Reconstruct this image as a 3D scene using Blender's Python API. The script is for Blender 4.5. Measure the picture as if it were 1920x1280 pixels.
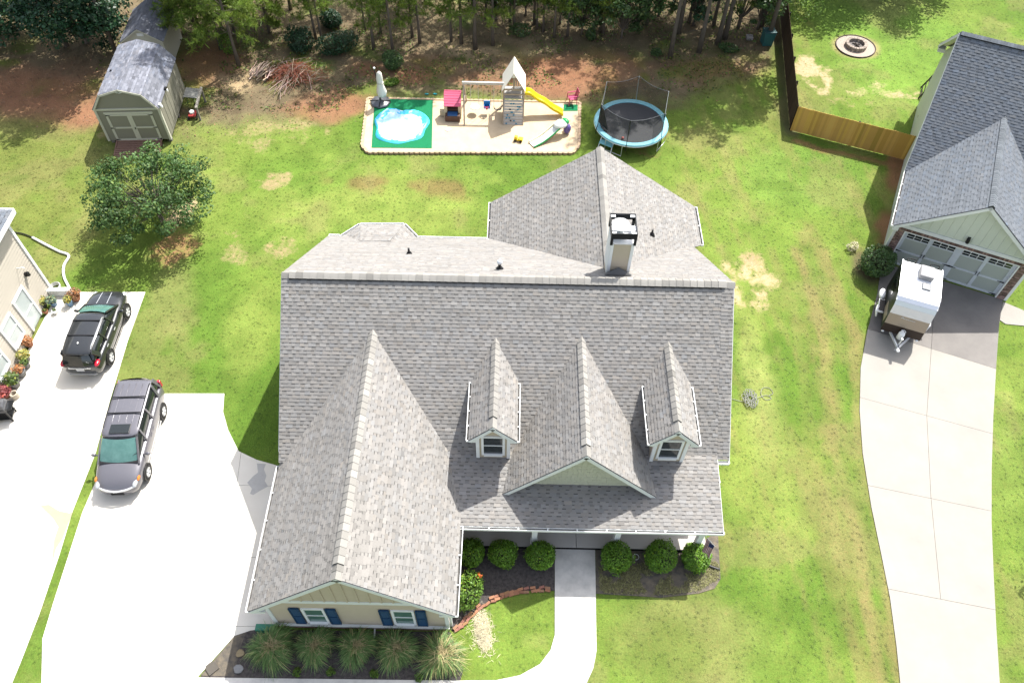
import bpy, math, random
import numpy as np
from mathutils import Vector, Matrix

random.seed(7)
rng = np.random.default_rng(7)
R = math.radians
C = bpy.context.scene.collection
for o in list(bpy.data.objects):
    bpy.data.objects.remove(o, do_unlink=True)

# ------------------------------------------------------------------ camera, sky, sun, exposure
sc = bpy.context.scene
cam_d = bpy.data.cameras.new('camera')
cam_d.sensor_width = 36.0
cam_d.lens = 28.0
cam_d.clip_start = 0.1
cam_d.clip_end = 1500.0
cam = bpy.data.objects.new('camera', cam_d)
C.objects.link(cam)
cam.matrix_world = Matrix(((0.999764, -0.021638, -0.002091, 0.0), (0.016074, 0.800573, -0.599020, 0.0), (0.014635, 0.598845, 0.800731, 31.0), (0, 0, 0, 1)))
sc.camera = cam

SUN_EL, SUN_AZ = 55.1, 35.1          # azimuth from +Y towards +X
w = bpy.data.worlds.new('World')
sc.world = w
w.use_nodes = True
nt = w.node_tree
sky = nt.nodes.new('ShaderNodeTexSky')
sky.sky_type = 'NISHITA'
sky.sun_disc = False
sky.sun_elevation = R(SUN_EL)
sky.sun_rotation = R(SUN_AZ)
sky.air_density = 1.0
sky.dust_density = 3.0
sky.ozone_density = 0.6
hs = nt.nodes.new('ShaderNodeHueSaturation')          # humid summer sky: paler than the clear model
hs.inputs['Saturation'].default_value = 0.55
nt.links.new(sky.outputs[0], hs.inputs['Color'])
nt.links.new(hs.outputs[0], nt.nodes['Background'].inputs[0])
nt.nodes['Background'].inputs[1].default_value = 0.15
sun_d = bpy.data.lights.new('sun', 'SUN')
sun_d.energy = 4.1
sun_d.angle = R(0.5)
sun_d.color = (1.0, 0.965, 0.90)
sun = bpy.data.objects.new('sun', sun_d)
C.objects.link(sun)
sdir = Vector((math.sin(R(SUN_AZ)) * math.cos(R(SUN_EL)), math.cos(R(SUN_AZ)) * math.cos(R(SUN_EL)), math.sin(R(SUN_EL))))
sun.rotation_euler = (-sdir).to_track_quat('-Z', 'Y').to_euler()
sun.location = (30, 45, 60)
sc.view_settings.view_transform = 'Standard'
sc.view_settings.look = 'None'
sc.view_settings.gamma = 1.0
sc.view_settings.exposure = 1.26
sc.view_settings.use_curve_mapping = False

# ------------------------------------------------------------------ materials
def mat(name, c, rough=0.8, c2=None, scale=6.0, amt=0.5, bump=0.0, bscale=None, metal=0.0, spec=0.3,
        attr=None, coat=0.0, detail=4.0, emit=None, alpha=1.0, trans=0.0, stretch=None, coord='Object', coords_obj=None):
    m = bpy.data.materials.new(name)
    m.use_nodes = True
    n, l = m.node_tree.nodes, m.node_tree.links
    b = n['Principled BSDF']
    b.inputs['Roughness'].default_value = rough
    b.inputs['Metallic'].default_value = metal
    b.inputs['Specular IOR Level'].default_value = spec
    if coat:
        b.inputs['Coat Weight'].default_value = coat
        b.inputs['Coat Roughness'].default_value = 0.06
    if trans:
        b.inputs['Transmission Weight'].default_value = trans
    if alpha < 1:
        b.inputs['Alpha'].default_value = alpha
    tc = n.new('ShaderNodeTexCoord')
    src = tc.outputs[coord]
    if stretch:
        mp = n.new('ShaderNodeMapping')
        mp.inputs['Scale'].default_value = stretch
        l.new(src, mp.inputs[0])
        src = mp.outputs[0]
    nz = n.new('ShaderNodeTexNoise')
    nz.inputs['Scale'].default_value = scale
    nz.inputs['Detail'].default_value = detail
    nz.inputs['Roughness'].default_value = 0.65
    l.new(src, nz.inputs['Vector'])
    if c2 is None:
        c2 = tuple(x * 0.72 for x in c)
    ramp = n.new('ShaderNodeMapRange')
    ramp.inputs['From Min'].default_value = 0.5 - 0.28
    ramp.inputs['From Max'].default_value = 0.5 + 0.28
    ramp.inputs['To Min'].default_value = 0.5 - amt / 2
    ramp.inputs['To Max'].default_value = 0.5 + amt / 2
    l.new(nz.outputs['Fac'], ramp.inputs['Value'])
    mx = n.new('ShaderNodeMix')
    mx.data_type = 'RGBA'
    mx.inputs['A'].default_value = (*c, 1)
    mx.inputs['B'].default_value = (*c2, 1)
    l.new(ramp.outputs[0], mx.inputs['Factor'])
    out = mx.outputs['Result']
    if attr:
        at = n.new('ShaderNodeAttribute')
        at.attribute_name = attr
        mu = n.new('ShaderNodeMix')
        mu.data_type = 'RGBA'
        mu.blend_type = 'MULTIPLY'
        mu.inputs['Factor'].default_value = 1.0
        l.new(out, mu.inputs['A'])
        l.new(at.outputs['Color'], mu.inputs['B'])
        out = mu.outputs['Result']
    l.new(out, b.inputs['Base Color'])
    if bump:
        bp = n.new('ShaderNodeBump')
        bp.inputs['Strength'].default_value = bump
        bp.inputs['Distance'].default_value = 0.02
        n2 = n.new('ShaderNodeTexNoise')
        n2.inputs['Scale'].default_value = bscale or scale * 4
        n2.inputs['Detail'].default_value = 3.0
        l.new(src, n2.inputs['Vector'])
        l.new(n2.outputs['Fac'], bp.inputs['Height'])
        l.new(bp.outputs[0], b.inputs['Normal'])
    return m

def leaf_mat(name, c, rough=0.55, trl=0.35):
    """leaf: the face colour attribute times c, partly translucent"""
    m = bpy.data.materials.new(name)
    m.use_nodes = True
    n, l = m.node_tree.nodes, m.node_tree.links
    b = n['Principled BSDF']
    b.inputs['Roughness'].default_value = rough
    b.inputs['Specular IOR Level'].default_value = 0.35
    at = n.new('ShaderNodeAttribute')
    at.attribute_name = 'Col'
    mu = n.new('ShaderNodeMix')
    mu.data_type = 'RGBA'
    mu.blend_type = 'MULTIPLY'
    mu.inputs['Factor'].default_value = 1.0
    mu.inputs['A'].default_value = (*c, 1)
    l.new(at.outputs['Color'], mu.inputs['B'])
    l.new(mu.outputs['Result'], b.inputs['Base Color'])
    t = n.new('ShaderNodeBsdfTranslucent')
    l.new(mu.outputs['Result'], t.inputs['Color'])
    mixs = n.new('ShaderNodeMixShader')
    mixs.inputs[0].default_value = trl
    l.new(b.outputs[0], mixs.inputs[1])
    l.new(t.outputs[0], mixs.inputs[2])
    l.new(mixs.outputs[0], n['Material Output'].inputs[0])
    return m

M = {}
# ------------------------------------------------------------------ object helpers
WM = {}
def thing(name, label, cat, loc=(0, 0, 0), rz=0.0, group=None):
    o = bpy.data.objects.new(name, None)
    C.objects.link(o)
    o.empty_display_size = 0.3
    o.location = loc
    o.rotation_euler = (0, 0, rz)
    WM[o.name] = Matrix.Translation(Vector(loc)) @ Matrix.Rotation(rz, 4, 'Z')
    return tag(o, label, cat, group)

def tag(o, label=None, cat=None, group=None, kind=None):
    if label: o['label'] = label
    if cat: o['category'] = cat
    if group: o['group'] = group
    if kind: o['kind'] = kind
    return o

def link(me, name, parent=None, world=False, kind=None, label=None):
    o = bpy.data.objects.new(name, me)
    C.objects.link(o)
    if parent is not None:
        o.parent = parent
        if world and parent.name in WM:
            o.matrix_parent_inverse = WM[parent.name].inverted()
    if kind: o['kind'] = kind
    if label: o['label'] = label
    return o

def copy_tree(o, parent=None):
    c = o.copy()
    C.objects.link(c)
    if parent is not None:
        c.parent = parent
    for ch in [x for x in C.objects if x.parent == o]:
        copy_tree(ch, c)
    return c

class MB:
    """collects faces, then links them as one mesh object"""
    def __init__(self, M4=None):
        self.v, self.f, self.mi, self.cols, self.sm = [], [], [], [], []
        self.M4 = M4
        self.m = 0
        self.col = None
        self.s = False
    def pv(self, p):
        if self.M4 is not None:
            p = self.M4 @ Vector(p)
        self.v.append((p[0], p[1], p[2]))
        return len(self.v) - 1
    def face(self, idx):
        self.f.append(tuple(idx)); self.mi.append(self.m); self.cols.append(self.col); self.sm.append(self.s)
    def poly(self, pts):
        self.face([self.pv(p) for p in pts])
        return self
    def box(self, x0, x1, y0, y1, z0, z1):
        i = [self.pv((x, y, z)) for z in (z0, z1) for x, y in ((x0, y0), (x1, y0), (x1, y1), (x0, y1))]
        for q in ((3, 2, 1, 0), (4, 5, 6, 7), (0, 1, 5, 4), (1, 2, 6, 5), (2, 3, 7, 6), (3, 0, 4, 7)):
            self.face([i[k] for k in q])
        return self
    def obox(self, c, ax, ay, az):
        c, ax, ay, az = Vector(c), Vector(ax), Vector(ay), Vector(az)
        i = [self.pv(c + sx * ax + sy * ay + sz * az) for sz in (-1, 1) for sx, sy in ((-1, -1), (1, -1), (1, 1), (-1, 1))]
        for q in ((3, 2, 1, 0), (4, 5, 6, 7), (0, 1, 5, 4), (1, 2, 6, 5), (2, 3, 7, 6), (3, 0, 4, 7)):
            self.face([i[k] for k in q])
        return self
    def bar(self, p, q, w, h, up=(0, 0, 1)):
        """box from p to q, w across, h along up"""
        p, q = Vector(p), Vector(q)
        d = (q - p)
        L = d.length
        d.normalize()
        s = d.cross(Vector(up))
        if s.length < 1e-5:
            s = d.cross(Vector((1, 0, 0)))
        s.normalize()
        u = s.cross(d)
        return self.obox((p + q) / 2, d * L / 2, s * w / 2, u * h / 2)
    def prism(self, pts, z0, z1):
        """pts: 2D outline counter-clockwise"""
        b = [self.pv((x, y, z0)) for x, y in pts]
        t = [self.pv((x, y, z1)) for x, y in pts]
        n = len(pts)
        self.face(t)
        self.face(b[::-1])
        for k in range(n):
            self.face((b[k], b[(k + 1) % n], t[(k + 1) % n], t[k]))
        return self
    def extrude(self, pts, d):
        """3D polygon pushed along d, closed"""
        d = Vector(d)
        a = [self.pv(p) for p in pts]
        b = [self.pv(Vector(p) + d) for p in pts]
        n = len(pts)
        self.face(a[::-1]); self.face(b)
        for k in range(n):
            self.face((a[k], a[(k + 1) % n], b[(k + 1) % n], b[k]))
        return self
    def tube(self, pts, r, n=8, caps=True):
        pts = [Vector(p) for p in pts]
        rs = r if isinstance(r, (list, tuple)) else [r] * len(pts)
        rings = []
        prev = None
        for k, p in enumerate(pts):
            d = (pts[min(k + 1, len(pts) - 1)] - pts[max(k - 1, 0)]).normalized()
            a = prev if prev is not None else (Vector((0, 0, 1)) if abs(d.z) < 0.9 else Vector((1, 0, 0)))
            s = d.cross(a)
            if s.length < 1e-5: s = d.cross(Vector((0.3, 1, 0.2)))
            s.normalize()
            u = s.cross(d).normalized()
            prev = u
            rings.append([self.pv(p + (s * math.cos(2 * math.pi * j / n) + u * math.sin(2 * math.pi * j / n)) * rs[k]) for j in range(n)])
        for a, b in zip(rings, rings[1:]):
            for j in range(n):
                self.face((a[j], a[(j + 1) % n], b[(j + 1) % n], b[j]))
        if caps:
            self.face(rings[0][::-1]); self.face(rings[-1])
        return self
    def lathe(self, prof, n=16, c=(0, 0, 0), axis='Z', caps=True):
        c = Vector(c)
        def pt(r, h, t):
            x, y = r * math.cos(t), r * math.sin(t)
            if axis == 'Z': return c + Vector((x, y, h))
            if axis == 'X': return c + Vector((h, x, y))
            return c + Vector((y, h, x))
        rings = [[self.pv(pt(r, h, 2 * math.pi * j / n)) for j in range(n)] for r, h in prof]
        for a, b in zip(rings, rings[1:]):
            for j in range(n):
                self.face((a[j], a[(j + 1) % n], b[(j + 1) % n], b[j]))
        if caps:
            self.face(rings[0][::-1]); self.face(rings[-1])
        return self
    def ell(self, c, rad, nu=12, nv=8):
        c = Vector(c)
        prof = []
        rings = []
        for k in range(1, nv):
            t = math.pi * k / nv
            rings.append([self.pv(c + Vector((rad[0] * math.sin(t) * math.cos(2 * math.pi * j / nu), rad[1] * math.sin(t) * math.sin(2 * math.pi * j / nu), -rad[2] * math.cos(t)))) for j in range(nu)])
        b, tp = self.pv(c + Vector((0, 0, -rad[2]))), self.pv(c + Vector((0, 0, rad[2])))
        for j in range(nu):
            self.face((b, rings[0][(j + 1) % nu], rings[0][j]))
            self.face((tp, rings[-1][j], rings[-1][(j + 1) % nu]))
        for a, bb in zip(rings, rings[1:]):
            for j in range(nu):
                self.face((a[j], a[(j + 1) % nu], bb[(j + 1) % nu], bb[j]))
        return self
    def mesh(self, name, mats):
        me = bpy.data.meshes.new(name)
        me.from_pydata(self.v, [], self.f)
        for m in (mats if isinstance(mats, (list, tuple)) else [mats]):
            me.materials.append(m)
        if any(self.mi):
            me.polygons.foreach_set('material_index', self.mi)
        if any(self.sm):
            me.polygons.foreach_set('use_smooth', self.sm)
        if any(c is not None for c in self.cols):
            a = me.attributes.new('Col', 'FLOAT_COLOR', 'FACE')
            a.data.foreach_set('color', [x for c in self.cols for x in ((*c, 1.0) if c is not None else (1, 1, 1, 1))])
        me.update()
        return me
    def build(self, name, mats, parent=None, world=False, kind=None, label=None, bevel=0.0):
        o = link(self.mesh(name, mats), name, parent, world, kind, label)
        if bevel:
            b = o.modifiers.new('bevel', 'BEVEL')
            b.width = bevel; b.segments = 2; b.limit_method = 'ANGLE'
        return o

def np_mesh(name, V, Q, mats, cols=None, smooth=False):
    """V (n,3); Q (m,k) all faces with k corners"""
    me = bpy.data.meshes.new(name)
    V = np.asarray(V, np.float32); Q = np.asarray(Q, np.int32)
    m, k = Q.shape
    me.vertices.add(len(V)); me.vertices.foreach_set('co', V.ravel())
    me.loops.add(m * k); me.loops.foreach_set('vertex_index', Q.ravel())
    me.polygons.add(m)
    me.polygons.foreach_set('loop_start', np.arange(0, m * k, k, dtype=np.int32))
    for mm in (mats if isinstance(mats, (list, tuple)) else [mats]):
        me.materials.append(mm)
    if cols is not None:
        a = me.attributes.new('Col', 'FLOAT_COLOR', 'FACE')
        cc = np.ones((m, 4), np.float32); cc[:, :3] = cols
        a.data.foreach_set('color', cc.ravel())
    me.update(calc_edges=True)
    if smooth:
        me.polygons.foreach_set('use_smooth', np.ones(m, bool))
    return me

def unit(a):
    return a / np.maximum(np.linalg.norm(a, axis=-1, keepdims=True), 1e-9)

def leaves(cen, nor, length, width, cols, droop=0.0, r=None):
    """one kite-shaped quad per leaf; returns V, Q, cols"""
    r = r or rng
    n = len(cen)
    nor = unit(nor)
    t = unit(np.cross(nor, r.normal(size=(n, 3))))
    b = np.cross(nor, t)
    L = np.broadcast_to(np.asarray(length, float), (n,))[:, None]
    Wd = np.broadcast_to(np.asarray(width, float), (n,))[:, None]
    V = np.stack([cen - t * L * 0.5, cen + b * Wd * 0.5, cen + t * L * 0.5 - nor * L * droop, cen - b * Wd * 0.5], 1).reshape(-1, 3)
    Q = np.arange(4 * n).reshape(n, 4)
    return V, Q, cols

def merge(parts):
    Vs, Qs, Cs, off = [], [], [], 0
    for V, Q, c in parts:
        Vs.append(V); Qs.append(Q + off); Cs.append(np.broadcast_to(c, (len(Q), 3))); off += len(V)
    return np.concatenate(Vs), np.concatenate(Qs), np.concatenate(Cs)

def leaf_tones(n, r=None, lo=0.65, hi=1.35, yellow=0.12):
    r = r or rng
    k = r.uniform(lo, hi, (n, 1))
    c = np.repeat(k, 3, 1)
    yl = r.random(n) < yellow
    c[yl] *= np.array([1.7, 1.25, 0.9])
    return c

def noise2(x, y, seed=0, octaves=4, scale=1.0):
    """smooth value noise in 0..1 at world points"""
    out = np.zeros_like(x, float); amp = 1.0; tot = 0.0
    for o in range(octaves):
        rr = np.random.default_rng(seed * 101 + o)
        G = rr.random((128, 128))
        fx, fy = x / scale * 2 ** o + 17.3 * o, y / scale * 2 ** o + 5.1 * o
        ix, iy = np.floor(fx).astype(int), np.floor(fy).astype(int)
        tx, ty = fx - ix, fy - iy
        tx, ty = tx * tx * (3 - 2 * tx), ty * ty * (3 - 2 * ty)
        g = lambda a, b: G[a % 128, b % 128]
        v = (g(ix, iy) * (1 - tx) + g(ix + 1, iy) * tx) * (1 - ty) + (g(ix, iy + 1) * (1 - tx) + g(ix + 1, iy + 1) * tx) * ty
        out += v * amp; tot += amp; amp *= 0.55
    return out / tot

def sstep(a, b, x):
    t = np.clip((x - a) / (b - a), 0, 1)
    return t * t * (3 - 2 * t)

def in_poly(x, y, poly):
    inside = np.zeros(x.shape, bool)
    n = len(poly)
    for i in range(n):
        x0, y0 = poly[i]; x1, y1 = poly[(i + 1) % n]
        c = ((y0 > y) != (y1 > y)) & (x < (x1 - x0) * (y - y0) / (y1 - y0 + 1e-12) + x0)
        inside ^= c
    return inside

def smooth_line(pts, n=6):
    """Catmull-Rom through 2D/3D points"""
    P_ = [np.array(p, float) for p in pts]
    P_ = [2 * P_[0] - P_[1]] + P_ + [2 * P_[-1] - P_[-2]]
    out = []
    for i in range(1, len(P_) - 2):
        for k in range(n):
            t = k / n
            a, b, c, d = P_[i - 1], P_[i], P_[i + 1], P_[i + 2]
            out.append(0.5 * ((2 * b) + (c - a) * t + (2 * a - 5 * b + 4 * c - d) * t * t + (3 * b - a - 3 * c + d) * t ** 3))
    out.append(P_[-2])
    return [tuple(float(q) for q in p) for p in out]

# ------------------------------------------------------------------ the materials
M['shingle'] = mat('grey_asphalt_shingle', (0.220, 0.211, 0.200), 0.95, (0.180, 0.173, 0.165), 30, 0.9, 0.25, 160, spec=0.1, attr='Col')
M['slate_shingle'] = mat('slate_blue_shingle', (0.128, 0.140, 0.158), 0.93, (0.10, 0.112, 0.13), 30, 0.9, 0.25, 160, spec=0.15, attr='Col')
M['felt'] = mat('roof_deck', (0.10, 0.095, 0.09), 0.95)
M['white'] = mat('white_paint', (0.74, 0.75, 0.74), 0.5, (0.66, 0.67, 0.66), 3, 0.6)
M['trim'] = mat('off_white_trim', (0.66, 0.68, 0.66), 0.55, (0.58, 0.60, 0.58), 4, 0.6)
M['beige'] = mat('beige_siding', (0.47, 0.40, 0.30), 0.7, (0.42, 0.355, 0.265), 3, 0.7)
M['shake'] = mat('sage_gable_shake', (0.46, 0.46, 0.36), 0.75, (0.40, 0.40, 0.31), 5, 0.7)
M['cream'] = mat('cream_siding', (0.42, 0.385, 0.325), 0.7, (0.385, 0.35, 0.295), 3, 0.6)
M['sage'] = mat('pale_sage_siding', (0.53, 0.57, 0.48), 0.7, (0.48, 0.52, 0.44), 3, 0.6)
M['navy'] = mat('navy_shutter_paint', (0.012, 0.05, 0.115), 0.45, (0.01, 0.04, 0.09), 6)
M['glass'] = mat('window_glass', (0.02, 0.028, 0.03), 0.06, spec=0.8)
M['glass_green'] = mat('pale_blinds_behind_glass', (0.10, 0.19, 0.16), 0.1, (0.06, 0.12, 0.10), 3, spec=0.7)
M['brick'] = mat('brown_brick', (0.15, 0.095, 0.08), 0.9, (0.22, 0.16, 0.14), 9, 1.0, 0.3, 40, attr='Col')
M['mortar'] = mat('mortar', (0.36, 0.33, 0.30), 0.95, None, 20, 0.6)
M['redbrick'] = mat('garden_brick', (0.30, 0.16, 0.10), 0.9, (0.22, 0.115, 0.075), 9, 1.0, 0.4, 60, attr='Col')
M['drive'] = mat('pale_new_concrete', (0.62, 0.60, 0.55), 0.85, (0.50, 0.47, 0.41), 0.6, 0.55, 0.1, 60)
M['drive_old'] = mat('grey_cream_concrete', (0.285, 0.268, 0.238), 0.85, (0.225, 0.212, 0.192), 0.55, 0.95, 0.15, 60, detail=7)
M['drive_dark'] = mat('dark_grey_concrete', (0.185, 0.172, 0.16), 0.8, (0.12, 0.112, 0.106), 0.8, 1.0, 0.15, 60, detail=7)
M['walk'] = mat('walk_concrete', (0.58, 0.56, 0.52), 0.85, (0.33, 0.32, 0.305), 1.8, 1.0, 0.2, 50, detail=7)
M['porchfloor'] = mat('porch_concrete', (0.42, 0.40, 0.37), 0.8, (0.36, 0.34, 0.32), 1.2, 0.7)
M['mulch'] = mat('black_mulch', (0.030, 0.026, 0.026), 0.95, (0.085, 0.075, 0.07), 9, 1.2, 1.0, 30)
M['mulch_dry'] = mat('weathered_mulch', (0.15, 0.125, 0.09), 0.95, (0.055, 0.052, 0.05), 4, 1.4, 1.0, 30)
M['sand'] = mat('play_sand', (0.50, 0.40, 0.275), 0.95, (0.40, 0.31, 0.205), 1.6, 1.0, 0.5, 30, detail=8)
M['edging'] = mat('tan_edging_block', (0.34, 0.25, 0.175), 0.9, (0.25, 0.18, 0.125), 7, 0.9, 0.3, 30, attr='Col')
M['darkwood'] = mat('dark_rubber', (0.035, 0.027, 0.022), 0.8)
M['black'] = mat('black_plastic', (0.012, 0.012, 0.013), 0.4)
M['blackmetal'] = mat('black_metal', (0.015, 0.017, 0.02), 0.35, metal=0.4)
M['galv'] = mat('galvanised_steel', (0.66, 0.68, 0.69), 0.35, (0.55, 0.57, 0.59), 5, metal=0.45)
M['chrome'] = mat('bright_chrome', (0.80, 0.81, 0.82), 0.18, metal=0.6)
M['rubber'] = mat('tyre_rubber', (0.015, 0.015, 0.016), 0.75)
M['rim'] = mat('alloy_rim', (0.58, 0.59, 0.60), 0.35, metal=0.25, spec=0.6)
M['grass'] = None

# ------------------------------------------------------------------ shingled roofs
def clip_poly(poly, clip):
    """Sutherland-Hodgman: poly cut to a convex counter-clockwise outline"""
    out = poly
    n = len(clip)
    for i in range(n):
        ax, ay = clip[i]; bx, by = clip[(i + 1) % n]
        inp, out = out, []
        if not inp: break
        side = lambda p: (bx - ax) * (p[1] - ay) - (by - ay) * (p[0] - ax)
        for k in range(len(inp)):
            p, q = inp[k], inp[(k + 1) % len(inp)]
            sp, sq = side(p), side(q)
            if sp >= 0: out.append(p)
            if (sp >= 0) != (sq >= 0):
                t = sp / (sp - sq)
                out.append((p[0] + (q[0] - p[0]) * t, p[1] + (q[1] - p[1]) * t))
    return out

def area2(p):
    return 0.5 * sum(p[i][0] * p[(i + 1) % len(p)][1] - p[(i + 1) % len(p)][0] * p[i][1] for i in range(len(p)))

class Roof:
    """one building's shingled planes: decks, the tabs nearest the camera as single shingles, the rest joined"""
    def __init__(self, house, W4, material, expo=0.145, tone=0.125, singles=300, eye=(0, 0, 31), tooth=(0.15, 0.30), gap=(0.09, 0.18), dash=0.55, warm=0.014):
        self.house, self.W4, self.mat = house, W4, material
        self.e, self.tone, self.ns, self.eye = expo, tone, singles, Vector(eye)
        self.tooth, self.gap, self.dashc, self.warm = tooth, gap, dash, warm
        self.deck = MB(); self.tabs = []; self.fill = []; self.dash = MB(); self.caps = []; self.vents = MB()
    def plane(self, pts, thick=0.05, O=None, U=None):
        """pts: 3D corners, eave edge first (pts[0] -> pts[1] along the eave), counter-clockwise from above"""
        pts = [Vector(p) for p in pts]
        O = pts[0] if O is None else Vector(O)
        U = ((pts[1] - pts[0]) if U is None else Vector(U)).normalized()
        N = (pts[1] - pts[0]).cross(pts[2] - pts[0]).normalized()
        if N.z < 0: N = -N
        V = N.cross(U).normalized()
        self.deck.extrude(pts, -N * thick)
        poly = [((p - O).dot(U), (p - O).dot(V)) for p in pts]
        if area2(poly) < 0: poly = poly[::-1]
        vmax = max(p[1] for p in poly); vmin = min(p[1] for p in poly)
        umin = min(p[0] for p in poly); umax = max(p[0] for p in poly)
        e = self.e
        j = math.floor(vmin / e)
        while j * e < vmax:
            v0 = j * e
            u = umin - random.uniform(0, 0.5)
            run = random.gauss(0, self.tone * 0.35)
            is_t = random.random() < 0.5
            while u < umax:
                wd = random.uniform(*(self.tooth if is_t else self.gap))
                if random.random() < 0.12: run = random.gauss(0, self.tone * 0.35)
                k = 1 + random.gauss(0, self.tone * 0.55) + run
                wm = random.gauss(0, self.warm)
                col = tuple(max(0.3, k * (1 + s * wm)) for s in (1, 0, -1.2))
                rect = [(u, v0), (u + wd, v0), (u + wd, v0 + e * 1.04), (u, v0 + e * 1.04)]
                c = clip_poly(rect, poly)
                if len(c) >= 3 and abs(area2(c)) > 0.0008:
                    full = abs(area2(c)) > 0.96 * wd * e * 1.04
                    self.tabs.append((c, O, U, V, N, v0, 0.017 if is_t else 0.008, col, full, wd))
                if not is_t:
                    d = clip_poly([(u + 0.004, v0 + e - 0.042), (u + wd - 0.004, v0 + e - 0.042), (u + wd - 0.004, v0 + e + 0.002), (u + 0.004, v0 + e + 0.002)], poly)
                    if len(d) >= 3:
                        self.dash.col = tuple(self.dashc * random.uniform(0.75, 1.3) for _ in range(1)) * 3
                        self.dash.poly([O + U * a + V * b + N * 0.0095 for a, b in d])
                u += wd
                is_t = not is_t
            j += 1
    def ridge(self, a, b, width=0.16, drop=0.55, step=0.27, lift=0.06, vent=True):
        """lapped caps from a to b; drop: how far the wings fall per metre sideways"""
        a, b = Vector(a), Vector(b)
        d = b - a; L = d.length; d.normalize()
        s = d.cross(Vector((0, 0, 1))).normalized()
        n = max(1, int(L / step)); st = L / n
        vz = Vector((0, 0, 1))
        vb = self.vents if vent else MB()
        if not vent: self.fill.append(vb)
        vb.extrude([a + s * x + vz * z for x, z in ((-width * 0.93, -width * 0.93 * drop - 0.05), (-width * 0.93, -width * 0.93 * drop + lift - 0.012), (0, lift - 0.012), (width * 0.93, -width * 0.93 * drop + lift - 0.012), (width * 0.93, -width * 0.93 * drop - 0.05))], d * L)
        for k in range(n):
            p, q = a + d * st * k - d * 0.0, a + d * st * (k + 1) + d * 0.05
            mb = MB()
            k2 = 1.16 + random.gauss(0, 0.11)
            mb.col = (k2 * 1.0, k2, k2 * 0.97)
            zz = lambda x: lift - abs(x) * drop - (x * x) * 0.4
            xs = (-width, -width * 0.45, 0, width * 0.45, width)
            top0 = [p + s * x + Vector((0, 0, zz(x) + 0.022)) for x in xs]
            top1 = [q + s * x + Vector((0, 0, zz(x))) for x in xs]
            bot0 = [p + s * x + Vector((0, 0, zz(x) - 0.012)) for x in xs]
            t0 = [mb.pv(x) for x in top0]; t1 = [mb.pv(x) for x in top1]; b0 = [mb.pv(x) for x in bot0]
            for i in range(4):
                mb.face((t0[i], t0[i + 1], t1[i + 1], t1[i])[::-1])
                mb.face((b0[i], b0[i + 1], t0[i + 1], t0[i])[::-1])
            self.caps.append(mb)
    def emit(self, mb, t, base=None):
        c, O, U, V, N, v0, h, col, full, wd = t
        mb.col = col
        lift = lambda b: h + 0.003 - (b - v0) / (self.e * 1.04) * (h - 0.002)
        B = base or Vector((0, 0, 0))
        top = [mb.pv(O + U * a + V * b + N * lift(b) - B) for a, b in c]
        bot = [mb.pv(O + U * a + V * b - N * 0.002 - B) for a, b in c]
        mb.face(top)
        n = len(c)
        for k in range(n):
            mb.face((bot[k], bot[(k + 1) % n], top[(k + 1) % n], top[k]))
    def finish(self):
        roof = self.deck.build('roof', M['felt'], self.house)
        if self.vents.f: self.vents.build('ridge_vent', M['black'], roof)
        for fb in self.fill: fb.build('ridge_base', self.mat, roof)
        for cap in self.caps:
            cap.build('ridge_cap', self.mat, roof)
        full = [i for i, t in enumerate(self.tabs) if t[8]]
        def dist(i):
            t = self.tabs[i]
            p = t[1] + t[2] * t[0][0][0] + t[3] * t[0][0][1]
            return (self.W4 @ p - self.eye).length
        near = set(sorted(full, key=dist)[:self.ns])
        pool = {}
        rest = MB()
        for i, t in enumerate(self.tabs):
            if i in near:
                c, O, U, V, N, v0, h, col, fl, wd = t
                tc = (round(col[1] * 10) / 10 * 1.01, round(col[1] * 10) / 10, round(col[1] * 10) / 10 * 0.985)
                key = (math.ceil(wd * 40), h, tc)
                if key not in pool:
                    w2 = math.ceil(wd * 40) / 40 + 0.004
                    mb = MB()
                    self.emit(mb, ([(0, 0), (w2, 0), (w2, self.e * 1.04), (0, self.e * 1.04)], Vector((0, 0, 0)), Vector((1, 0, 0)), Vector((0, 1, 0)), Vector((0, 0, 1)), 0.0, h, tc, True, w2))
                    pool[key] = mb.mesh('shingle', self.mat)
                o = link(pool[key], 'shingle', roof)
                m3 = Matrix((U, V, N)).transposed().to_4x4()
                m3.translation = O + U * min(a for a, b in c) + V * v0
                o.matrix_local = m3
            else:
                self.emit(rest, t)
        rest.build('shingles', self.mat, roof, kind='stuff')
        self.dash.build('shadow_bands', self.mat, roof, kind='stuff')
        return roof

def gutter(parent, a, b, out, w=0.11, h=0.11, brackets=1.0, name='gutter', m=None):
    """open trough from a to b; out: unit vector away from the wall; with hanger straps"""
    a, b, out = Vector(a), Vector(b), Vector(out)
    d = (b - a).normalized()
    z = Vector((0, 0, 1))
    mb = MB()
    mid = (a + b) / 2; L = (b - a).length / 2
    mb.m = 0
    mb.obox(mid + out * w - z * h / 2, d * L, out * 0.012, z * (h / 2 + 0.01))
    mb.obox(mid - z * h / 2, d * L, out * 0.006, z * h / 2)
    for e in (a, b):
        mb.obox(e + out * w / 2 - z * h / 2, d * 0.008, out * w / 2, z * h / 2)
    n = max(1, int((b - a).length / brackets))
    for k in range(n + 1):
        c = a + d * ((b - a).length * k / n if n else 0)
        mb.obox(c + out * w / 2 - z * 0.008, d * 0.02, out * w / 2, z * 0.008)
    mb.m = 1
    mb.obox(mid + out * w / 2 - z * h, d * L, out * w / 2, z * 0.01)
    return mb.build(name, [m or M['white'], M['felt']], parent)

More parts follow.
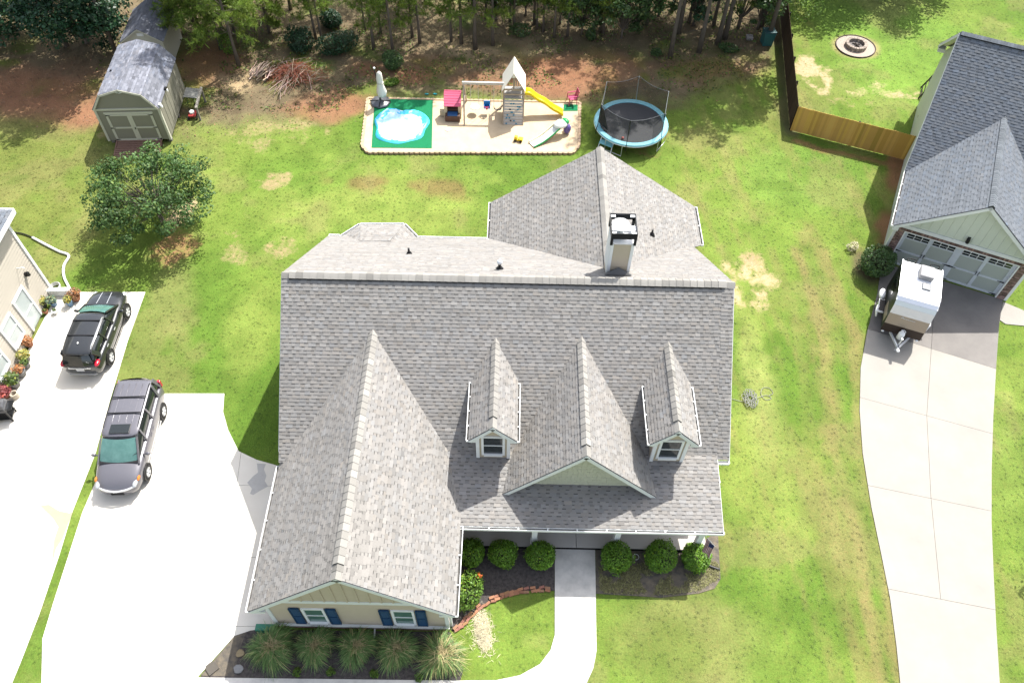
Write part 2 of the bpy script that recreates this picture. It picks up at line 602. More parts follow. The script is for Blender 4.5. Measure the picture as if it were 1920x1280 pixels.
# ------------------------------------------------------------------ the main house (house axes = world axes)
HZ = Matrix.Identity(4)
house = thing('house', 'large grey shingled house with two dormers, a chimney and a front garage wing', 'house')
GE, GR, GZE, GZR, GX = -8.97, -1.74, 2.87, 6.25, -5.37       # garage wing: eaves, ridge
FY, FZ = 15.26, 3.45                                         # break between porch roof and steep front
RY, RZ = 20.58, 7.60                                         # main ridge
BY, BZ = 27.25, 2.85                                         # back eave
XL, XR = -8.97, 8.68
sF = (RZ - FZ) / (RY - FY); sB = (RZ - BZ) / (BY - RY); sP = (FZ - 2.75) / (FY - 12.42)
fz = lambda y: FZ + sF * (y - FY)
fy = lambda z: FY + (z - FZ) / sF
roof = Roof(house, HZ, M['shingle'], singles=300)
# steep front, porch roof, back
roof.plane([(XL, 14.75, fz(14.75)), (GX, 14.75, fz(14.75)), (GX, FY, FZ), (XL, FY, FZ)], O=(XL, FY, FZ), U=(1, 0, 0))
roof.plane([(XL, FY, FZ), (8.2, FY, FZ), (8.2, RY, RZ), (XL, RY, RZ)])
roof.plane([(8.2, 15.12, fz(15.12)), (XR, 15.12, fz(15.12)), (XR, RY, RZ), (8.2, RY, RZ)])
roof.plane([(-3.2, 12.42, 2.75), (8.2, 12.42, 2.75), (8.2, FY, FZ), (-3.2, FY, FZ)])
roof.plane([(XR, BY, BZ), (XL, BY, BZ), (XL, RY, RZ), (XR, RY, RZ)])
# garage wing: each plane ends in its valley on the main roof
sG = (GZR - GZE) / (GX - GE)
yv = fy(GZR)
roof.plane([(GE, 14.95, GZE), (GE, 9.0, GZE), (GX, 9.0, GZR), (GX, yv, GZR)][::1], O=(GE, 9.0, GZE), U=(0, -1, 0))
sG2 = (GZR - 2.84) / (GX - GR)
zb = FZ; xb = GX + (GZR - zb) / -sG2 if False else GX + (GZR - zb) / ((GZR - 2.84) / (GR - GX))
roof.plane([(GR, 9.0, 2.84), (GR, 12.78, 2.84), (xb, FY + 0.02, zb), (GX, yv, GZR), (GX, 9.0, GZR)], O=(GR, 9.0, 2.84), U=(0, 1, 0))
# centre gable over the porch
CX, CZ, CY = 2.78, 6.2, 13.6
yc = fy(CZ)
xw, zt = 2.94, 3.08
zp = lambda y: 2.75 + sP * (y - 12.42)
for s in (-1, 1):
    roof.plane([(CX + s * xw, CY, zt), (CX + s * 2.59, FY, FZ), (CX, yc, CZ), (CX, CY, CZ)], O=(CX + s * xw, CY, zt), U=(0, s, 0))
# back wing
WX, WZ, WL, WR_, WY = 4.04, 6.45, -1.12, 9.22, 29.9
yb = RY + (RZ - WZ) / sB
roof.plane([(WL, WY, 2.8), (WL, BY + 0.05, 2.8), (WX, yb, WZ), (WX, WY, WZ)][::-1], O=(WL, WY, 2.8), U=(0, -1, 0))
roof.plane([(WR_, BY - 0.05, 2.8), (WR_, WY, 2.8), (WX, WY, WZ), (WX, yb, WZ)], O=(WR_, BY, 2.8), U=(0, 1, 0))
# bay bump at the back
by0 = [(-8.4, 27.3, 2.72), (-7.56, 28.17, 2.72), (-5.42, 28.24, 2.72), (-4.69, 27.35, 2.72)]
bt = [(-7.2, 26.25, 3.58), (-5.8, 26.25, 3.58)]
roof.plane([by0[1], by0[0], bt[0]])
roof.plane([by0[2], by0[1], bt[0], bt[1]])
roof.plane([by0[3], by0[2], bt[1]])
# dormers' roof planes
DORM = [(-0.57, 'left'), (6.17, 'right')]
DZ, DE, DW, DYF = 6.12, 5.16, 0.90, 14.72
yd = fy(DZ); yde = fy(DE)
for dx, _ in DORM:
    roof.plane([(dx - DW, DYF, DE), (dx - DW, yde, DE), (dx, yd, DZ), (dx, DYF, DZ)][::-1], O=(dx - DW, DYF, DE), U=(0, -1, 0), thick=0.04)
    roof.plane([(dx + DW, DYF, DE), (dx + DW, yde, DE), (dx, yd, DZ), (dx, DYF, DZ)], O=(dx + DW, DYF, DE), U=(0, 1, 0), thick=0.04)
# ridges
roof.ridge((XL + 0.3, RY, RZ), (XR - 0.35, RY, RZ), 0.21, 0.55, lift=0.075)
roof.ridge((XL, RY, RZ), (XL + 0.32, RY, RZ), 0.18, 0.75, lift=0.03, vent=False)
roof.ridge((XR - 0.36, RY, RZ), (XR, RY, RZ), 0.18, 0.75, lift=0.03, vent=False)
roof.ridge((GX, 8.98, GZR), (GX, 9.55, GZR), 0.18, 0.93, lift=0.022, vent=False)
roof.ridge((GX, 9.5, GZR), (GX, yv + 0.1, GZR), 0.19, 0.84)
roof.ridge((CX, CY, CZ), (CX, CY + 0.5, CZ), 0.16, 1.05, lift=0.022, vent=False)
roof.ridge((CX, CY + 0.45, CZ), (CX, yc + 0.1, CZ), 0.17, 0.93)
roof.ridge((WX, WY, WZ), (WX, yb - 0.05, WZ), 0.19, 0.6)
for dx, _ in DORM:
    roof.ridge((dx, DYF, DZ), (dx, DYF + 0.5, DZ), 0.15, 1.06, lift=0.022, vent=False)
    roof.ridge((dx, DYF + 0.45, DZ), (dx, yd + 0.1, DZ), 0.16, 0.95)
roof_o = roof.finish()

# walls
wall = MB()
wall.box(-8.62, 8.25, 15.3, 26.95, 0.3, 3.0)                       # main block
for x in (-8.62, 8.25 - 0.12):                                     # gable ends of the main block
    wall.extrude([(x, 15.3, 3.0), (x, 26.95, 3.0), (x, RY, RZ - 0.35)], (0.12, 0, 0))
wall.box(-0.85, 8.92, 27.0, 29.62, 0.3, 2.72)
wall.extrude([(-0.85, 29.5, 2.72), (8.92, 29.5, 2.72), (WX, 29.5, WZ - 0.25)], (0, 0.12, 0))
wall.prism([(-8.2, 26.9), (-4.9, 26.9), (-5.5, 27.95), (-7.5, 27.9)], 0.3, 2.66)
wall.box(-8.60, -2.12, 9.42, 15.3, 0.38, 2.66)                     # garage wing
wall.extrude([(-8.60, 9.42, 2.66), (-2.12, 9.42, 2.66), (GX, 9.42, GZR - 0.16)], (0, 0.10, 0))
wall_o = wall.build('wall', M['beige'], house)
base = MB()
base.box(-8.66, 8.29, 15.26, 26.99, 0.0, 0.296)
base.box(-0.89, 8.96, 27.0, 29.66, 0.0, 0.296)
base.box(-8.64, -2.06, 9.38, 15.2, 0.0, 0.24)
base.build('foundation', M['mortar'], house)
# brick courses of the garage front foundation
bm_ = {}
for row in range(3):
    x = -8.62 + (0.1 if row % 2 else 0)
    while x < -2.25:
        k = random.choice((0.8, 1.0, 1.25, 1.5))
        if k not in bm_:
            mb = MB(); mb.col = (k, k * 0.9, k * 0.85); mb.box(0, 0.195, -0.03, 0.05, 0, 0.066); bm_[k] = mb.mesh('brick', M['brick'])
        o = link(bm_[k], 'brick', wall_o); o.location = (x, 9.37, 0.02 + row * 0.076); x += 0.205
# lap siding of the garage front, one board per course
nb = 13
for k in range(nb):
    z0 = 0.40 + k * (2.66 - 0.40) / nb
    mb = MB()
    mb.extrude([(-8.58, 9.42, z0), (-8.58, 9.395, z0), (-8.58, 9.412, z0 + 0.178), (-8.58, 9.42, z0 + 0.178)], (6.44, 0, 0))
    mb.build('siding_board', M['beige'], wall_o)
mb = MB(); mb.box(-8.66, -2.06, 9.30, 9.42, 0.30, 0.375); mb.build('water_table', M['trim'], house)
mb = MB(); mb.box(-8.45, -2.3, 9.375, 9.42, 2.70, 2.94); mb.build('frieze_board', M['trim'], house)
for x in (-8.66, -2.20):
    mb = MB(); mb.box(x, x + 0.14, 9.365, 9.43, 0.38, 2.66); mb.build('corner_board', M['trim'], house)
# board-and-batten boards in the garage gable
xs = [GX - 3.0 + k * 0.405 for k in range(16)]
for a, b in zip(xs, xs[1:]):
    top = lambda x: GZR - 0.20 - abs(x - GX) * sG
    pts = [(a, 9.41, 2.945), (b - 0.03, 9.41, 2.945)]
    zt_a, zt_b = top(a), top(b - 0.03)
    if max(zt_a, zt_b) < 3.0: continue
    pts += [(b - 0.03, 9.41, max(zt_b, 2.95))]
    if a < GX < b - 0.03: pts.append((GX, 9.41, top(GX)))
    pts += [(a, 9.41, max(zt_a, 2.95))]
    mb = MB(); mb.extrude(pts, (0, -0.02, 0)); mb.build('gable_board', M['beige'], wall_o)
    if top(b) > 3.0:
        mb = MB(); mb.box(b - 0.045, b + 0.015, 9.36, 9.40, 2.945, top(b)); mb.build('batten', M['beige'], wall_o)

def rake(parent, p, q, up, h=0.17, t=0.03, m=None, shadow=True):
    """board hung under a rake edge from p to q (top edge), facing -up direction given"""
    p, q, n = Vector(p), Vector(q), Vector(up)
    d = (q - p).normalized()
    s = d.cross(n).normalized()
    if s.z > 0: s = -s
    mb = MB()
    mb.extrude([p, q, q + s * h, p + s * h], n * t)
    return mb.build('rake_board', m or M['trim'], parent)
def rakes(parent, x0, xc, x1, y, ze, zc, n=(0, -1, 0), h=0.17, soffit=0.35, z1=None):
    z1 = ze if z1 is None else z1
    for xa, za in ((x0, ze), (x1, z1)):
        rake(parent, (xa, y + 0.01, za - 0.055), (xc, y + 0.01, zc - 0.055), n, h)
        mb = MB()
        if xa == x0:
            kp = MB(); kp.extrude([(xc - 0.12, y + 0.012, zc - 0.13), (xc + 0.12, y + 0.012, zc - 0.13), (xc, y + 0.012, zc - 0.005)], n_ := Vector(n) * 0.034); kp.build('peak_block', M['trim'], parent)
        mb.extrude([(xa, y + 0.012, za - 0.07), (xc, y + 0.012, zc - 0.07), (xc, y + soffit, zc - 0.07), (xa, y + soffit, za - 0.07)], (0, 0, -0.03))
        mb.build('soffit', M['trim'], parent)
rakes(house, GE, GX, GR, 9.0, GZE, GZR, soffit=0.42, z1=2.84)
rakes(house, CX - xw, CX, CX + xw, CY, zt, CZ, soffit=0.4, h=0.15)
rakes(house, WL, WX, WR_, WY - 0.02, 2.8, WZ, n=(0, 1, 0), soffit=-0.3)
# cornice returns of the garage gable
for x0, x1 in ((-8.97, -8.45), (-2.3, -1.76)):
    mb = MB(); mb.box(x0, x1, 9.03, 9.42, 2.58, 2.74); mb.build('cornice_return', M['trim'], house)
mb = MB()   # centre gable wall
mb.extrude([(CX - 2.35, 14.02, zp(14.0) - 0.05), (CX + 2.35, 14.02, zp(14.0) - 0.05), (CX + 2.35, 14.02, 3.66), (CX, 14.02, CZ - 0.14), (CX - 2.35, 14.02, 3.66)], (0, 0.08, 0))
cg = mb.build('gable_wall', M['shake'], house)
for row in range(12):                                   # shake courses, joined rows
    z0 = 3.20 + row * 0.21
    hw = min(2.25, (CZ - 0.25 - z0 - 0.2) * 1.02)
    if hw < 0.1: break
    mb = MB(); x = CX - hw
    while x < CX + hw - 0.05:
        wd = min(random.uniform(0.12, 0.25), CX + hw - x)
        k = random.uniform(0.86, 1.12); mb.col = (k, k, k)
        mb.box(x + 0.006, x + wd, 13.995 - random.uniform(0, 0.012), 14.02, z0, z0 + 0.205); x += wd
    mb.build('shake_course', M['shake_c'] if 'shake_c' in M else M['shake'], cg)
# gutters
gutter(house, (GR - 0.02, 12.40, 2.74), (8.22, 12.40, 2.74), (0, -1, 0), brackets=1.05)
gutter(house, (GE, 9.0, GZE - 0.02), (GE, 14.7, GZE - 0.02), (-1, 0, 0), brackets=1.1)
gutter(house, (GR, 9.0, 2.82), (GR, 12.36, 2.82), (1, 0, 0), brackets=1.1)
gutter(house, (8.22, 15.10, fz(15.1) - 0.03), (XR, 15.10, fz(15.1) - 0.03), (0, -1, 0), brackets=0.25)
gutter(house, (XL, BY + 0.02, BZ - 0.03), (-8.45, BY + 0.02, BZ - 0.03), (0, 1, 0))
gutter(house, (-4.6, BY + 0.02, BZ - 0.03), (WL - 0.12, BY + 0.02, BZ - 0.03), (0, 1, 0), brackets=1.1)
for a, b in zip(by0, by0[1:]):
    dv = (Vector(b) - Vector(a)).normalized(); ov = Vector((-dv.y, dv.x, 0))
    gutter(house, Vector(a) + ov * 0.01, Vector(b) + ov * 0.01, ov)
gutter(house, (WL - 0.01, BY + 0.1, 2.78), (WL - 0.01, WY, 2.78), (-1, 0, 0))
gutter(house, (WR_ + 0.01, BY, 2.78), (WR_ + 0.01, WY, 2.78), (1, 0, 0))
# main gable rakes (left, right)
for x, n in ((XL, (-1, 0, 0)), (XR, (1, 0, 0))):
    rake(house, (x, 15.1, fz(15.1) - 0.05), (x, RY, RZ - 0.05), n, 0.16)
    rake(house, (x, BY, BZ - 0.05), (x, RY, RZ - 0.05), n, 0.16)
rake(house, (8.2, 12.42, 2.70), (8.2, FY, FZ - 0.05), (1, 0, 0), 0.16)

# windows with shutters in the garage front
def sash_window(parent, x, y, z0, z1, wd, glass, name='window', fr=0.09):
    mb = MB()
    mb.box(x - wd / 2 - fr, x - wd / 2, y - 0.05, y + 0.02, z0 - fr, z1 + fr)
    mb.box(x + wd / 2, x + wd / 2 + fr, y - 0.05, y + 0.02, z0 - fr, z1 + fr)
    mb.box(x - wd / 2, x + wd / 2, y - 0.05, y + 0.02, z1, z1 + fr)
    mb.box(x - wd / 2, x + wd / 2, y - 0.09, y + 0.02, z0 - fr - 0.03, z0)
    mb.box(x - wd / 2, x + wd / 2, y - 0.03, y + 0.02, (z0 + z1) / 2 - 0.02, (z0 + z1) / 2 + 0.025)
    f = mb.build(name, M['white'], parent)
    for a, b in ((z0, (z0 + z1) / 2 - 0.02), ((z0 + z1) / 2 + 0.025, z1)):
        mb = MB(); mb.box(x - wd / 2, x + wd / 2, y - 0.012, y + 0.01, a, b); mb.build('pane', glass, f)
    return f
for x in (-6.95, -3.70):
    sash_window(house, x, 9.40, 0.66, 2.06, 0.66, M['glass_green'])
    for s in (-1, 1):
        mb = MB()
        cx = x + s * 0.66
        mb.box(cx - 0.19, cx + 0.19, 9.345, 9.375, 0.56, 2.20)
        for k in range(2):
            za, zb_ = (0.60, 1.34) if k == 0 else (1.42, 2.16)
            for q in range(9):
                zz = za + 0.03 + q * (zb_ - za - 0.06) / 9
                mb.extrude([(cx - 0.14, 9.345, zz + 0.05), (cx - 0.14, 9.322, zz), (cx - 0.14, 9.345, zz)], (0.28, 0, 0))
        for xa in (cx - 0.19, cx + 0.15):
            mb.box(xa, xa + 0.04, 9.315, 9.345, 0.56, 2.20)
        for za in (0.56, 1.34, 2.14):
            mb.box(cx - 0.15, cx + 0.15, 9.317, 9.345, za, za + 0.06)
        mb.build('shutter', M['navy'], house)

# dormers
for dx, side in DORM:
    mb = MB()
    mb.box(dx - 0.64, dx + 0.64, 15.0, 18.0, 3.2, DE - 0.12)
    mb.extrude([(dx - 0.64, 15.0, DE - 0.12), (dx + 0.64, 15.0, DE - 0.12), (dx, 15.0, DZ - 0.14)], (0, 0.2, 0))
    d = mb.build('dormer', M['beige'], house)
    for s in (-1, 1):
        mb = MB(); mb.box(dx + s * 0.59 - 0.065, dx + s * 0.59 + 0.065, 14.96, 15.05, 3.3, DE - 0.06); mb.build('corner_board', M['white'], d)
    sash_window(d, dx, 15.0, 3.72, 4.94, 0.72, M['glass'], 'window_frame')
    rakes(d, dx - DW, dx, dx + DW, DYF, DE, DZ, h=0.14, soffit=0.28)
    for s in (-1, 1):
        mb = MB(); mb.extrude([(dx + s * 0.9, DYF + 0.02, DE - 0.2), (dx + s * 0.62, DYF + 0.02, DE - 0.2), (dx + s * 0.62, DYF + 0.02, DE + 0.18), (dx + s * 0.9, DYF + 0.02, DE - 0.04)], (0, 0.25, 0)); mb.build('cornice_return', M['trim'], d)
        gutter(d, (dx + s * DW, DYF, DE - 0.02), (dx + s * DW, yde - 0.15, DE - 0.02), (s, 0, 0), 0.09, 0.09, 0.62)

# chimney
ch = MB(); ch.box(3.83, 4.69, 21.5, 22.45, 6.4, 8.68)
ch_o = ch.build('chimney', M['beige'], house)
for k in range(10):
    z0 = 6.9 + k * 0.178
    mb = MB(); mb.extrude([(3.92, 21.5, z0), (3.92, 21.47, z0), (3.92, 21.49, z0 + 0.17), (3.92, 21.5, z0 + 0.17)], (0.68, 0, 0)); mb.build('siding_board', M['beige'], ch_o)
for x in (3.81, 4.60):
    mb = MB(); mb.box(x, x + 0.11, 21.455, 21.5, 6.7, 8.68); mb.build('corner_board', M['white'], ch_o)
for x in (3.795, 4.69):
    mb = MB(); mb.box(x, x + 0.035, 21.50, 22.45, 6.9, 8.68); mb.build('corner_board', M['trim'], ch_o)
cap = MB()                                              # black shroud with a flared skirt, open top
for (x0, x1, y0, y1) in ((3.76, 4.76, 21.42, 21.45), (3.76, 4.76, 22.50, 22.53), (3.76, 3.79, 21.45, 22.50), (4.73, 4.76, 21.45, 22.50)):
    cap.box(x0, x1, y0, y1, 9.02, 9.32)
for x0 in (3.76, 4.66):
    for y0 in (21.42, 22.43):
        cap.box(x0, x0 + 0.10, y0, y0 + 0.10, 8.68, 9.02)
cap.build('chimney_shroud', M['blackmetal'], ch_o)
mb = MB()
mb.box(3.80, 4.72, 21.46, 22.49, 8.69, 8.73)
mb.build('chase_pan', M['galv'], ch_o)
mb = MB(); mb.lathe([(0.19, 8.72), (0.19, 9.1), (0.34, 9.12), (0.34, 9.17), (0.0, 9.30)], 24, (4.16, 22.12, 0)); mb.build('flue_cap', M['galv'], ch_o)
mb = MB(); mb.box(3.79, 4.73, 21.72, 21.98, 9.17, 9.20); mb.box(3.79, 3.95, 21.45, 21.55, 9.25, 9.28); mb.box(4.57, 4.73, 21.45, 21.55, 9.25, 9.28); mb.box(3.79, 3.97, 22.38, 22.5, 9.25, 9.28); mb.box(4.55, 4.73, 22.38, 22.5, 9.25, 9.28); mb.build('cap_bar', M['galv'], ch_o)
mb = MB()                                               # cricket of grey flashing at the foot
mb.poly([(3.7, 21.2, 7.22), (4.8, 21.2, 7.22), (4.25, 21.44, 7.42)]); mb.poly([(3.7, 21.2, 7.22), (4.25, 21.44, 7.42), (3.75, 21.47, 7.05)]); mb.poly([(4.8, 21.2, 7.22), (4.75, 21.47, 7.05), (4.25, 21.44, 7.42)])
mb.build('flashing', mat('lead_flashing', (0.12, 0.12, 0.12), 0.7), ch_o)
# vent pipes through the roof
for (x, y, z, h, r, cap_) in ((-4.54, 24.04, 5.14, 0.34, 0.045, 0), (-0.50, 21.84, 6.70, 0.38, 0.06, 1), (6.37, 25.86, 4.81, 0.33, 0.045, 0)):
    mb = MB(); mb.m = 0
    mb.lathe([(r * 3.6, z - 0.08), (r * 2.2, z + 0.08), (r * 1.1, z + 0.14), (r, z + h)], 12, (x, y, 0))
    if cap_:
        mb.m = 1; mb.ell((x, y, z + h + 0.06), (0.12, 0.12, 0.11))
    mb.build('vent_pipe', [M['black'], M['galv']], house)

# porch: slab with joints, columns, back wall door and light
for a, b in ((-2.05, 2.85), (2.87, 8.15)):
    mb = MB(); mb.box(a, b, 12.72, 15.25, 0.0, 0.16); mb.build('porch_slab', M['porchfloor'], house)
mb = MB(); mb.box(-2.05, 8.15, 12.685, 12.715, 0.0, 0.13); mb.build('brick_edge', M['redbrick'], house)
for x in (1.13, 4.42, 7.72):
    mb = MB()
    mb.box(x - 0.11, x + 0.11, 12.78, 13.0, 0.16, 2.62)
    mb.box(x - 0.15, x + 0.15, 12.74, 13.04, 0.16, 0.34)
    mb.box(x - 0.15, x + 0.15, 12.74, 13.04, 2.45, 2.58)
    mb.build('porch_column', M['white'], house)
mb = MB(); mb.box(-1.9, 8.1, 12.62, 13.1, 2.52, 2.70); mb.build('porch_beam', M['white'], house)
mb = MB(); mb.box(1.9, 2.95, 15.24, 15.30, 0.17, 2.25); dr = mb.build('front_door', M['navy'], house)
# white framed hatch on the right side wall
mb = MB(); mb.box(8.26, 9.02, 15.55, 16.25, 0.35, 0.55)
hb = mb.build('bulkhead_hatch', M['white'], house)
mb = MB(); mb.box(8.36, 8.92, 15.62, 16.18, 0.55, 0.57); mb.build('hatch_panel', M['cream'], hb)
# downspout at the left back of the garage eave
mb = MB(); mb.tube([(GE - 0.03, 14.75, 2.75), (GE + 0.1, 14.85, 2.5), (GE + 0.28, 14.9, 0.2)], 0.045, 6); mb.build('downspout', M['white'], house)
mb = MB(); mb.box(-8.72, -8.62, 9.44, 9.54, 0.02, 2.6); mb.build('downspout', M['white'], house)
mb = MB(); mb.box(-2.06, -1.97, 9.5, 9.59, 0.02, 2.7); mb.build('downspout', M['white'], house)

# ------------------------------------------------------------------ neighbour on the right: slate blue roof, garage gable
RB = (19.79, 28.80)                    # left foot of the garage door
RA = math.atan2(-0.4043, 0.9146)
nh = thing('neighbour_house', 'pale sage house with a slate blue roof and a wide four panel garage door', 'house', (RB[0], RB[1], 0), RA)
RW = WM[nh.name]
rr = Roof(nh, RW, M['slate_shingle'], expo=0.145, tone=0.10, singles=220, tooth=(0.2, 0.34), gap=(0.12, 0.22), dash=0.55, warm=0.02)
# local axes: x along the garage front, y back; door from x=0 to 5.46
ge0, ge1, gc, gez, grz, gy0 = -0.70, 6.16, 2.73, 2.92, 5.58, -0.35
mx0, mrz, mry, mfy, mfz, mby, mbz = -0.80, 8.0, 9.4, 4.1, 2.95, 15.2, 4.0
ms = (mrz - mfz) / (mry - mfy)
gsl = (grz - gez) / (gc - ge0)
gyv = mfy + (grz - mfz) / ms
rr.plane([(ge0, mfy - 0.02, gez), (ge0, gy0, gez), (gc, gy0, grz), (gc, gyv, grz)], O=(ge0, gy0, gez), U=(0, -1, 0))
rr.plane([(ge1, gy0, gez), (ge1, mfy - 0.02, gez), (gc, gyv, grz), (gc, gy0, grz)], O=(ge1, gy0, gez), U=(0, 1, 0))
rr.plane([(mx0, mfy, mfz), (16.0, mfy, mfz), (16.0, mry, mrz), (mx0, mry, mrz)])
rr.plane([(16.0, mby, mbz), (mx0, mby, mbz), (mx0, mry, mrz), (16.0, mry, mrz)])
rr.ridge((gc, gy0, grz), (gc, gyv + 0.05, grz), 0.15, 0.7, 0.15)
rr.ridge((mx0 + 0.05, mry, mrz), (15.9, mry, mrz), 0.16, 0.7, 0.16)
rr.plane([(5.2, 21.0, 4.2), (5.2, 15.5, 4.2), (9.5, 15.5, 7.2), (9.5, 21.0, 7.2)], O=(5.2, 15.5, 4.2), U=(0, -1, 0))
rr.finish()
mb = MB()
mb.box(-0.40, 15.5, 4.3, 14.8, 0.0, 3.0)
mb.extrude([(-0.40, 4.3, 3.0), (-0.40, 14.8, 3.0), (-0.40, 14.8, 3.9), (-0.40, mry, mrz - 0.2)], (0.12, 0, 0))
mb.box(-0.36, -0.06, 0.25, 4.3, 0.0, 2.86)
mb.box(5.52, 5.82, 0.25, 4.3, 0.0, 2.86)
mb.box(-0.36, 5.82, 0.16, 0.3, 2.40, 2.86)
mb.extrude([(-0.42, 0.0, 2.9), (5.88, 0.0, 2.9), (gc, 0.0, grz - 0.12)], (0, 0.12, 0))
mb.box(5.6, 9.0, 15.4, 20.8, 0.0, 4.0)
nw = mb.build('wall', M['sage'], nh)
for k in range(15):                                     # gable boards and battens
    a = gc - 3.0 + k * 0.40
    b = a + 0.375
    top = lambda x: grz - 0.17 - abs(x - gc) * gsl
    if max(top(a), top(b)) < 3.0: continue
    pts = [(a, 0.0, 2.91), (b, 0.0, 2.91), (b, 0.0, max(2.92, top(b)))]
    if a < gc < b: pts.append((gc, 0.0, top(gc)))
    pts.append((a, 0.0, max(2.92, top(a))))
    mb = MB(); mb.extrude(pts, (0, -0.02, 0)); mb.build('gable_board', M['sage'], nw)
    if top(b) > 2.98:
        mb = MB(); mb.box(b, b + 0.05, -0.045, -0.015, 2.91, top(b + 0.02)); mb.build('batten', M['sage'], nw)
mb = MB(); mb.box(-0.42, 5.88, -0.06, 0.16, 2.70, 2.90); mb.build('frieze_board', M['trim'], nh)
for xa, za, xb_, zb2 in ((ge0, gez, gc, grz), (ge1, gez, gc, grz)):
    rake(nh, (xa, gy0 + 0.01, za - 0.05), (xb_, gy0 + 0.01, zb2 - 0.05), (0, -1, 0), 0.16)
    mb = MB(); mb.extrude([(xa, gy0 + 0.02, za - 0.07), (xb_, gy0 + 0.02, zb2 - 0.07), (xb_, 0.02, zb2 - 0.07), (xa, 0.02, za - 0.07)], (0, 0, -0.03)); mb.build('soffit', M['trim'], nh)
for s, x0 in ((-1, ge0), (1, ge1)):
    mb = MB(); mb.box(min(x0, x0 - s * 0.3), max(x0, x0 - s * 0.3), gy0 + 0.02, 0.1, 2.62, 2.80); mb.build('cornice_return', M['trim'], nh)
gutter(nh, (ge0, gy0, gez - 0.02), (ge0, mfy, gez - 0.02), (-1, 0, 0), brackets=1.0)
gutter(nh, (5.2, 15.5, 4.18), (5.2, 21.0, 4.18), (-1, 0, 0), brackets=1.6)
rake(nh, (mx0, mfy, mfz - 0.05), (mx0, mry, mrz - 0.05), (-1, 0, 0), 0.18)
rake(nh, (mx0, mby, mbz - 0.05), (mx0, mry, mrz - 0.05), (-1, 0, 0), 0.18)
for (ya, za, yb_, zb2) in ((mfy, mfz, mry, mrz), (mby, mbz, mry, mrz)):
    mb = MB(); mb.extrude([(mx0 + 0.02, ya, za - 0.08), (mx0 + 0.02, yb_, zb2 - 0.08), (-0.4, yb_, zb2 - 0.08), (-0.4, ya, za - 0.08)], (0, 0, -0.03)); mb.build('soffit', M['trim'], nh)
mb = MB(); mb.box(mx0, -0.4, mby - 0.45, mby, mbz - 0.28, mbz - 0.05); mb.build('cornice_return', M['trim'], nh)
# brick piers and lintel round the door
pool = {}
def bricks(x0, x1, z0, z1, y, wall_, soldier=False):
    bw, bh = (0.07, 0.21) if soldier else (0.205, 0.071)
    row = 0; z = z0
    while z < z1 - 0.02:
        x = x0 - (bw * 0.5 if row % 2 and not soldier else 0)
        while x < x1 - 0.02:
            a, b = max(x, x0), min(x + bw, x1)
            if b - a > 0.03:
                k = random.choice((0.55, 0.75, 0.95, 1.2, 1.6)); kk = (round(b - a, 2), round(min(bh, z1 - z), 2), k)
                if kk not in pool:
                    m_ = MB(); m_.col = (k, k * random.uniform(0.9, 1.0), k * random.uniform(0.86, 1.0)); m_.box(0.004, kk[0] - 0.004, -0.02, 0.03, 0.004, kk[1] - 0.004); pool[kk] = m_.mesh('brick', M['brick'])
                o = link(pool[kk], 'brick', wall_); o.location = (a, y, z)
            x += bw
        z += bh; row += 1
mb = MB(); mb.box(-0.38, -0.02, 0.06, 0.25, 0, 2.70); mb.box(5.48, 5.84, 0.06, 0.25, 0, 2.70); mb.box(-0.02, 5.48, 0.06, 0.25, 2.42, 2.70)
bk = mb.build('brick_surround', M['mortar'], nh)
bricks(-0.38, -0.02, 0.0, 2.42, 0.06, bk); bricks(5.48, 5.84, 0.0, 2.42, 0.06, bk); bricks(-0.38, 5.84, 2.45, 2.66, 0.06, bk, True)
mb = MB(); mb.box(5.42, 5.48, 0.05, 0.30, 0, 2.42); mb.box(-0.02, 0.04, 0.05, 0.30, 0, 2.42); mb.box(0.04, 5.42, 0.05, 0.30, 2.37, 2.42); mb.build('door_jamb', M['white'], nh)
mb = MB(); mb.box(5.84, 5.98, 0.05, 0.30, 0.02, 2.7); mb.build('corner_board', M['white'], nh)
mb = MB(); mb.box(-0.50, -0.38, 0.10, 0.30, 0.02, 2.7); mb.build('corner_board', M['trim'], nh)
# garage door: white rails and stiles, sage panels, windows, strap hinges
M['doorpanel'] = mat('sage_grey_door_panel', (0.36, 0.39, 0.36), 0.6, (0.34, 0.37, 0.34), 2)
mb = MB(); mb.box(0.04, 5.42, 0.26, 0.30, 0.0, 2.37)
gd = mb.build('garage_door', M['doorpanel'], nh)
st = MB()
for a, b in ((0.04, 0.20), (1.30, 1.46), (2.56, 2.90), (4.0, 4.16), (5.26, 5.42)):
    st.box(a, b, 0.225, 0.262, 0.0, 2.37)
for x0, x1 in ((0.20, 1.30), (1.46, 2.56), (2.90, 4.0), (4.16, 5.26)):
    for z0, z1 in ((0.0, 0.12), (0.92, 1.02), (1.86, 1.93), (2.24, 2.37)):
        st.box(x0, x1, 0.227, 0.262, z0, z1)
st.build('door_rails', mat('cool_white_door_paint', (0.60, 0.64, 0.68), 0.5), gd)
for x0 in (0.20, 1.46, 2.90, 4.16):
    for k in range(3):
        a = x0 + 0.02 + k * 0.362
        mb = MB(); mb.box(a, a + 0.335, 0.22, 0.258, 1.94, 2.23); mb.m = 0
        f = mb.build('door_window', M['glass'], gd)
        mb = MB(); mb.box(a - 0.012, a, 0.21, 0.258, 1.93, 2.24); mb.box(a + 0.335, a + 0.35, 0.21, 0.258, 1.93, 2.24); mb.box(a, a + 0.335, 0.212, 0.222, 2.065, 2.085); mb.build('muntin', M['white'], f)
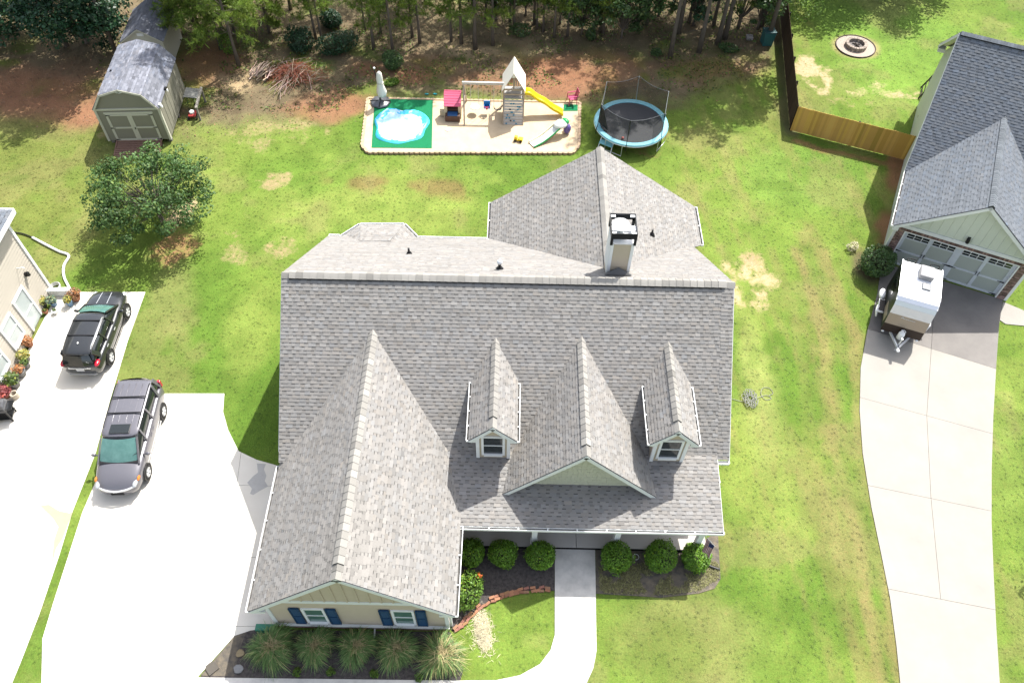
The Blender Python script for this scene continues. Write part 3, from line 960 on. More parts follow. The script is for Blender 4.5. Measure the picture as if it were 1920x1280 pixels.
for x, s in ((0.06, 1), (2.73, 1), (2.73, -1), (5.40, -1)):
    for z in (0.97, 0.07):
        mb = MB(); mb.extrude([(x, 0.222, z - 0.05), (x + s * 0.30, 0.222, z - 0.012), (x + s * 0.34, 0.222, z), (x + s * 0.30, 0.222, z + 0.012), (x, 0.222, z + 0.05)], (0, -0.012, 0)); mb.build('strap_hinge', M['black'], gd)
for x in (1.38, 4.08):
    for s in (-0.06, 0.06):
        mb = MB(); mb.box(x + s - 0.012, x + s + 0.012, 0.195, 0.222, 0.92, 1.18); mb.build('handle', M['black'], gd)
mb = MB(); mb.box(2.66, 2.80, -0.05, -0.03, 2.95, 3.3); mb.lathe([(0.02, 3.28), (0.08, 3.24), (0.09, 3.02), (0.02, 2.96)], 8, (2.73, -0.16, 0)); mb.bar((2.73, -0.04, 3.25), (2.73, -0.16, 3.3), 0.02, 0.02)
mb.build('wall_lantern', M['black'], nh)

# ------------------------------------------------------------------ neighbour on the left: cream siding
lh = thing('neighbour_house', 'cream sided house at the photo edge with a glazed door beside potted plants', 'house', (-23.0, 25.7, 0), 0)
mb = MB(); mb.box(-34.0, -23.12, 8.0, 25.7, 0.0, 5.2)
lw = mb.build('wall', M['cream'], lh, world=True)
for k in range(28):
    z0 = 0.2 + k * 0.178
    mb = MB(); mb.extrude([(-23.12, 25.6, z0), (-23.09, 25.6, z0), (-23.11, 25.6, z0 + 0.174), (-23.12, 25.6, z0 + 0.174)], (0, -17.6, 0)); mb.build('siding_board', M['cream'], lw)
mb = MB(); mb.box(-23.13, -23.04, 25.6, 25.74, 0.05, 5.15); mb.box(-23.2, -23.13, 25.70, 25.74, 0.05, 5.15); mb.build('corner_board', M['white'], lh, world=True)
def lwin(name, y0, y1, z0, z1, split, glass, door=False):
    mb = MB(); f = 0.11
    mb.box(-23.10, -23.03, y0 - f, y0, z0 - f * (0 if door else 1), z1 + f); mb.box(-23.10, -23.03, y1, y1 + f, z0 - f * (0 if door else 1), z1 + f)
    mb.box(-23.10, -23.03, y0, y1, z1, z1 + f)
    if not door: mb.box(-23.10, -23.0, y0, y1, z0 - f, z0)
    for s in split: mb.box(-23.10, -23.05, y0, y1, s - 0.03, s + 0.03)
    o = mb.build(name, M['white'], lh, world=True)
    mb = MB(); mb.box(-23.11, -23.075, y0, y1, z0, z1); mb.build('pane', glass, o)
    return o
M['glass_pale'] = mat('pale_curtained_glass', (0.42, 0.46, 0.45), 0.15, (0.30, 0.34, 0.33), 2, spec=0.6)
ld = lwin('glazed_door', 23.2, 24.1, 0.12, 2.12, (1.05,), M['glass_pale'], True)
lwin('window', 21.65, 22.55, 0.75, 2.05, (1.4,), M['glass_pale'])
lwin('window', 19.9, 20.8, 0.75, 2.05, (1.4,), M['glass_pale'])
mb = MB(); mb.box(-23.09, -22.98, 24.75, 24.87, 2.2, 2.42); mb.lathe([(0.02, 2.5), (0.07, 2.45), (0.08, 2.25), (0.02, 2.2)], 8, (-22.92, 24.81, 0)); mb.build('wall_lantern', M['black'], lh, world=True)
mb = MB(); mb.tube([(-23.09, 24.6, 2.95), (-22.78, 24.6, 3.05), (-22.70, 24.6, 2.98)], 0.02, 6); mb.build('plant_bracket', M['white'], lh, world=True)
mb = MB(); mb.box(-34.0, -22.72, 25.4, 26.05, 5.15, 5.22); mb.m = 0; mb.box(-23.12, -22.72, 8.0, 25.4, 5.15, 5.22); mb.build('soffit', M['trim'], lh, world=True)
mb = MB(); mb.box(-34.0, -22.70, 26.05, 26.17, 5.12, 5.30); mb.box(-22.72, -22.62, 8.0, 26.05, 5.12, 5.30); mb.build('gutter', M['white'], lh, world=True)
lr = Roof(lh, WM[lh.name], M['slate_shingle'], tone=0.14, singles=12, expo=0.16)
T = lambda x, y, z: (x + 23.0, y - 25.7, z)
lr.plane([T(-22.7, 26.05, 5.32), T(-34.0, 26.05, 5.32), T(-34.0, 18.5, 8.4), T(-27.2, 18.5, 8.4)])
lr.plane([T(-22.7, 8.0, 5.32), T(-22.7, 26.05, 5.32), T(-27.2, 18.5, 8.4), T(-27.2, 8.0, 8.4)])
lr.finish()

# ------------------------------------------------------------------ ground sheet with painted soils
X0, X1, Y0, Y1, ST = -48.0, 48.0, 3.0, 64.0, 0.2
nx, ny = int((X1 - X0) / ST) + 1, int((Y1 - Y0) / ST) + 1
gx, gy = np.meshgrid(np.linspace(X0, X1, nx), np.linspace(Y0, Y1, ny))
col = np.zeros((ny, nx, 3)); dens = np.ones((ny, nx))
wx = (noise2(gx, gy, 11, 4, 2.2) - 0.5) * 1.6; wy = (noise2(gx, gy, 12, 4, 2.2) - 0.5) * 1.6   # ragged edges
nf = noise2(gx, gy, 41, 4, 0.75)
n1, n2, n3 = noise2(gx, gy, 1, 5, 7.0), noise2(gx, gy, 2, 5, 1.6), noise2(gx, gy, 3, 4, 3.5)
LUSH, MID, YEL, DRY, TAN, CLAY, STRAW, SANDY = [np.array(c) for c in ((0.070, 0.124, 0.018), (0.110, 0.158, 0.029), (0.160, 0.198, 0.046), (0.185, 0.168, 0.07), (0.30, 0.225, 0.125), (0.215, 0.105, 0.062), (0.128, 0.098, 0.062), (0.40, 0.31, 0.19))]
def put(mask, c, d=None):
    global col, dens
    m = np.clip(mask, 0, 1)[..., None]
    col = col * (1 - m) + c * m
    if d is not None: dens = dens * (1 - m[..., 0]) + d * m[..., 0]
col[:] = MID
put(sstep(0.42, 0.62, n1) * 0.8, LUSH)
put(sstep(0.5, 0.68, n3) * 0.55, YEL)
def spot(p, rx, ry, rot=0.0, soft=0.5, rag=1.0):
    a, b = gx + wx * rag - p[0], gy + wy * rag - p[1]
    c, s = math.cos(rot), math.sin(rot)
    q = np.sqrt(((a * c + b * s) / rx) ** 2 + ((-a * s + b * c) / ry) ** 2)
    return 1 - sstep(1 - soft, 1 + soft * 0.3, q)
def track(pts, wd, rag=0.4):
    d = np.full(gx.shape, 1e9)
    for a, b in zip(pts, pts[1:]):
        ax, ay = a; bx, by = b
        L2 = (bx - ax) ** 2 + (by - ay) ** 2 + 1e-9
        t = np.clip(((gx + wx * rag - ax) * (bx - ax) + (gy + wy * rag - ay) * (by - ay)) / L2, 0, 1)
        d = np.minimum(d, np.hypot(gx + wx * rag - ax - t * (bx - ax), gy + wy * rag - ay - t * (by - ay)))
    return 1 - sstep(wd * 0.3, wd, d)
# broad zones
put(spot((-27.63, 33.29), 8, 9) * 0.75, np.array((0.115, 0.125, 0.034)))                    # olive lawn behind the left house
put(spot((-15.36, 22.77), 3.2, 6, 0.2) * 0.8, LUSH)
put(spot((-11.53, 19.23), 1.6, 4.0) * 0.9, LUSH * 1.02)
put(spot((-12.68, 23.50), 1.2, 3.4) * 0.6, YEL)
put(spot((-16.84, 25.41), 1.5, 3.0, 0.3) * 0.5, DRY)
put(spot((-7.74, 32.20), 7, 2.6) * 0.75, YEL)
put(spot((-12.31, 34.67), 4, 1.8) * 0.5, LUSH * 1.2)
put(spot((-6.14, 33.98), 6, 0.9, -0.1) * sstep(0.4, 0.6, n2) * 0.8, np.array((0.15, 0.105, 0.045)))
put(spot((13.44, 31.61), 4.5, 6) * 0.75, MID * 1.12)
put(spot((16.59, 35.61), 4.5, 3.5) * 0.6, np.array((0.112, 0.185, 0.035)))
put(spot((11.81, 23.51), 0.8, 5.0) * 0.7, YEL * 1.1)
put(spot((11.04, 16.00), 1.9, 5.0) * 0.75, YEL)
put(spot((11.67, 20.40), 1.0, 5.5, 0, 0.9) * 0.6, np.array((0.20, 0.21, 0.075)))
put(track([(16.30, 31.29), (15.95, 26.34), (15.06, 21.70), (14.64, 17.12), (14.50, 13.64), (14.48, 10.54), (14.16, 7.40)], 1.0, 0.9) * 0.55 * sstep(0.3, 0.6, nf), np.array((0.170, 0.135, 0.060)))
put(track([(15.26, 18.77), (15.09, 15.59), (14.93, 12.28), (14.63, 8.93)], 0.22, 0.2) * 0.75, np.array((0.21, 0.13, 0.07)))
put(track([(17.19, 26.37), (16.08, 21.72), (15.33, 17.14), (15.12, 13.19), (14.85, 10.34)], 0.5, 0.4) * 0.7, LUSH)
put(spot((7.01, 9.17), 3.4, 2.2) * 0.5, DRY * 0.9)
put(spot((6.14, 8.57), 1.6, 1.2) * 0.5, MID * 0.75)
put(spot((0.31, 8.84), 1.8, 1.8) * 0.6, MID * 1.25)
put(spot((21.98, 16.26), 1.3, 9) * 0.6, np.array((0.115, 0.155, 0.036)))
put(spot((26.69, 46.97), 7, 8) * 0.85, np.array((0.118, 0.192, 0.034)))
# mower and wheel streaks down the side lawn
for off, k in ((-1.3, .4), (0, .9), (0.7, .5), (1.5, .8), (2.3, .4)):
    ln = [((15.11, 29.66)[0] + off, (15.11, 29.66)[1]), ((15.50, 24.27)[0] + off, (15.50, 24.27)[1]), ((14.66, 18.75)[0] + off * .8, (14.66, 18.75)[1]), ((14.50, 14.11)[0] + off * .7, (14.50, 14.11)[1]), ((13.97, 7.77)[0] + off * .6, (13.97, 7.77)[1])]
    put(track(ln, 0.42, 0.35) * k * (0.5 + n2), np.array((0.165, 0.15, 0.055)) if off in (-1.3, 0, 1.5) else LUSH * 1.1)
# dry and bare places: how bare, and the soil colour that shows there
bare = np.zeros((ny, nx)); earth = np.zeros((ny, nx, 3)) + TAN
for p, rx, ry, k, c in (((-13.85, 33.95), 1.2, 1.2, 1.0, TAN), ((-14.94, 30.73), 1.0, 1.4, .9, TAN), ((-14.56, 28.39), 1.0, 1.1, .8, TAN), ((-12.24, 29.42), 0.9, .8, .9, TAN), ((-17.92, 31.05), 1.1, 1.9, 1.1, SANDY), ((-17.71, 28.68), 1.8, 1.3, .9, CLAY * 1.3), ((-20.38, 32.01), 1.9, 1.1, .9, TAN), ((-13.14, 38.43), 2.2, 1.6, .9, TAN), ((-15.47, 38.10), 1.6, 2.2, .8, TAN),
                        ((12.38, 27.32), 1.25, 2.4, 1.3, np.array((0.40, 0.30, 0.18))), ((12.46, 29.19), 0.9, 0.9, .6, TAN), ((19.45, 45.52), 1.3, 2.6, 1.1, SANDY), ((23.06, 43.94), 2.2, 0.9, 1.0, SANDY), ((21.34, 42.50), 2.2, 0.9, .8, TAN), ((24.99, 43.45), 1.8, 0.7, 1.0, SANDY * 0.9),
                        ((-8.57, 25.64), 0, 0, 0, TAN), ((18.56, 28.61), 0.8, 0.6, .8, TAN), ((-24.13, 37.81), 1.3, 1.1, .9, TAN), ((-26.23, 37.01), 2.0, 1.0, .4, DRY), ((-22.31, 25.61), 0.6, 1.2, .7, DRY), ((16.86, 28.56), 1.2, 1.8, .4, DRY), ((7.63, 37.67), 2.4, 1.1, .8, CLAY * 0.8), ((8.99, 38.60), .8, .5, .8, CLAY * 1.2)):
    if k:
        m = sstep(0.0, 0.8, spot(p, rx * 1.2, ry * 1.2, 0, 0.9, 1.3)) * (0.35 + 0.65 * sstep(0.34, 0.58, 0.5 * nf + 0.5 * n2)) * min(k, 1.15)
        earth = earth * (1 - np.clip(m * 1.6, 0, 1)[..., None]) + c * 0.88 * np.clip(m * 1.6, 0, 1)[..., None]
        bare = np.maximum(bare, 0.66 * m); dens *= 1 - 0.8 * m
# woodland edge: pine straw, red clay, then the ragged change to lawn
edge = 44.0 + 0 * gx
ex = [(-30.55, 37.59)[0], (-27.20, 37.95)[0], (-24.53, 38.54)[0], (-17.42, 38.28)[0], (-11.86, 39.48)[0], (-8.98, 42.49)[0], (3.83, 42.96)[0], (9.47, 41.80)[0], (16.78, 47.20)[0], (18.63, 50.40)[0]]
ey = [(-30.55, 37.59)[1] + 2.2, (-27.20, 37.95)[1] + 1, (-24.53, 38.54)[1], (-17.42, 38.28)[1] + 0.2, (-11.86, 39.48)[1], (-8.98, 42.49)[1] - .4, (3.80, 42.14)[1], (9.50, 42.07)[1], (16.67, 46.59)[1], (18.63, 50.40)[1]]
edge = np.interp(gx, ex, ey)
back = sstep(-1.2, 1.6, gy + wy * 2.2 - edge) * (1 - sstep(-0.3, 0.3, gx - 16.7 - 0.146 * (gy - 39.8)))
put(back * sstep(0.25, 0.5, n3 + 0.12), STRAW, 0.10)
put(back * sstep(0.5, 0.62, n2), STRAW * 0.75, 0.1)
put(back * sstep(0.50, 0.64, noise2(gx, gy, 5, 4, 2.5)) * (1 - sstep(46, 49, gy)), np.array((0.10, 0.115, 0.03)), 0.7)
for p, rx, ry, k in (((2.15, 44.58), 4.5, 2.8, 1.0), ((5.66, 45.58), 3.5, 2.2, .7), ((-30.31, 41.99), 5, 3.5, .9), ((-26.62, 39.99), 3.5, 2.0, .9), ((-9.63, 45.01), 1.6, 1.2, .8), ((-6.79, 44.25), 2.5, 1.0, .9), ((-2.32, 44.13), 2, 1, .7), ((-20.42, 45.19), 2.8, 2.8, .8), ((-10.87, 41.61), 3.2, 1.3, .9), ((12.68, 45.85), 4, 2, .5), ((-12.03, 40.51), 3, 1.2, .8), ((-5.18, 45.76), 3, 1.2, .5)):
    put(spot(p, rx, ry, 0, 0.7, 1.2) * k * sstep(0.2, 0.55, n2 + 0.1), CLAY, 0.04)
for p, rx, ry, k in (((-3.85, 47.01), 3.5, 1.4, .8), ((-2.41, 46.46), 2.5, 1.5, .7), ((-17.63, 43.57), 1.8, 1.2, .9), ((1.48, 47.83), 1.5, 1.5, .6), ((-0.34, 49.65), 2, 2, .4), ((-8.31, 45.65), 1.3, 1.3, .5), ((10.44, 44.61), 2, 1, .4)):
    put(spot(p, rx, ry, 0, 0.7, 1.2) * k * sstep(0.3, 0.6, n2), np.array((0.31, 0.225, 0.14)), 0.05)
put(spot((22.79, 36.75), 0.9, 3.4, -0.42) * 0.9, CLAY * 0.9, 0.1)
put(spot((20.58, 31.42), 0.7, 2.2, -0.42) * 0.9, CLAY * 0.9, 0.05)
put(spot((18.84, 28.62), 1.1, 1.6) * 0.9, STRAW * 0.8, 0.05)
put(spot((23.04, 48.79), 1.75, 1.55, 0, 0.25, 0.25) * 0.8, TAN * 0.9, 0.05)
put(track([(16.92, 38.87), (18.94, 37.81), (22.76, 36.65)], 0.35) * 0.7, CLAY, 0.1)
put(track([(18.45, 50.39), (17.47, 44.86), (16.82, 39.72)], 0.8) * 0.7, STRAW * 0.8, 0.15)
put(spot((19.50, 44.94), 0, 0) * 0 if False else 0 * gx, TAN)
col *= np.array([0.92, 0.97, 0.90])
# fine mottling and mowing streaks
ns = noise2(gx * 3.2 + gy * 0.55, gy * 0.42, 51, 4, 2.0)
put(sstep(0.50, 0.66, ns) * 0.34 * dens * (gx > 8.5) * (gx < 22), np.array((0.165, 0.135, 0.055)))
put(sstep(0.52, 0.66, noise2(gx, gy, 52, 5, 2.6)) * 0.42 * dens, np.array((0.160, 0.150, 0.058)))
put(sstep(0.55, 0.68, noise2(gx, gy, 53, 4, 1.2)) * 0.35 * dens, LUSH)
col *= (0.80 + 0.4 * noise2(gx, gy, 21, 3, 0.5))[..., None]
col *= (0.86 + 0.28 * noise2(gx, gy, 22, 3, 1.3))[..., None]

# outlines of paving (no grass grows through)
OWN_DRIVE = [(-17.10, 19.73), (-13.10, 19.83), (-12.93, 18.85), (-12.49, 17.92), (-11.78, 16.86), (-10.91, 16.46), (-10.03, 16.22), (-9.25, 15.40), (-9.04, 10.89), (-8.73, 9.33), (-9.64, 9.19), (-10.20, 8.98), (-11.20, 7.50), (-11.06, 6.91), (-16.71, 6.80), (-17.38, 8.73), (-17.46, 10.08), (-17.61, 13.86), (-17.51, 15.45), (-17.32, 17.69)]
LEFT_DRIVE = [(-22.82, 25.66), (-18.47, 25.79), (-18.42, 22.69), (-18.30, 20.82), (-18.19, 19.15), (-17.96, 16.60), (-18.02, 13.89), (-17.90, 12.01), (-17.83, 9.66), (-17.86, 7.89), (-17.91, 6.78), (-22.02, 6.70), (-25.58, 12.74), (-23.10, 19.00), (-22.86, 25.03)]
WALK = [(1.99, 12.74), (3.64, 12.73), (3.59, 11.16), (3.54, 9.70), (3.51, 8.71), (3.36, 8.09), (3.04, 7.46), (2.67, 7.00), (-11.01, 6.73), (-11.20, 7.48), (-4.77, 7.53), (-1.63, 7.56), (-0.26, 7.60), (0.62, 7.79), (1.36, 8.20), (1.76, 8.71), (1.93, 9.27)]
RIGHT_DRIVE = [(19.55, 28.94), (25.15, 26.53), (24.34, 24.78), (23.43, 22.54), (22.23, 19.51), (21.20, 16.75), (20.33, 14.24), (19.62, 11.94), (18.99, 9.82), (18.32, 7.48), (14.64, 7.41), (14.93, 9.13), (15.18, 10.98), (15.30, 12.73), (15.43, 14.85), (15.70, 17.41), (16.11, 19.64), (16.75, 22.05), (17.65, 24.33), (18.79, 26.78)]
SIDE_WALK = [(25.10, 26.38), (26.09, 25.75), (25.74, 24.82), (24.71, 24.92), (24.49, 25.19)]
PLAY = [(-9.24, 41.83), (4.03, 41.88), (3.82, 37.73), (3.45, 37.10), (-8.60, 36.74), (-9.02, 37.30)]
for poly in (OWN_DRIVE, LEFT_DRIVE, WALK, RIGHT_DRIVE, PLAY, SIDE_WALK):
    dens[in_poly(gx, gy, poly)] = 0
for x0, x1, y0, y1 in ((-8.8, -2.0, 9.2, 15.5), (-8.8, 8.4, 12.6, 27.2), (-1, 9, 26, 29.7), (-40, -23, 5, 25.8)):
    dens[(gx > x0) & (gx < x1) & (gy > y0) & (gy < y1)] = 0
BED_FRONT = [(-9.65, 9.23), (-2.04, 9.30), (-1.73, 8.50), (-1.49, 7.88), (-1.59, 7.48), (-4.77, 7.46), (-11.15, 7.43), (-10.20, 8.98)]
BED_LEFT = [(-1.90, 12.99), (1.99, 12.74), (1.96, 10.98), (1.12, 10.98), (0.18, 10.79), (-0.71, 10.39), (-1.35, 9.80), (-1.89, 9.27), (-2.02, 9.38), (-1.93, 11.04)]
BED_RIGHT = [(3.66, 12.73), (7.43, 12.77), (8.76, 13.60), (8.67, 12.59), (8.59, 11.59), (8.30, 11.20), (7.64, 10.99), (6.15, 10.79), (5.31, 10.83), (3.58, 10.90)]
for poly in (BED_FRONT, BED_LEFT, BED_RIGHT):
    dens[in_poly(gx, gy, poly)] = 0
V = np.stack([gx.ravel(), gy.ravel(), np.zeros(gx.size)], 1)
V[:, 2] = -0.005 + 0.02 * (noise2(gx, gy, 31, 3, 0.8).ravel() - 0.5) * (dens.ravel() > 0.001)
V[:, 2] = np.minimum(V[:, 2], 0.0)
ii = np.arange(nx * ny).reshape(ny, nx)
Q = np.stack([ii[:-1, :-1], ii[:-1, 1:], ii[1:, 1:], ii[1:, :-1]], -1).reshape(-1, 4)
gm = bpy.data.materials.new('soil_and_turf'); gm.use_nodes = True
n_, l_ = gm.node_tree.nodes, gm.node_tree.links
b_ = n_['Principled BSDF']; b_.inputs['Roughness'].default_value = 0.95; b_.inputs['Specular IOR Level'].default_value = 0.1
at = n_.new('ShaderNodeAttribute'); at.attribute_name = 'soil'
tc = n_.new('ShaderNodeTexCoord')
nz = n_.new('ShaderNodeTexNoise'); nz.inputs['Scale'].default_value = 13; nz.inputs['Detail'].default_value = 8; nz.inputs['Roughness'].default_value = 0.75
l_.new(tc.outputs['Object'], nz.inputs['Vector'])
mr = n_.new('ShaderNodeMapRange'); mr.inputs['From Min'].default_value = 0.28; mr.inputs['From Max'].default_value = 0.72; mr.inputs['To Min'].default_value = 0.72; mr.inputs['To Max'].default_value = 1.32
l_.new(nz.outputs['Fac'], mr.inputs['Value'])
# ragged edges of the bare places: bareness against a fine noise
ab = n_.new('ShaderNodeAttribute'); ab.attribute_name = 'bare'
ae = n_.new('ShaderNodeAttribute'); ae.attribute_name = 'earth'
nb_ = n_.new('ShaderNodeTexNoise'); nb_.inputs['Scale'].default_value = 4.2; nb_.inputs['Detail'].default_value = 9; nb_.inputs['Roughness'].default_value = 0.72
l_.new(tc.outputs['Object'], nb_.inputs['Vector'])
ad = n_.new('ShaderNodeMath'); ad.operation = 'ADD'; l_.new(ab.outputs['Fac'], ad.inputs[0]); l_.new(nb_.outputs['Fac'], ad.inputs[1])
th = n_.new('ShaderNodeMapRange'); th.interpolation_type = 'SMOOTHSTEP'; th.inputs['From Min'].default_value = 0.80; th.inputs['From Max'].default_value = 1.34
l_.new(ad.outputs[0], th.inputs['Value'])
be_ = n_.new('ShaderNodeMix'); be_.data_type = 'RGBA'
l_.new(th.outputs[0], be_.inputs['Factor']); l_.new(at.outputs['Color'], be_.inputs['A']); l_.new(ae.outputs['Color'], be_.inputs['B'])
# thatch: small yellow brown flecks between the blades
nh_ = n_.new('ShaderNodeTexNoise'); nh_.inputs['Scale'].default_value = 5.5; nh_.inputs['Detail'].default_value = 9; nh_.inputs['Roughness'].default_value = 0.8
l_.new(tc.outputs['Object'], nh_.inputs['Vector'])
hm = n_.new('ShaderNodeMapRange'); hm.inputs['From Min'].default_value = 0.5; hm.inputs['From Max'].default_value = 0.72; hm.inputs['To Max'].default_value = 0.6
l_.new(nh_.outputs['Fac'], hm.inputs['Value'])
hx = n_.new('ShaderNodeMix'); hx.data_type = 'RGBA'; hx.blend_type = 'MULTIPLY'; hx.inputs['B'].default_value = (1.45, 0.98, 1.25, 1)
l_.new(hm.outputs[0], hx.inputs['Factor']); l_.new(be_.outputs['Result'], hx.inputs['A'])
vm = n_.new('ShaderNodeMix'); vm.data_type = 'RGBA'; vm.blend_type = 'MULTIPLY'; vm.inputs['Factor'].default_value = 1
l_.new(hx.outputs['Result'], vm.inputs['A']); l_.new(mr.outputs[0], vm.inputs['B'])
l_.new(vm.outputs['Result'], b_.inputs['Base Color'])
bp = n_.new('ShaderNodeBump'); bp.inputs['Strength'].default_value = 0.6; bp.inputs['Distance'].default_value = 0.05
l_.new(nz.outputs['Fac'], bp.inputs['Height']); l_.new(bp.outputs[0], b_.inputs['Normal'])
me = np_mesh('ground', V, Q, gm)
a = me.attributes.new('soil', 'FLOAT_COLOR', 'POINT'); cc = np.ones((nx * ny, 4), np.float32); cc[:, :3] = col.reshape(-1, 3); a.data.foreach_set('color', cc.ravel())
a = me.attributes.new('bare', 'FLOAT', 'POINT'); a.data.foreach_set('value', bare.ravel().astype(np.float32))
a = me.attributes.new('earth', 'FLOAT_COLOR', 'POINT'); cc = np.ones((nx * ny, 4), np.float32); cc[:, :3] = earth.reshape(-1, 3); a.data.foreach_set('color', cc.ravel())
a = me.attributes.new('turf', 'FLOAT', 'POINT'); a.data.foreach_set('value', dens.ravel().astype(np.float32))
ground = link(me, 'ground', kind='structure')
fm = mat('far_field', (0.09, 0.14, 0.03), 0.95, (0.13, 0.13, 0.05), 0.08, 1.0, 0.3, 4)
mb = MB()
for x0, x1, y0, y1 in ((-600, 600, 64, 700), (-600, 600, -600, 3), (-600, -48, 3, 64), (48, 600, 3, 64)):
    mb.poly([(x0, y0, -0.004), (x1, y0, -0.004), (x1, y1, -0.004), (x0, y1, -0.004)])
mb.build('field', fm, kind='structure')

# grass blades over the lawn: small tufts instanced by geometry nodes, tinted like the soil below
gmat = bpy.data.materials.new('grass_blade'); gmat.use_nodes = True
n_, l_ = gmat.node_tree.nodes, gmat.node_tree.links
b_ = n_['Principled BSDF']; b_.inputs['Roughness'].default_value = 0.7; b_.inputs['Specular IOR Level'].default_value = 0.15
at = n_.new('ShaderNodeAttribute'); at.attribute_type = 'INSTANCER'; at.attribute_name = 'soil'
a2 = n_.new('ShaderNodeAttribute'); a2.attribute_name = 'Col'
vm = n_.new('ShaderNodeMix'); vm.data_type = 'RGBA'; vm.blend_type = 'MULTIPLY'; vm.inputs['Factor'].default_value = 1
l_.new(at.outputs['Color'], vm.inputs['A']); l_.new(a2.outputs['Color'], vm.inputs['B'])
oi = n_.new('ShaderNodeObjectInfo'); mr = n_.new('ShaderNodeMapRange'); mr.inputs['To Min'].default_value = 0.85; mr.inputs['To Max'].default_value = 1.4
l_.new(oi.outputs['Random'], mr.inputs['Value'])
v2 = n_.new('ShaderNodeMix'); v2.data_type = 'RGBA'; v2.blend_type = 'MULTIPLY'; v2.inputs['Factor'].default_value = 1
l_.new(vm.outputs['Result'], v2.inputs['A']); l_.new(mr.outputs[0], v2.inputs['B']); l_.new(v2.outputs['Result'], b_.inputs['Base Color'])
nrm_ = n_.new('ShaderNodeCombineXYZ'); nrm_.inputs[2].default_value = 1.0; l_.new(nrm_.outputs[0], b_.inputs['Normal'])
tl = n_.new('ShaderNodeBsdfTranslucent'); l_.new(v2.outputs['Result'], tl.inputs['Color'])
ms_ = n_.new('ShaderNodeMixShader'); ms_.inputs[0].default_value = 0.15
l_.new(b_.outputs[0], ms_.inputs[1]); l_.new(tl.outputs[0], ms_.inputs[2]); l_.new(ms_.outputs[0], n_['Material Output'].inputs[0])
tv, tq, tcol = [], [], []
for k in range(9):
    an = random.uniform(0, 6.28); r0 = random.uniform(0, 0.035); h = random.uniform(0.015, 0.034); ln = random.uniform(0.03, 0.06)
    bx, by_ = r0 * math.cos(an), r0 * math.sin(an); px, py = -math.sin(an) * 0.008, math.cos(an) * 0.008
    i = len(tv)
    tv += [(bx - px, by_ - py, 0), (bx + px, by_ + py, 0), (bx + math.cos(an) * ln + px * .3, by_ + math.sin(an) * ln + py * .3, h), (bx + math.cos(an) * ln - px * .3, by_ + math.sin(an) * ln - py * .3, h)]
    tq.append((i + 3, i + 2, i + 1, i)); tcol.append((random.uniform(0.8, 1.3),) * 3)
tuft_me = np_mesh('grass_tuft', tv, tq, gmat, np.array(tcol))
tuft_col = bpy.data.collections.new('grass_tuft_source')
tuft = bpy.data.objects.new('grass_tuft', tuft_me); tuft_col.objects.link(tuft)
ng = bpy.data.node_groups.new('grass_scatter', 'GeometryNodeTree')
ng.interface.new_socket('Geometry', in_out='INPUT', socket_type='NodeSocketGeometry'); ng.interface.new_socket('Geometry', in_out='OUTPUT', socket_type='NodeSocketGeometry')
N = ng.nodes; L = ng.links
gi, go = N.new('NodeGroupInput'), N.new('NodeGroupOutput')
oi_ = N.new('GeometryNodeObjectInfo'); oi_.inputs[0].default_value = ground; oi_.transform_space = 'RELATIVE'
dp = N.new('GeometryNodeDistributePointsOnFaces')
na = N.new('GeometryNodeInputNamedAttribute'); na.data_type = 'FLOAT'; na.inputs[0].default_value = 'turf'
ml = N.new('ShaderNodeMath'); ml.operation = 'MULTIPLY'; ml.inputs[1].default_value = 18.0
L.new(na.outputs[0], ml.inputs[0]); L.new(oi_.outputs['Geometry'], dp.inputs['Mesh']); L.new(ml.outputs[0], dp.inputs['Density'])
io = N.new('GeometryNodeInstanceOnPoints'); to = N.new('GeometryNodeObjectInfo'); to.inputs[0].default_value = tuft; to.inputs['As Instance'].default_value = True
rv = N.new('FunctionNodeRandomValue'); rv.data_type = 'FLOAT_VECTOR'; rv.inputs[1].default_value = (0, 0, 6.28)
rs = N.new('FunctionNodeRandomValue'); rs.data_type = 'FLOAT'; rs.inputs[2].default_value = 0.6; rs.inputs[3].default_value = 1.35
L.new(dp.outputs['Points'], io.inputs['Points']); L.new(to.outputs['Geometry'], io.inputs['Instance']); L.new(rv.outputs[0], io.inputs['Rotation']); L.new(rs.outputs[1], io.inputs['Scale'])
L.new(io.outputs[0], go.inputs[0])
gh = bpy.data.objects.new('grass', bpy.data.meshes.new('grass'))
C.objects.link(gh); gh['kind'] = 'stuff'
md = gh.modifiers.new('scatter', 'NODES'); md.node_group = ng

# ------------------------------------------------------------------ concrete, beds, sand
def sheet(name, poly, z, m, parent=None, kind=None, depth=0.1):
    mb = MB()
    p = poly if area2(poly) > 0 else poly[::-1]
    mb.prism(p, z - depth, z)
    return mb.build(name, m, parent, kind=kind)
def split_poly(poly, a, b):
    """cut along the line a-b; returns left and right pieces (simple outlines)"""
    def side(p): return (b[0] - a[0]) * (p[1] - a[1]) - (b[1] - a[1]) * (p[0] - a[0])
    Lp, Rp = [], []
    for i in range(len(poly)):
        p, q = poly[i], poly[(i + 1) % len(poly)]
        sp, sq = side(p), side(q)
        (Lp if sp >= 0 else Rp).append(p)
        if (sp >= 0) != (sq >= 0):
            t = sp / (sp - sq); c = (p[0] + (q[0] - p[0]) * t, p[1] + (q[1] - p[1]) * t)
            Lp.append(c); Rp.append(c)
    return [x for x in (Lp, Rp) if len(x) > 2 and abs(area2(x)) > 0.02]
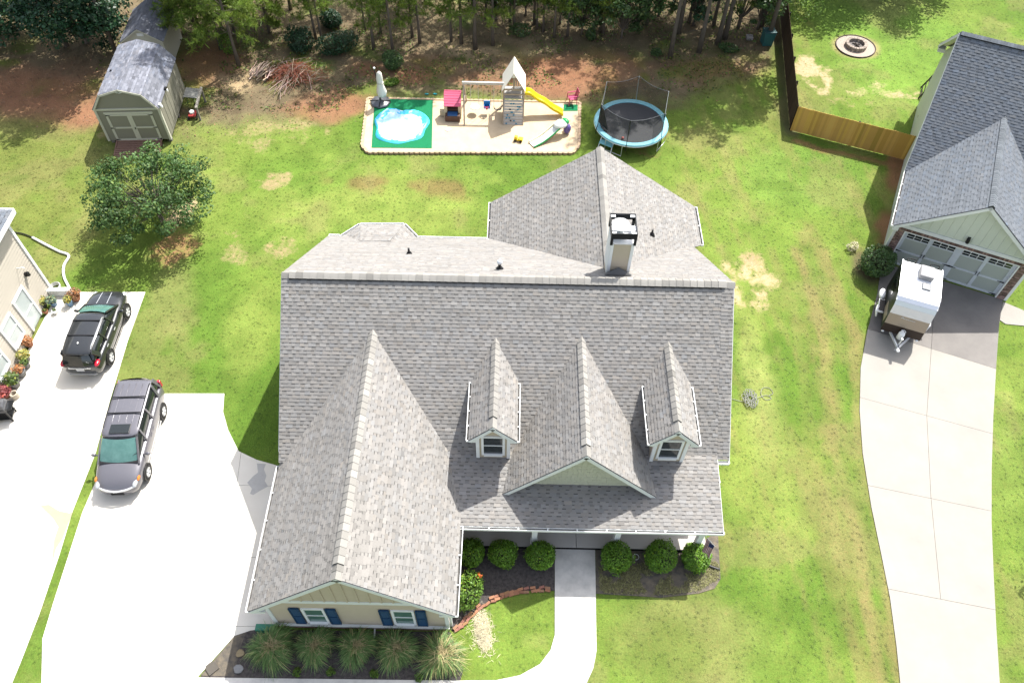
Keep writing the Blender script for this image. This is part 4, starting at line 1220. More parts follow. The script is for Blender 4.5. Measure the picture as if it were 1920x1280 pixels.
def shrink(poly, d):
    p = poly if area2(poly) > 0 else poly[::-1]
    n = len(p); out = []
    for i in range(n):
        a, b, c = Vector(p[i - 1]), Vector(p[i]), Vector(p[(i + 1) % n])
        e1, e2 = (b - a), (c - b)
        if e1.length < 1e-6 or e2.length < 1e-6: continue
        e1.normalize(); e2.normalize()
        n1_, n2_ = Vector((-e1.y, e1.x)), Vector((-e2.y, e2.x))
        m_ = (n1_ + n2_)
        if m_.length < 1e-3: out.append((b.x, b.y)); continue
        m_.normalize(); k = d / max(0.4, m_.dot(n1_))
        out.append((b.x + m_.x * k, b.y + m_.y * k))
    return out
def slabs(name, poly, cuts, m, z=0.035, gap=0.007, special=None):
    base = sheet(name, shrink(poly, 0.03), z - 0.03, M['mulch'], kind='structure')
    pieces = [poly]
    for a, b, *lim in cuts:
        nxt = []
        for p in pieces:
            cx, cy = sum(q[0] for q in p) / len(p), sum(q[1] for q in p) / len(p)
            nxt += split_poly(p, a, b) if (not lim or in_poly(np.array([cx]), np.array([cy]), lim[0])[0]) else [p]
        pieces = nxt
    for p in pieces:
        cx, cy = sum(q[0] for q in p) / len(p), sum(q[1] for q in p) / len(p)
        sheet('concrete_slab', shrink(p, gap), z, special(cx, cy) if special else m, base, depth=0.03)
    return base
cutsR = [((17.53, 24.49), (23.20, 22.19)), ((16.29, 20.37), (21.83, 18.57)), ((15.55, 15.85), (20.52, 14.77)), ((15.23, 11.32), (19.22, 10.58))]
big = [(-60, -60), (60, -60), (60, 80), (-60, 80)]
up = [(15.97, 32.52), (29.39, 28.93), (21.63, 10.11), (11.85, 11.99)]
cutsR += [((21.64, 26.50), (19.15, 19.46), [(15.97, 32.52), (29.39, 28.93), (24.81, 18.12), (13.70, 21.20)]), ((19.15, 19.46), (18.10, 15.31), [(13.65, 20.99), (24.91, 17.77), (23.25, 14.19), (12.76, 16.55)]), ((18.10, 15.31), (17.18, 10.96), [(12.74, 16.42), (23.43, 14.07), (21.63, 10.11), (11.85, 11.99)])]
slabs('driveway', RIGHT_DRIVE, cutsR, M['drive_old'], special=lambda x, y: M['drive_dark'] if y > 23.6 else M['drive_old'])  # slabs nearest the garage door take a darker concrete
slabs('driveway', OWN_DRIVE, [((-20.24, 15.26), (-9.33, 15.22)), ((-19.43, 11.97), (-8.76, 12.09)), ((-17.95, 9.18), (-8.66, 9.37)), ((-16.05, 19.75), (-13.69, 6.86)), ((-11.66, 16.70), (-11.47, 14.85), [(-13.01, 19.83), (-8.73, 19.94), (-7.96, 15.15), (-11.97, 15.33)])], M['drive'])
slabs('driveway', LEFT_DRIVE, [((-23.89, 20.98), (-16.61, 21.73)), ((-22.52, 17.56), (-15.40, 17.41)), ((-21.03, 13.83), (-16.64, 13.95)), ((-19.78, 10.73), (-15.64, 10.83))], M['drive'])
slabs('walkway', WALK, [((1.12, 11.32), (4.51, 11.35), [(1.12, 15.77), (4.80, 15.85), (4.46, 10.54), (1.12, 10.47)]), ((1.12, 10.04), (4.42, 10.02), [(1.12, 12.42), (4.58, 12.50), (4.24, 7.21), (1.12, 7.15)]), ((1.72, 8.79), (3.56, 8.44), [(1.12, 10.26), (4.44, 10.33), (4.24, 7.21), (1.12, 7.15)])] + [((-9.62, 7.68), (-9.53, 6.94), [(-12.62, 7.51), (-0.26, 7.75), (-0.20, 5.36), (-11.95, 5.14)]), ((-8.14, 7.71), (-8.08, 6.97), [(-12.62, 7.51), (-0.26, 7.75), (-0.20, 5.36), (-11.95, 5.14)]), ((-6.67, 7.74), (-6.63, 7.00), [(-12.62, 7.51), (-0.26, 7.75), (-0.20, 5.36), (-11.95, 5.14)]), ((-5.10, 7.77), (-5.08, 7.03), [(-12.62, 7.51), (-0.26, 7.75), (-0.20, 5.36), (-11.95, 5.14)]), ((-3.72, 7.80), (-3.73, 7.06), [(-12.62, 7.51), (-0.26, 7.75), (-0.20, 5.36), (-11.95, 5.14)]), ((-2.04, 7.83), (-2.07, 7.09), [(-12.62, 7.51), (-0.26, 7.75), (-0.20, 5.36), (-11.95, 5.14)]), ((-0.46, 7.86), (-0.52, 7.12), [(-12.62, 7.51), (-0.26, 7.75), (-0.20, 5.36), (-11.95, 5.14)])], M['walk'])
slabs('side_walkway', SIDE_WALK, [], M['drive_old'])
sheet('mulch_bed', BED_FRONT, 0.022, M['mulch'], kind='structure', depth=0.03)
sheet('mulch_bed', BED_LEFT, 0.02, M['mulch'], kind='structure', depth=0.03)
sheet('mulch_bed', BED_RIGHT, 0.02, M['mulch_dry'], kind='structure', depth=0.03)
sheet('mulch_bed', [(-11.13, 7.54), (-10.20, 8.96), (-9.79, 9.15), (-9.88, 8.63), (-9.92, 7.54)], 0.026, M['mulch_dry'], kind='structure', depth=0.03)
for nm, pl_, par, m_ in (('water_stain', [(-19.45, 14.10), (-19.11, 14.16), (-18.57, 13.88), (-18.12, 13.80), (-18.00, 13.85), (-18.01, 12.68), (-18.12, 12.27), (-18.06, 11.74), (-18.09, 11.69), (-18.34, 12.63), (-18.36, 13.18), (-18.71, 13.55)], 'driveway.002', mat('damp_tan_stain', (0.36, 0.30, 0.21), 0.6)),
                        ('water_stain', [(-10.87, 16.28), (-10.47, 16.26), (-10.51, 16.00), (-10.34, 15.70), (-10.36, 15.45), (-10.17, 15.20), (-10.47, 14.99), (-10.72, 14.79), (-10.86, 14.84), (-10.83, 15.08), (-11.09, 15.35), (-10.90, 15.66), (-10.73, 15.84)], 'driveway.001', mat('damp_grey_stain', (0.40, 0.395, 0.38), 0.6))):
    sheet(nm, pl_, 0.0392, m_, bpy.data.objects[par], depth=0.004)
sheet('sand_pit', PLAY, 0.10, M['sand'], kind='structure', depth=0.12)

# ------------------------------------------------------------------ vehicles (local axes: front = +x, z up)
M['greypaint'] = mat('dark_grey_metallic_paint', (0.125, 0.122, 0.138), 0.34, (0.115, 0.112, 0.128), 3, metal=0.35, coat=0.8)
M['blackpaint'] = mat('black_metallic_paint', (0.028, 0.030, 0.033), 0.28, (0.024, 0.026, 0.028), 3, metal=0.3, coat=0.9)
M['carglass'] = mat('tinted_car_glass', (0.012, 0.016, 0.016), 0.05, spec=0.8)
M['windscreen'] = mat('teal_windscreen', (0.035, 0.10, 0.09), 0.06, (0.10, 0.20, 0.18), 2.2, 0.9, spec=0.8)
M['redlamp'] = mat('red_tail_lamp', (0.45, 0.01, 0.03), 0.15, spec=0.7)
M['clearlamp'] = mat('clear_headlamp', (0.33, 0.35, 0.37), 0.12, spec=0.8)
M['amber'] = mat('amber_lamp', (0.60, 0.17, 0.03), 0.2)

M['rimdish'] = mat('shaded_rim_dish', (0.26, 0.265, 0.27), 0.4, metal=0.2)

def loft(st, prof_n, mats, name, parent, subd=1, cap=True):
    """st: list of (x, [(y, z) half profile from bottom to top centre]); mirrored and skinned"""
    mb = MB(); mb.s = True
    rings = []
    for x, hp in st:
        full = [(y, z) for y, z in hp] + [(-y, z) for y, z in hp[::-1] if abs(y) > 1e-6]
        rings.append([mb.pv((x, y, z)) for y, z in full])
    n = len(rings[0])
    for a, b in zip(rings, rings[1:]):
        for j in range(n - 1):
            mb.face((a[j], a[j + 1], b[j + 1], b[j])[::-1])
        mb.face((a[n - 1], a[0], b[0], b[n - 1])[::-1])
    if cap:
        mb.face(rings[0]); mb.face(rings[-1][::-1])
    o = mb.build(name, mats, parent)
    if subd:
        s = o.modifiers.new('smooth', 'SUBSURF'); s.levels = subd; s.render_levels = subd
    return o

def lerp_tab(tab, x):
    for (x0, *a), (x1, *b) in zip(tab, tab[1:]):
        if x0 <= x <= x1:
            t = (x - x0) / (x1 - x0)
            return [p + (q - p) * t for p, q in zip(a, b)]
    return list(tab[0][1:]) if x < tab[0][0] else list(tab[-1][1:])

def wheel(parent, x, y, r, spokes=5, w=0.22):
    s = 1 if y > 0 else -1
    mb = MB(); mb.s = True
    mb.lathe([(r * 0.62, -w / 2), (r * 0.93, -w / 2), (r, -w * 0.32), (r, w * 0.32), (r * 0.93, w / 2), (r * 0.62, w / 2)], 28, (x, y, r), 'Y', caps=False)
    t = mb.build('wheel', M['rubber'], parent)
    mb = MB()
    mb.lathe([(r * 0.66, s * w * 0.30), (r * 0.66, s * w * 0.46), (r * 0.58, s * w * 0.50), (r * 0.56, s * w * 0.2)], 28, (x, y, r), 'Y', caps=False)
    for k in range(spokes):
        a = 2 * math.pi * k / spokes + 0.3
        for da in (-0.16, 0.16):
            p = (x + math.cos(a) * r * 0.08, y + s * w * 0.36, r + math.sin(a) * r * 0.08)
            q = (x + math.cos(a + da) * r * 0.60, y + s * w * 0.44, r + math.sin(a + da) * r * 0.60)
            mb.bar(p, q, r * 0.13, 0.03, (0, s, 0))
    mb.lathe([(r * 0.14, s * w * 0.3), (r * 0.14, s * w * 0.47), (0.005, s * w * 0.5)], 14, (x, y, r), 'Y')
    mb.build('rim', M['rim'], t)
    mb = MB(); mb.lathe([(r * 0.56, s * w * 0.22), (0.01, s * w * 0.26)], 20, (x, y, r), 'Y', caps=False); mb.build('brake_disc', M['rimdish'], t)
    return t

def car(name, label, cat, loc, heading, paint, D, group=None):
    t = thing(name, label, cat, (loc[0], loc[1], loc[2]), heading, group)
    L, W = D['L'], D['W']
    hw = W / 2
    # lower body: x, half width, sill z, widest z, belt/shoulder z, top centre z
    st = []
    for x, kw, zs, zb, zt in D['body']:
        w_ = hw * kw
        st.append((x, [(0.0, zs), (w_ * 0.80, zs), (w_ * 0.96, zs + 0.06), (w_ * 1.0, (zs + zb) * 0.5 + 0.05), (w_ * 0.985, zb - 0.10), (w_ * 0.93, zb - 0.01), (w_ * 0.80, zb + (zt - zb) * 0.55), (w_ * 0.42, zt), (0.0, zt + 0.012)]))
    body = loft(st, 9, paint, 'body', t, 1)
    # greenhouse in dark glass
    gh_ = []
    for x, zb, wb, zr, wr in D['cabin']:
        gh_.append((x, [(0.0, zb), (hw * wb, zb), (hw * (wb * 0.62 + wr * 0.38), zb + (zr - zb) * 0.45), (hw * wr, zb + (zr - zb) * 0.93), (hw * wr * 0.6, zr - 0.012), (0.0, zr)]))
    loft(gh_, 6, M['carglass'], 'window_band', t, 1)
    # roof skin
    rs = []
    for x, z, wr in D['roof']:
        w_ = hw * wr
        rs.append((x, [(0.0, z - 0.03), (w_ * 0.99, z - 0.09), (w_ * 1.01, z - 0.05), (w_ * 0.93, z - 0.01), (w_ * 0.6, z + 0.014), (0.0, z + 0.024)]))
    roof_ = loft(rs, 6, paint, 'roof', t, 1)
    # windscreen and rear glass as slightly proud panels
    for nm, q, m_ in (('windscreen', D['ws'], M['windscreen']), ('rear_window', D['rw'], M['carglass'])):
        (xa, za, wa), (xb_, zb_, wb_) = q
        mb = MB(); mb.s = True
        rows = []
        for k in range(6):
            f = k / 5
            x, z, w_ = xa + (xb_ - xa) * f, za + (zb_ - za) * f + 0.035 * math.sin(math.pi * f), wa + (wb_ - wa) * f
            bow = D['bow'] * (1 if xa > 0 else -1)
            rows.append([mb.pv((x + bow * (1 - (j / 4 - 1) ** 2), hw * w_ * (j / 4 - 1), z)) for j in range(9)])
        for a, b in zip(rows, rows[1:]):
            for j in range(8):
                mb.face((a[j], a[j + 1], b[j + 1], b[j]) if xa > 0 else (a[j], b[j], b[j + 1], a[j + 1]))
        mb.build(nm, m_, t)
    # pillars along the cabin sides
    for s in (-1, 1):
        for (xa, za, wa), (xb_, zb_, wb_), th in D['pillars']:
            mb = MB(); mb.bar((xa, s * hw * wa, za), (xb_, s * hw * wb_, zb_), th, 0.05, (0, s, 0.5)); mb.build('pillar', paint, t, bevel=0.012)
        mb = MB(); mb.s = True
        xm, zm = D['mirror']
        mb.ell((xm, s * (hw + 0.13), zm), (0.07, 0.12, 0.085), 12, 8); mb.bar((xm, s * hw * 0.92, zm - 0.05), (xm, s * (hw + 0.06), zm - 0.02), 0.05, 0.04); mb.build('mirror', paint, t)
        for xm, zm in D['handles']:
            mb = MB(); mb.bar((xm - 0.09, s * hw * 0.992 + s * 0.012, zm), (xm + 0.09, s * hw * 0.992 + s * 0.012, zm), 0.025, 0.03); mb.build('door_handle', M['chrome'] if D.get('chrome_handles') else paint, t)
        mb = MB(); mb.bar((D['sill'][0], s * hw * 0.985, D['sill'][2]), (D['sill'][1], s * hw * 0.985, D['sill'][2]), 0.03, 0.05); mb.build('side_moulding', M['chrome'] if D.get('chrome_sill') else M['black'], t)
        mb = MB(); mb.tube([(D['rail'][0], s * hw * D['rail'][3], D['rail'][2] - 0.04), (D['rail'][0] - 0.12, s * hw * D['rail'][3], D['rail'][2] + 0.03), (D['rail'][1] + 0.12, s * hw * D['rail'][3], D['rail'][2] + 0.03), (D['rail'][1], s * hw * D['rail'][3], D['rail'][2] - 0.04)], 0.018, 6); mb.build('roof_rail', M['chrome'] if D.get('chrome_rail') else M['blackmetal'], t)
        for x in D['wheels']:
            mb = MB(); mb.lathe([(D['r'] * 1.13, s * (hw - 0.10)), (D['r'] * 1.13, s * (hw + 0.002)), (D['r'] * 1.02, s * (hw + 0.004)), (D['r'] * 1.02, s * (hw - 0.10))], 28, (x, 0, D['r'] + 0.02), 'Y', caps=False); mb.build('wheel_arch', M['black'], t)
            wheel(t, x, s * (hw - 0.10), D['r'])
    for x, z in D['bars']:
        w_ = hw * D['rail'][3]
        mb = MB(); mb.bar((x, -w_, z), (x, w_, z), 0.055, 0.03); mb.build('roof_bar', M['black'], t, bevel=0.01)
    return t, body, roof_

VAN = dict(L=5.10, W=1.98, bow=0.10, r=0.35, chrome_sill=True,
    body=[(-2.52, 0.86, 0.42, 0.95, 1.02), (-2.44, 0.93, 0.30, 1.05, 1.06), (-2.1, 0.985, 0.26, 1.10, 1.12), (-1.2, 1.0, 0.24, 1.10, 1.12), (0.2, 1.0, 0.24, 1.06, 1.10), (0.95, 0.995, 0.24, 1.03, 1.12), (1.45, 0.985, 0.24, 1.0, 1.10), (1.95, 0.95, 0.25, 0.90, 1.02), (2.30, 0.86, 0.26, 0.78, 0.90), (2.47, 0.70, 0.30, 0.66, 0.74), (2.56, 0.52, 0.36, 0.58, 0.62)],
    cabin=[(-2.47, 1.06, 0.88, 1.08, 0.86), (-2.32, 1.08, 0.91, 1.60, 0.74), (-1.9, 1.09, 0.925, 1.72, 0.76), (-0.6, 1.07, 0.925, 1.745, 0.77), (0.35, 1.05, 0.92, 1.70, 0.755), (0.62, 1.05, 0.915, 1.62, 0.74), (1.35, 1.06, 0.88, 1.12, 0.84), (1.45, 1.05, 0.86, 1.07, 0.84)],
    roof=[(-2.40, 1.60, 0.70), (-2.28, 1.70, 0.75), (-1.8, 1.745, 0.79), (-0.6, 1.77, 0.80), (0.25, 1.735, 0.785), (0.58, 1.665, 0.765)],
    ws=((1.36, 1.10, 0.80), (0.56, 1.64, 0.69)), rw=((-2.50, 1.12, 0.78), (-2.40, 1.58, 0.66)),
    pillars=[((1.50, 1.06, 0.86), (0.56, 1.66, 0.745), 0.09), ((0.35, 1.06, 0.925), (0.22, 1.66, 0.775), 0.09), ((-0.75, 1.07, 0.93), (-0.78, 1.68, 0.785), 0.09), ((-1.85, 1.10, 0.93), (-1.98, 1.68, 0.775), 0.14), ((-2.40, 1.08, 0.90), (-2.30, 1.62, 0.74), 0.2)],
    mirror=(1.05, 1.10), handles=[(0.0, 0.90), (-0.32, 0.90)], sill=(-1.0, 1.1, 0.36), rail=(0.1, -2.1, 1.76, 0.72), wheels=(1.52, -1.50), bars=[(-0.55, 1.82), (-1.35, 1.82)])
# stands on the drive with its nose to the viewer; front wheel over (-15.33, 15.63), rear over (-15.51, 18.59)
vx, vy = (-15.42, 17.09); hdg = math.atan2(-2.96, 0.18)
vh = Vector((math.cos(hdg), math.sin(hdg), 0)); vr = Vector((-vh.y, vh.x, 0))
vc = Vector((vx, vy, 0.035)) - vr * 0.90
van, vbody, vroof = car('minivan', 'dark grey minivan with roof bars and a sunroof parked nose out on the drive', 'minivan', vc, hdg, M['greypaint'], VAN)
mb = MB(); mb.box(-0.02, 0.42, -0.42, 0.42, 1.745, 1.775); mb.build('sunroof', M['carglass'], van, bevel=0.02)
for y in (-0.42, -0.15, 0.15, 0.42):                     # pressed ribs of the roof
    mb = MB(); mb.bar((-0.12, y, 1.773), (-2.1, y, 1.765), 0.022, 0.018); mb.build('roof_rib', M['greypaint'], van)
mb = MB()
mb.s = True
pts = [(2.33, -0.80, 0.72), (2.50, -0.45, 0.70), (2.57, 0.0, 0.69), (2.50, 0.45, 0.70), (2.33, 0.80, 0.72)]
mb.tube(smooth_line(pts, 4), 0.045, 6); mb.build('chrome_grille', M['chrome'], van)
mb = MB(); mb.bar((2.615, -0.055, 0.66), (2.615, -0.075, 0.78), 0.02, 0.02); mb.bar((2.615, 0.055, 0.66), (2.615, 0.075, 0.78), 0.02, 0.02); mb.bar((2.615, -0.06, 0.72), (2.615, 0.06, 0.72), 0.02, 0.018); mb.build('badge', M['chrome'], van)
mb = MB(); mb.box(2.50, 2.585, -0.26, 0.26, 0.40, 0.50); mb.build('lower_grille', M['black'], van)
for s in (-1, 1):
    mb = MB(); mb.s = True; mb.ell((2.20, s * 0.75, 0.775), (0.27, 0.11, 0.075), 12, 8); hl = mb.build('headlight', M['clearlamp'], van)
    mb = MB(); mb.ell((2.03, s * 0.865, 0.83), (0.14, 0.06, 0.06), 10, 6); mb.build('indicator', M['amber'], hl)
    mb = MB(); mb.box(-2.52, -2.40, s * 0.86 - 0.07, s * 0.86 + 0.07, 0.95, 1.35); mb.build('tail_light', M['redlamp'], van, bevel=0.02)
    mb = MB(); mb.bar((1.38, s * 0.12 + 0.1, 1.13), (1.10, s * 0.12 + 0.68, 1.31) if s > 0 else (1.22, -0.45, 1.22), 0.02, 0.02); mb.build('wiper', M['black'], van)
mb = MB(); mb.bar((1.42, -0.78, 1.10), (1.42, 0.78, 1.10), 0.10, 0.02); mb.build('cowl', M['black'], van)

SUV = dict(L=4.75, W=1.90, bow=0.09, r=0.36, chrome_handles=True, chrome_rail=True,
    body=[(-2.36, 0.80, 0.42, 0.86, 0.94), (-2.27, 0.90, 0.32, 0.98, 1.02), (-1.9, 0.975, 0.28, 1.06, 1.10), (-1.0, 0.995, 0.27, 1.06, 1.08), (0.2, 0.99, 0.27, 1.02, 1.06), (0.85, 0.985, 0.27, 1.0, 1.10), (1.3, 0.975, 0.27, 0.98, 1.10), (1.85, 0.93, 0.28, 0.92, 1.03), (2.18, 0.83, 0.30, 0.82, 0.92), (2.33, 0.68, 0.34, 0.70, 0.78), (2.39, 0.5, 0.40, 0.62, 0.66)],
    cabin=[(-2.27, 1.02, 0.84, 1.06, 0.80), (-1.98, 1.05, 0.88, 1.52, 0.68), (-1.6, 1.07, 0.90, 1.62, 0.70), (-0.5, 1.05, 0.91, 1.665, 0.72), (0.12, 1.04, 0.905, 1.63, 0.71), (0.38, 1.04, 0.90, 1.55, 0.70), (1.08, 1.06, 0.86, 1.12, 0.81), (1.18, 1.05, 0.84, 1.07, 0.80)],
    roof=[(-2.12, 1.52, 0.66), (-1.95, 1.60, 0.70), (-1.5, 1.655, 0.73), (-0.5, 1.69, 0.745), (0.08, 1.66, 0.735), (0.36, 1.585, 0.72)],
    ws=((1.10, 1.10, 0.77), (0.33, 1.57, 0.65)), rw=((-2.30, 1.06, 0.74), (-2.06, 1.50, 0.60)),
    pillars=[((1.24, 1.06, 0.83), (0.33, 1.59, 0.70), 0.08), ((0.15, 1.05, 0.91), (0.02, 1.59, 0.73), 0.08), ((-0.85, 1.06, 0.91), (-0.90, 1.60, 0.735), 0.08), ((-1.75, 1.08, 0.90), (-1.95, 1.57, 0.71), 0.22)],
    mirror=(0.82, 1.08), handles=[(-0.12, 0.92), (-1.12, 0.96)], sill=(-0.9, 0.95, 0.40), rail=(0.0, -1.85, 1.67, 0.68), wheels=(1.37, -1.36), bars=[(-0.25, 1.715), (-1.1, 1.70)])
sx, sy = (-18.80, 22.84); hs = math.atan2(2.60, -0.06)
sh = Vector((math.cos(hs), math.sin(hs), 0)); sr = Vector((sh.y, -sh.x, 0))
scn = Vector((sx, sy, 0.035)) - sr * 0.86
suv, sbody, sroof = car('suv', 'black SUV with red tail lights parked facing away beside the cream house', 'suv', scn, hs, M['blackpaint'], SUV)
for s in (-1, 1):
    mb = MB(); mb.s = True; mb.ell((-2.14, s * 0.77, 0.98), (0.22, 0.11, 0.10), 12, 8); mb.build('tail_light', M['redlamp'], suv)
    mb = MB(); mb.s = True; mb.ell((2.06, s * 0.69, 0.79), (0.22, 0.12, 0.07), 12, 8); mb.build('headlight', M['clearlamp'], suv)
    mb = MB(); mb.bar((1.25, s * 0.25, 1.115), (2.05, s * 0.22, 1.0), 0.02, 0.014); mb.build('bonnet_crease', M['chrome'], suv)
mb = MB(); mb.box(-2.40, -2.36, -0.5, 0.5, 0.86, 0.90); mb.build('tailgate_strip', M['chrome'], suv)
mb = MB(); mb.box(-2.41, -2.375, -0.17, 0.17, 0.70, 0.83); mb.build('number_plate', mat('pale_number_plate', (0.55, 0.56, 0.58), 0.4), suv)
mb = MB(); mb.bar((-2.39, -0.62, 0.44), (-2.39, 0.62, 0.44), 0.05, 0.03); mb.build('bumper_strip', M['chrome'], suv)
mb = MB(); mb.poly([(-2.29, -0.52, 1.18), (-2.29, -0.44, 1.14), (-2.285, -0.47, 1.20), (-2.29, -0.36, 1.18), (-2.285, -0.44, 1.25)]); mb.build('window_sticker', M['white'], suv)
mb = MB(); mb.ell((-1.55, 0.0, 1.70), (0.06, 0.03, 0.04), 8, 6); mb.build('roof_antenna', M['white'], suv)
mb = MB(); mb.bar((1.16, -0.70, 1.10), (1.16, 0.70, 1.10), 0.08, 0.02); mb.build('cowl', M['black'], suv)

# travel trailer: white roof, bowed silver and bronze front over a dark band
ta = math.atan2(-0.935, -0.355)
tr = thing('travel_trailer', 'small travel trailer with a white roof and bronze nose parked before the garage door', 'trailer', (19.38, 25.05, 0.035), ta)
M['bronze'] = mat('bronze_panel', (0.34, 0.28, 0.22), 0.4, (0.30, 0.25, 0.20), 3, metal=0.3)
M['silver'] = mat('silver_panel', (0.62, 0.65, 0.70), 0.25, (0.52, 0.55, 0.60), 2, metal=0.6)
M['darkbrown'] = mat('dark_brown_band', (0.035, 0.022, 0.016), 0.45)
M['gel'] = mat('white_roof_membrane', (0.74, 0.75, 0.76), 0.5, (0.70, 0.71, 0.72), 1.5)
tl_, tw = 1.42, 0.92
prof = [(-tl_, 0.55), (-tl_, 2.45), (-tl_ + 0.08, 2.60)]
front = [(0.72, 2.62), (0.98, 2.55), (1.14, 2.40), (1.24, 2.18), (1.36, 1.62), (1.46, 0.95), (1.48, 0.55)]
mb = MB(); mb.extrude([(x, -tw, z) for x, z in prof + front], (0, 2 * tw, 0)); mb.build('body', M['blackmetal'], tr)
def strip(name, pts, m_, off=0.012, w0=None):
    w0 = w0 or tw + 0.005
    mb = MB(); mb.s = True
    for (xa, za), (xb_, zb_) in zip(pts, pts[1:]):
        d = Vector((xb_ - xa, 0, zb_ - za)).normalized(); n = Vector((-d.z, 0, d.x)) if False else Vector((-d.z * -1, 0, -d.x * -1))
        n = Vector((-d.z, 0, d.x)); n = n if n.z > 0 or n.x > 0 else -n
        o = n * off
        mb.poly([(xa + o.x, -w0, za + o.z), (xb_ + o.x, -w0, zb_ + o.z), (xb_ + o.x, w0, zb_ + o.z), (xa + o.x, w0, za + o.z)])
    return mb.build(name, m_, tr)
strip('roof', [(-tl_ + 0.02, 2.56), (-tl_ + 0.1, 2.60), (0.72, 2.62), (0.98, 2.55)], M['gel'])
strip('nose_cap', [(0.98, 2.55), (1.14, 2.40), (1.24, 2.18), (1.344, 1.70)], M['silver'])
strip('nose_panel', [(1.344, 1.70), (1.36, 1.62), (1.445, 1.06)], M['bronze'])
strip('nose_band', [(1.445, 1.06), (1.46, 0.95), (1.48, 0.55)], M['darkbrown'], 0.016)
mb = MB()                                              # thin unreadable script on the nose
pts = [(1.395, y, 1.58 + 0.02 * math.sin(k * 2.1) + (0.07 if k == 2 else 0)) for k, y in enumerate(np.linspace(-0.34, 0.30, 22))]
mb.tube([(p[0] + 0.0, p[1], p[2]) for p in pts], 0.009, 4); mb.tube([(1.39, -0.36, 1.60), (1.385, -0.26, 1.67)], 0.01, 4); mb.build('nose_script', M['white'], tr)
for s in (-1, 1):
    mb = MB(); mb.bar((-tl_, s * tw, 2.60), (0.75, s * tw, 2.63), 0.05, 0.05); mb.bar((0.75, s * tw, 2.63), (1.14, s * tw, 2.41), 0.05, 0.05); mb.build('roof_edge', M['galv'], tr)
    mb = MB(); mb.box(-0.75, 0.05, s * tw - 0.01, s * tw + 0.01, 1.5, 2.15); mb.build('side_window', M['carglass'], tr)
    mb = MB(); mb.box(0.15, 1.15, s * tw - 0.008, s * tw + 0.012, 0.75, 1.25); mb.build('side_panel', M['bronze'], tr)
    wheel(tr, -0.25, s * (tw + 0.16), 0.34, 6)
    mb = MB(); mb.s = True; mb.ell((-0.72, s * (tw + 0.20), 0.72), (0.34, 0.17, 0.16), 14, 8); mb.build('fender', M['gel'], tr)
    mb = MB(); mb.s = True; mb.tube([(0.15, s * (tw + 0.30), 0.74), (0.42, s * (tw + 0.33), 0.66), (0.62, s * (tw + 0.26), 0.42)], [0.06, 0.075, 0.04], 8); mb.box(-0.35, 0.52, min(s * (tw + 0.02), s * (tw + 0.30)), max(s * (tw + 0.02), s * (tw + 0.30)), 0.64, 0.72); mb.build('fender_step', [M['black'] if False else M['gel']], tr)
    mb = MB(); mb.box(-0.30, 0.45, min(s * (tw + 0.02), s * (tw + 0.27)), max(s * (tw + 0.02), s * (tw + 0.27)), 0.721, 0.735); mb.build('step_tread', M['black'], tr)
mb = MB(); mb.box(-1.12, -0.36, -0.16, 0.50, 2.63, 2.92)
ac = mb.build('air_conditioner', mat('grey_plastic_housing', (0.27, 0.265, 0.27), 0.5), tr, bevel=0.06)
mb = MB(); mb.lathe([(0.13, 2.90), (0.13, 2.915), (0.03, 2.915)], 16, (-0.88, 0.10, 0)); mb.build('fan_grille', M['black'], ac)
mb = MB(); mb.box(-0.18, 0.26, 0.05, 0.47, 2.63, 2.70); mb.build('roof_hatch', mat('smoked_roof_hatch', (0.10, 0.11, 0.12), 0.15, spec=0.7), tr, bevel=0.03)
for y0 in (-0.72, 0.35):
    mb = MB(); mb.tube(smooth_line([(-tl_ + 0.02, y0, 2.6), (-tl_ - 0.14, y0 + 0.02, 2.64), (-tl_ - 0.16, y0 + 0.38, 2.64), (-tl_ + 0.02, y0 + 0.40, 2.6)], 5), 0.025, 8); mb.tube([(-tl_ - 0.08, y0 + 0.02, 2.6), (-tl_ - 0.06, y0 + 0.02, 0.7)], 0.02, 6); mb.tube([(-tl_ - 0.08, y0 + 0.38, 2.6), (-tl_ - 0.06, y0 + 0.38, 0.7)], 0.02, 6); mb.build('ladder_rail', M['black'], tr)
mb = MB(); mb.bar((1.45, -0.45, 0.5), (2.28, -0.02, 0.5), 0.08, 0.10); mb.bar((1.45, 0.45, 0.5), (2.28, 0.02, 0.5), 0.08, 0.10); mb.bar((2.2, 0, 0.5), (2.5, 0, 0.5), 0.08, 0.1); mb.tube([(2.12, 0, 0.1), (2.12, 0, 1.0)], 0.04, 8)
mb.build('tow_frame', M['galv'], tr)
mb = MB(); mb.s = True; mb.ell((2.52, 0, 0.56), (0.10, 0.08, 0.07), 10, 6); mb.build('coupler', M['gel'], tr)
for y in (-0.02, 0.10):
    mb = MB(); mb.s = True; mb.lathe([(0.05, 0.55), (0.15, 0.60), (0.15, 0.92), (0.11, 1.0), (0.05, 1.03)], 16, (1.72, y * 1.2, 0)); 
    if y < 0: gb = mb.build('gas_bottle', M['gel'], tr)
mb = MB(); mb.tube([(1.72 + 0.09 * math.cos(k / 10 * 6.28), 0.09 * math.sin(k / 10 * 6.28), 1.08) for k in range(11)], 0.014, 5); mb.build('collar', M['gel'], gb)
for y in (-0.8, 0.8):
    mb = MB(); mb.ell((1.50, y, 0.5), (0.05, 0.07, 0.05), 8, 6); mb.build('marker_lamp', M['gel'], tr)
mb = MB(); mb.box(1.49, 1.53, -0.06, 0.06, 0.86, 0.93); mb.build('nose_lamp', M['gel'], tr)

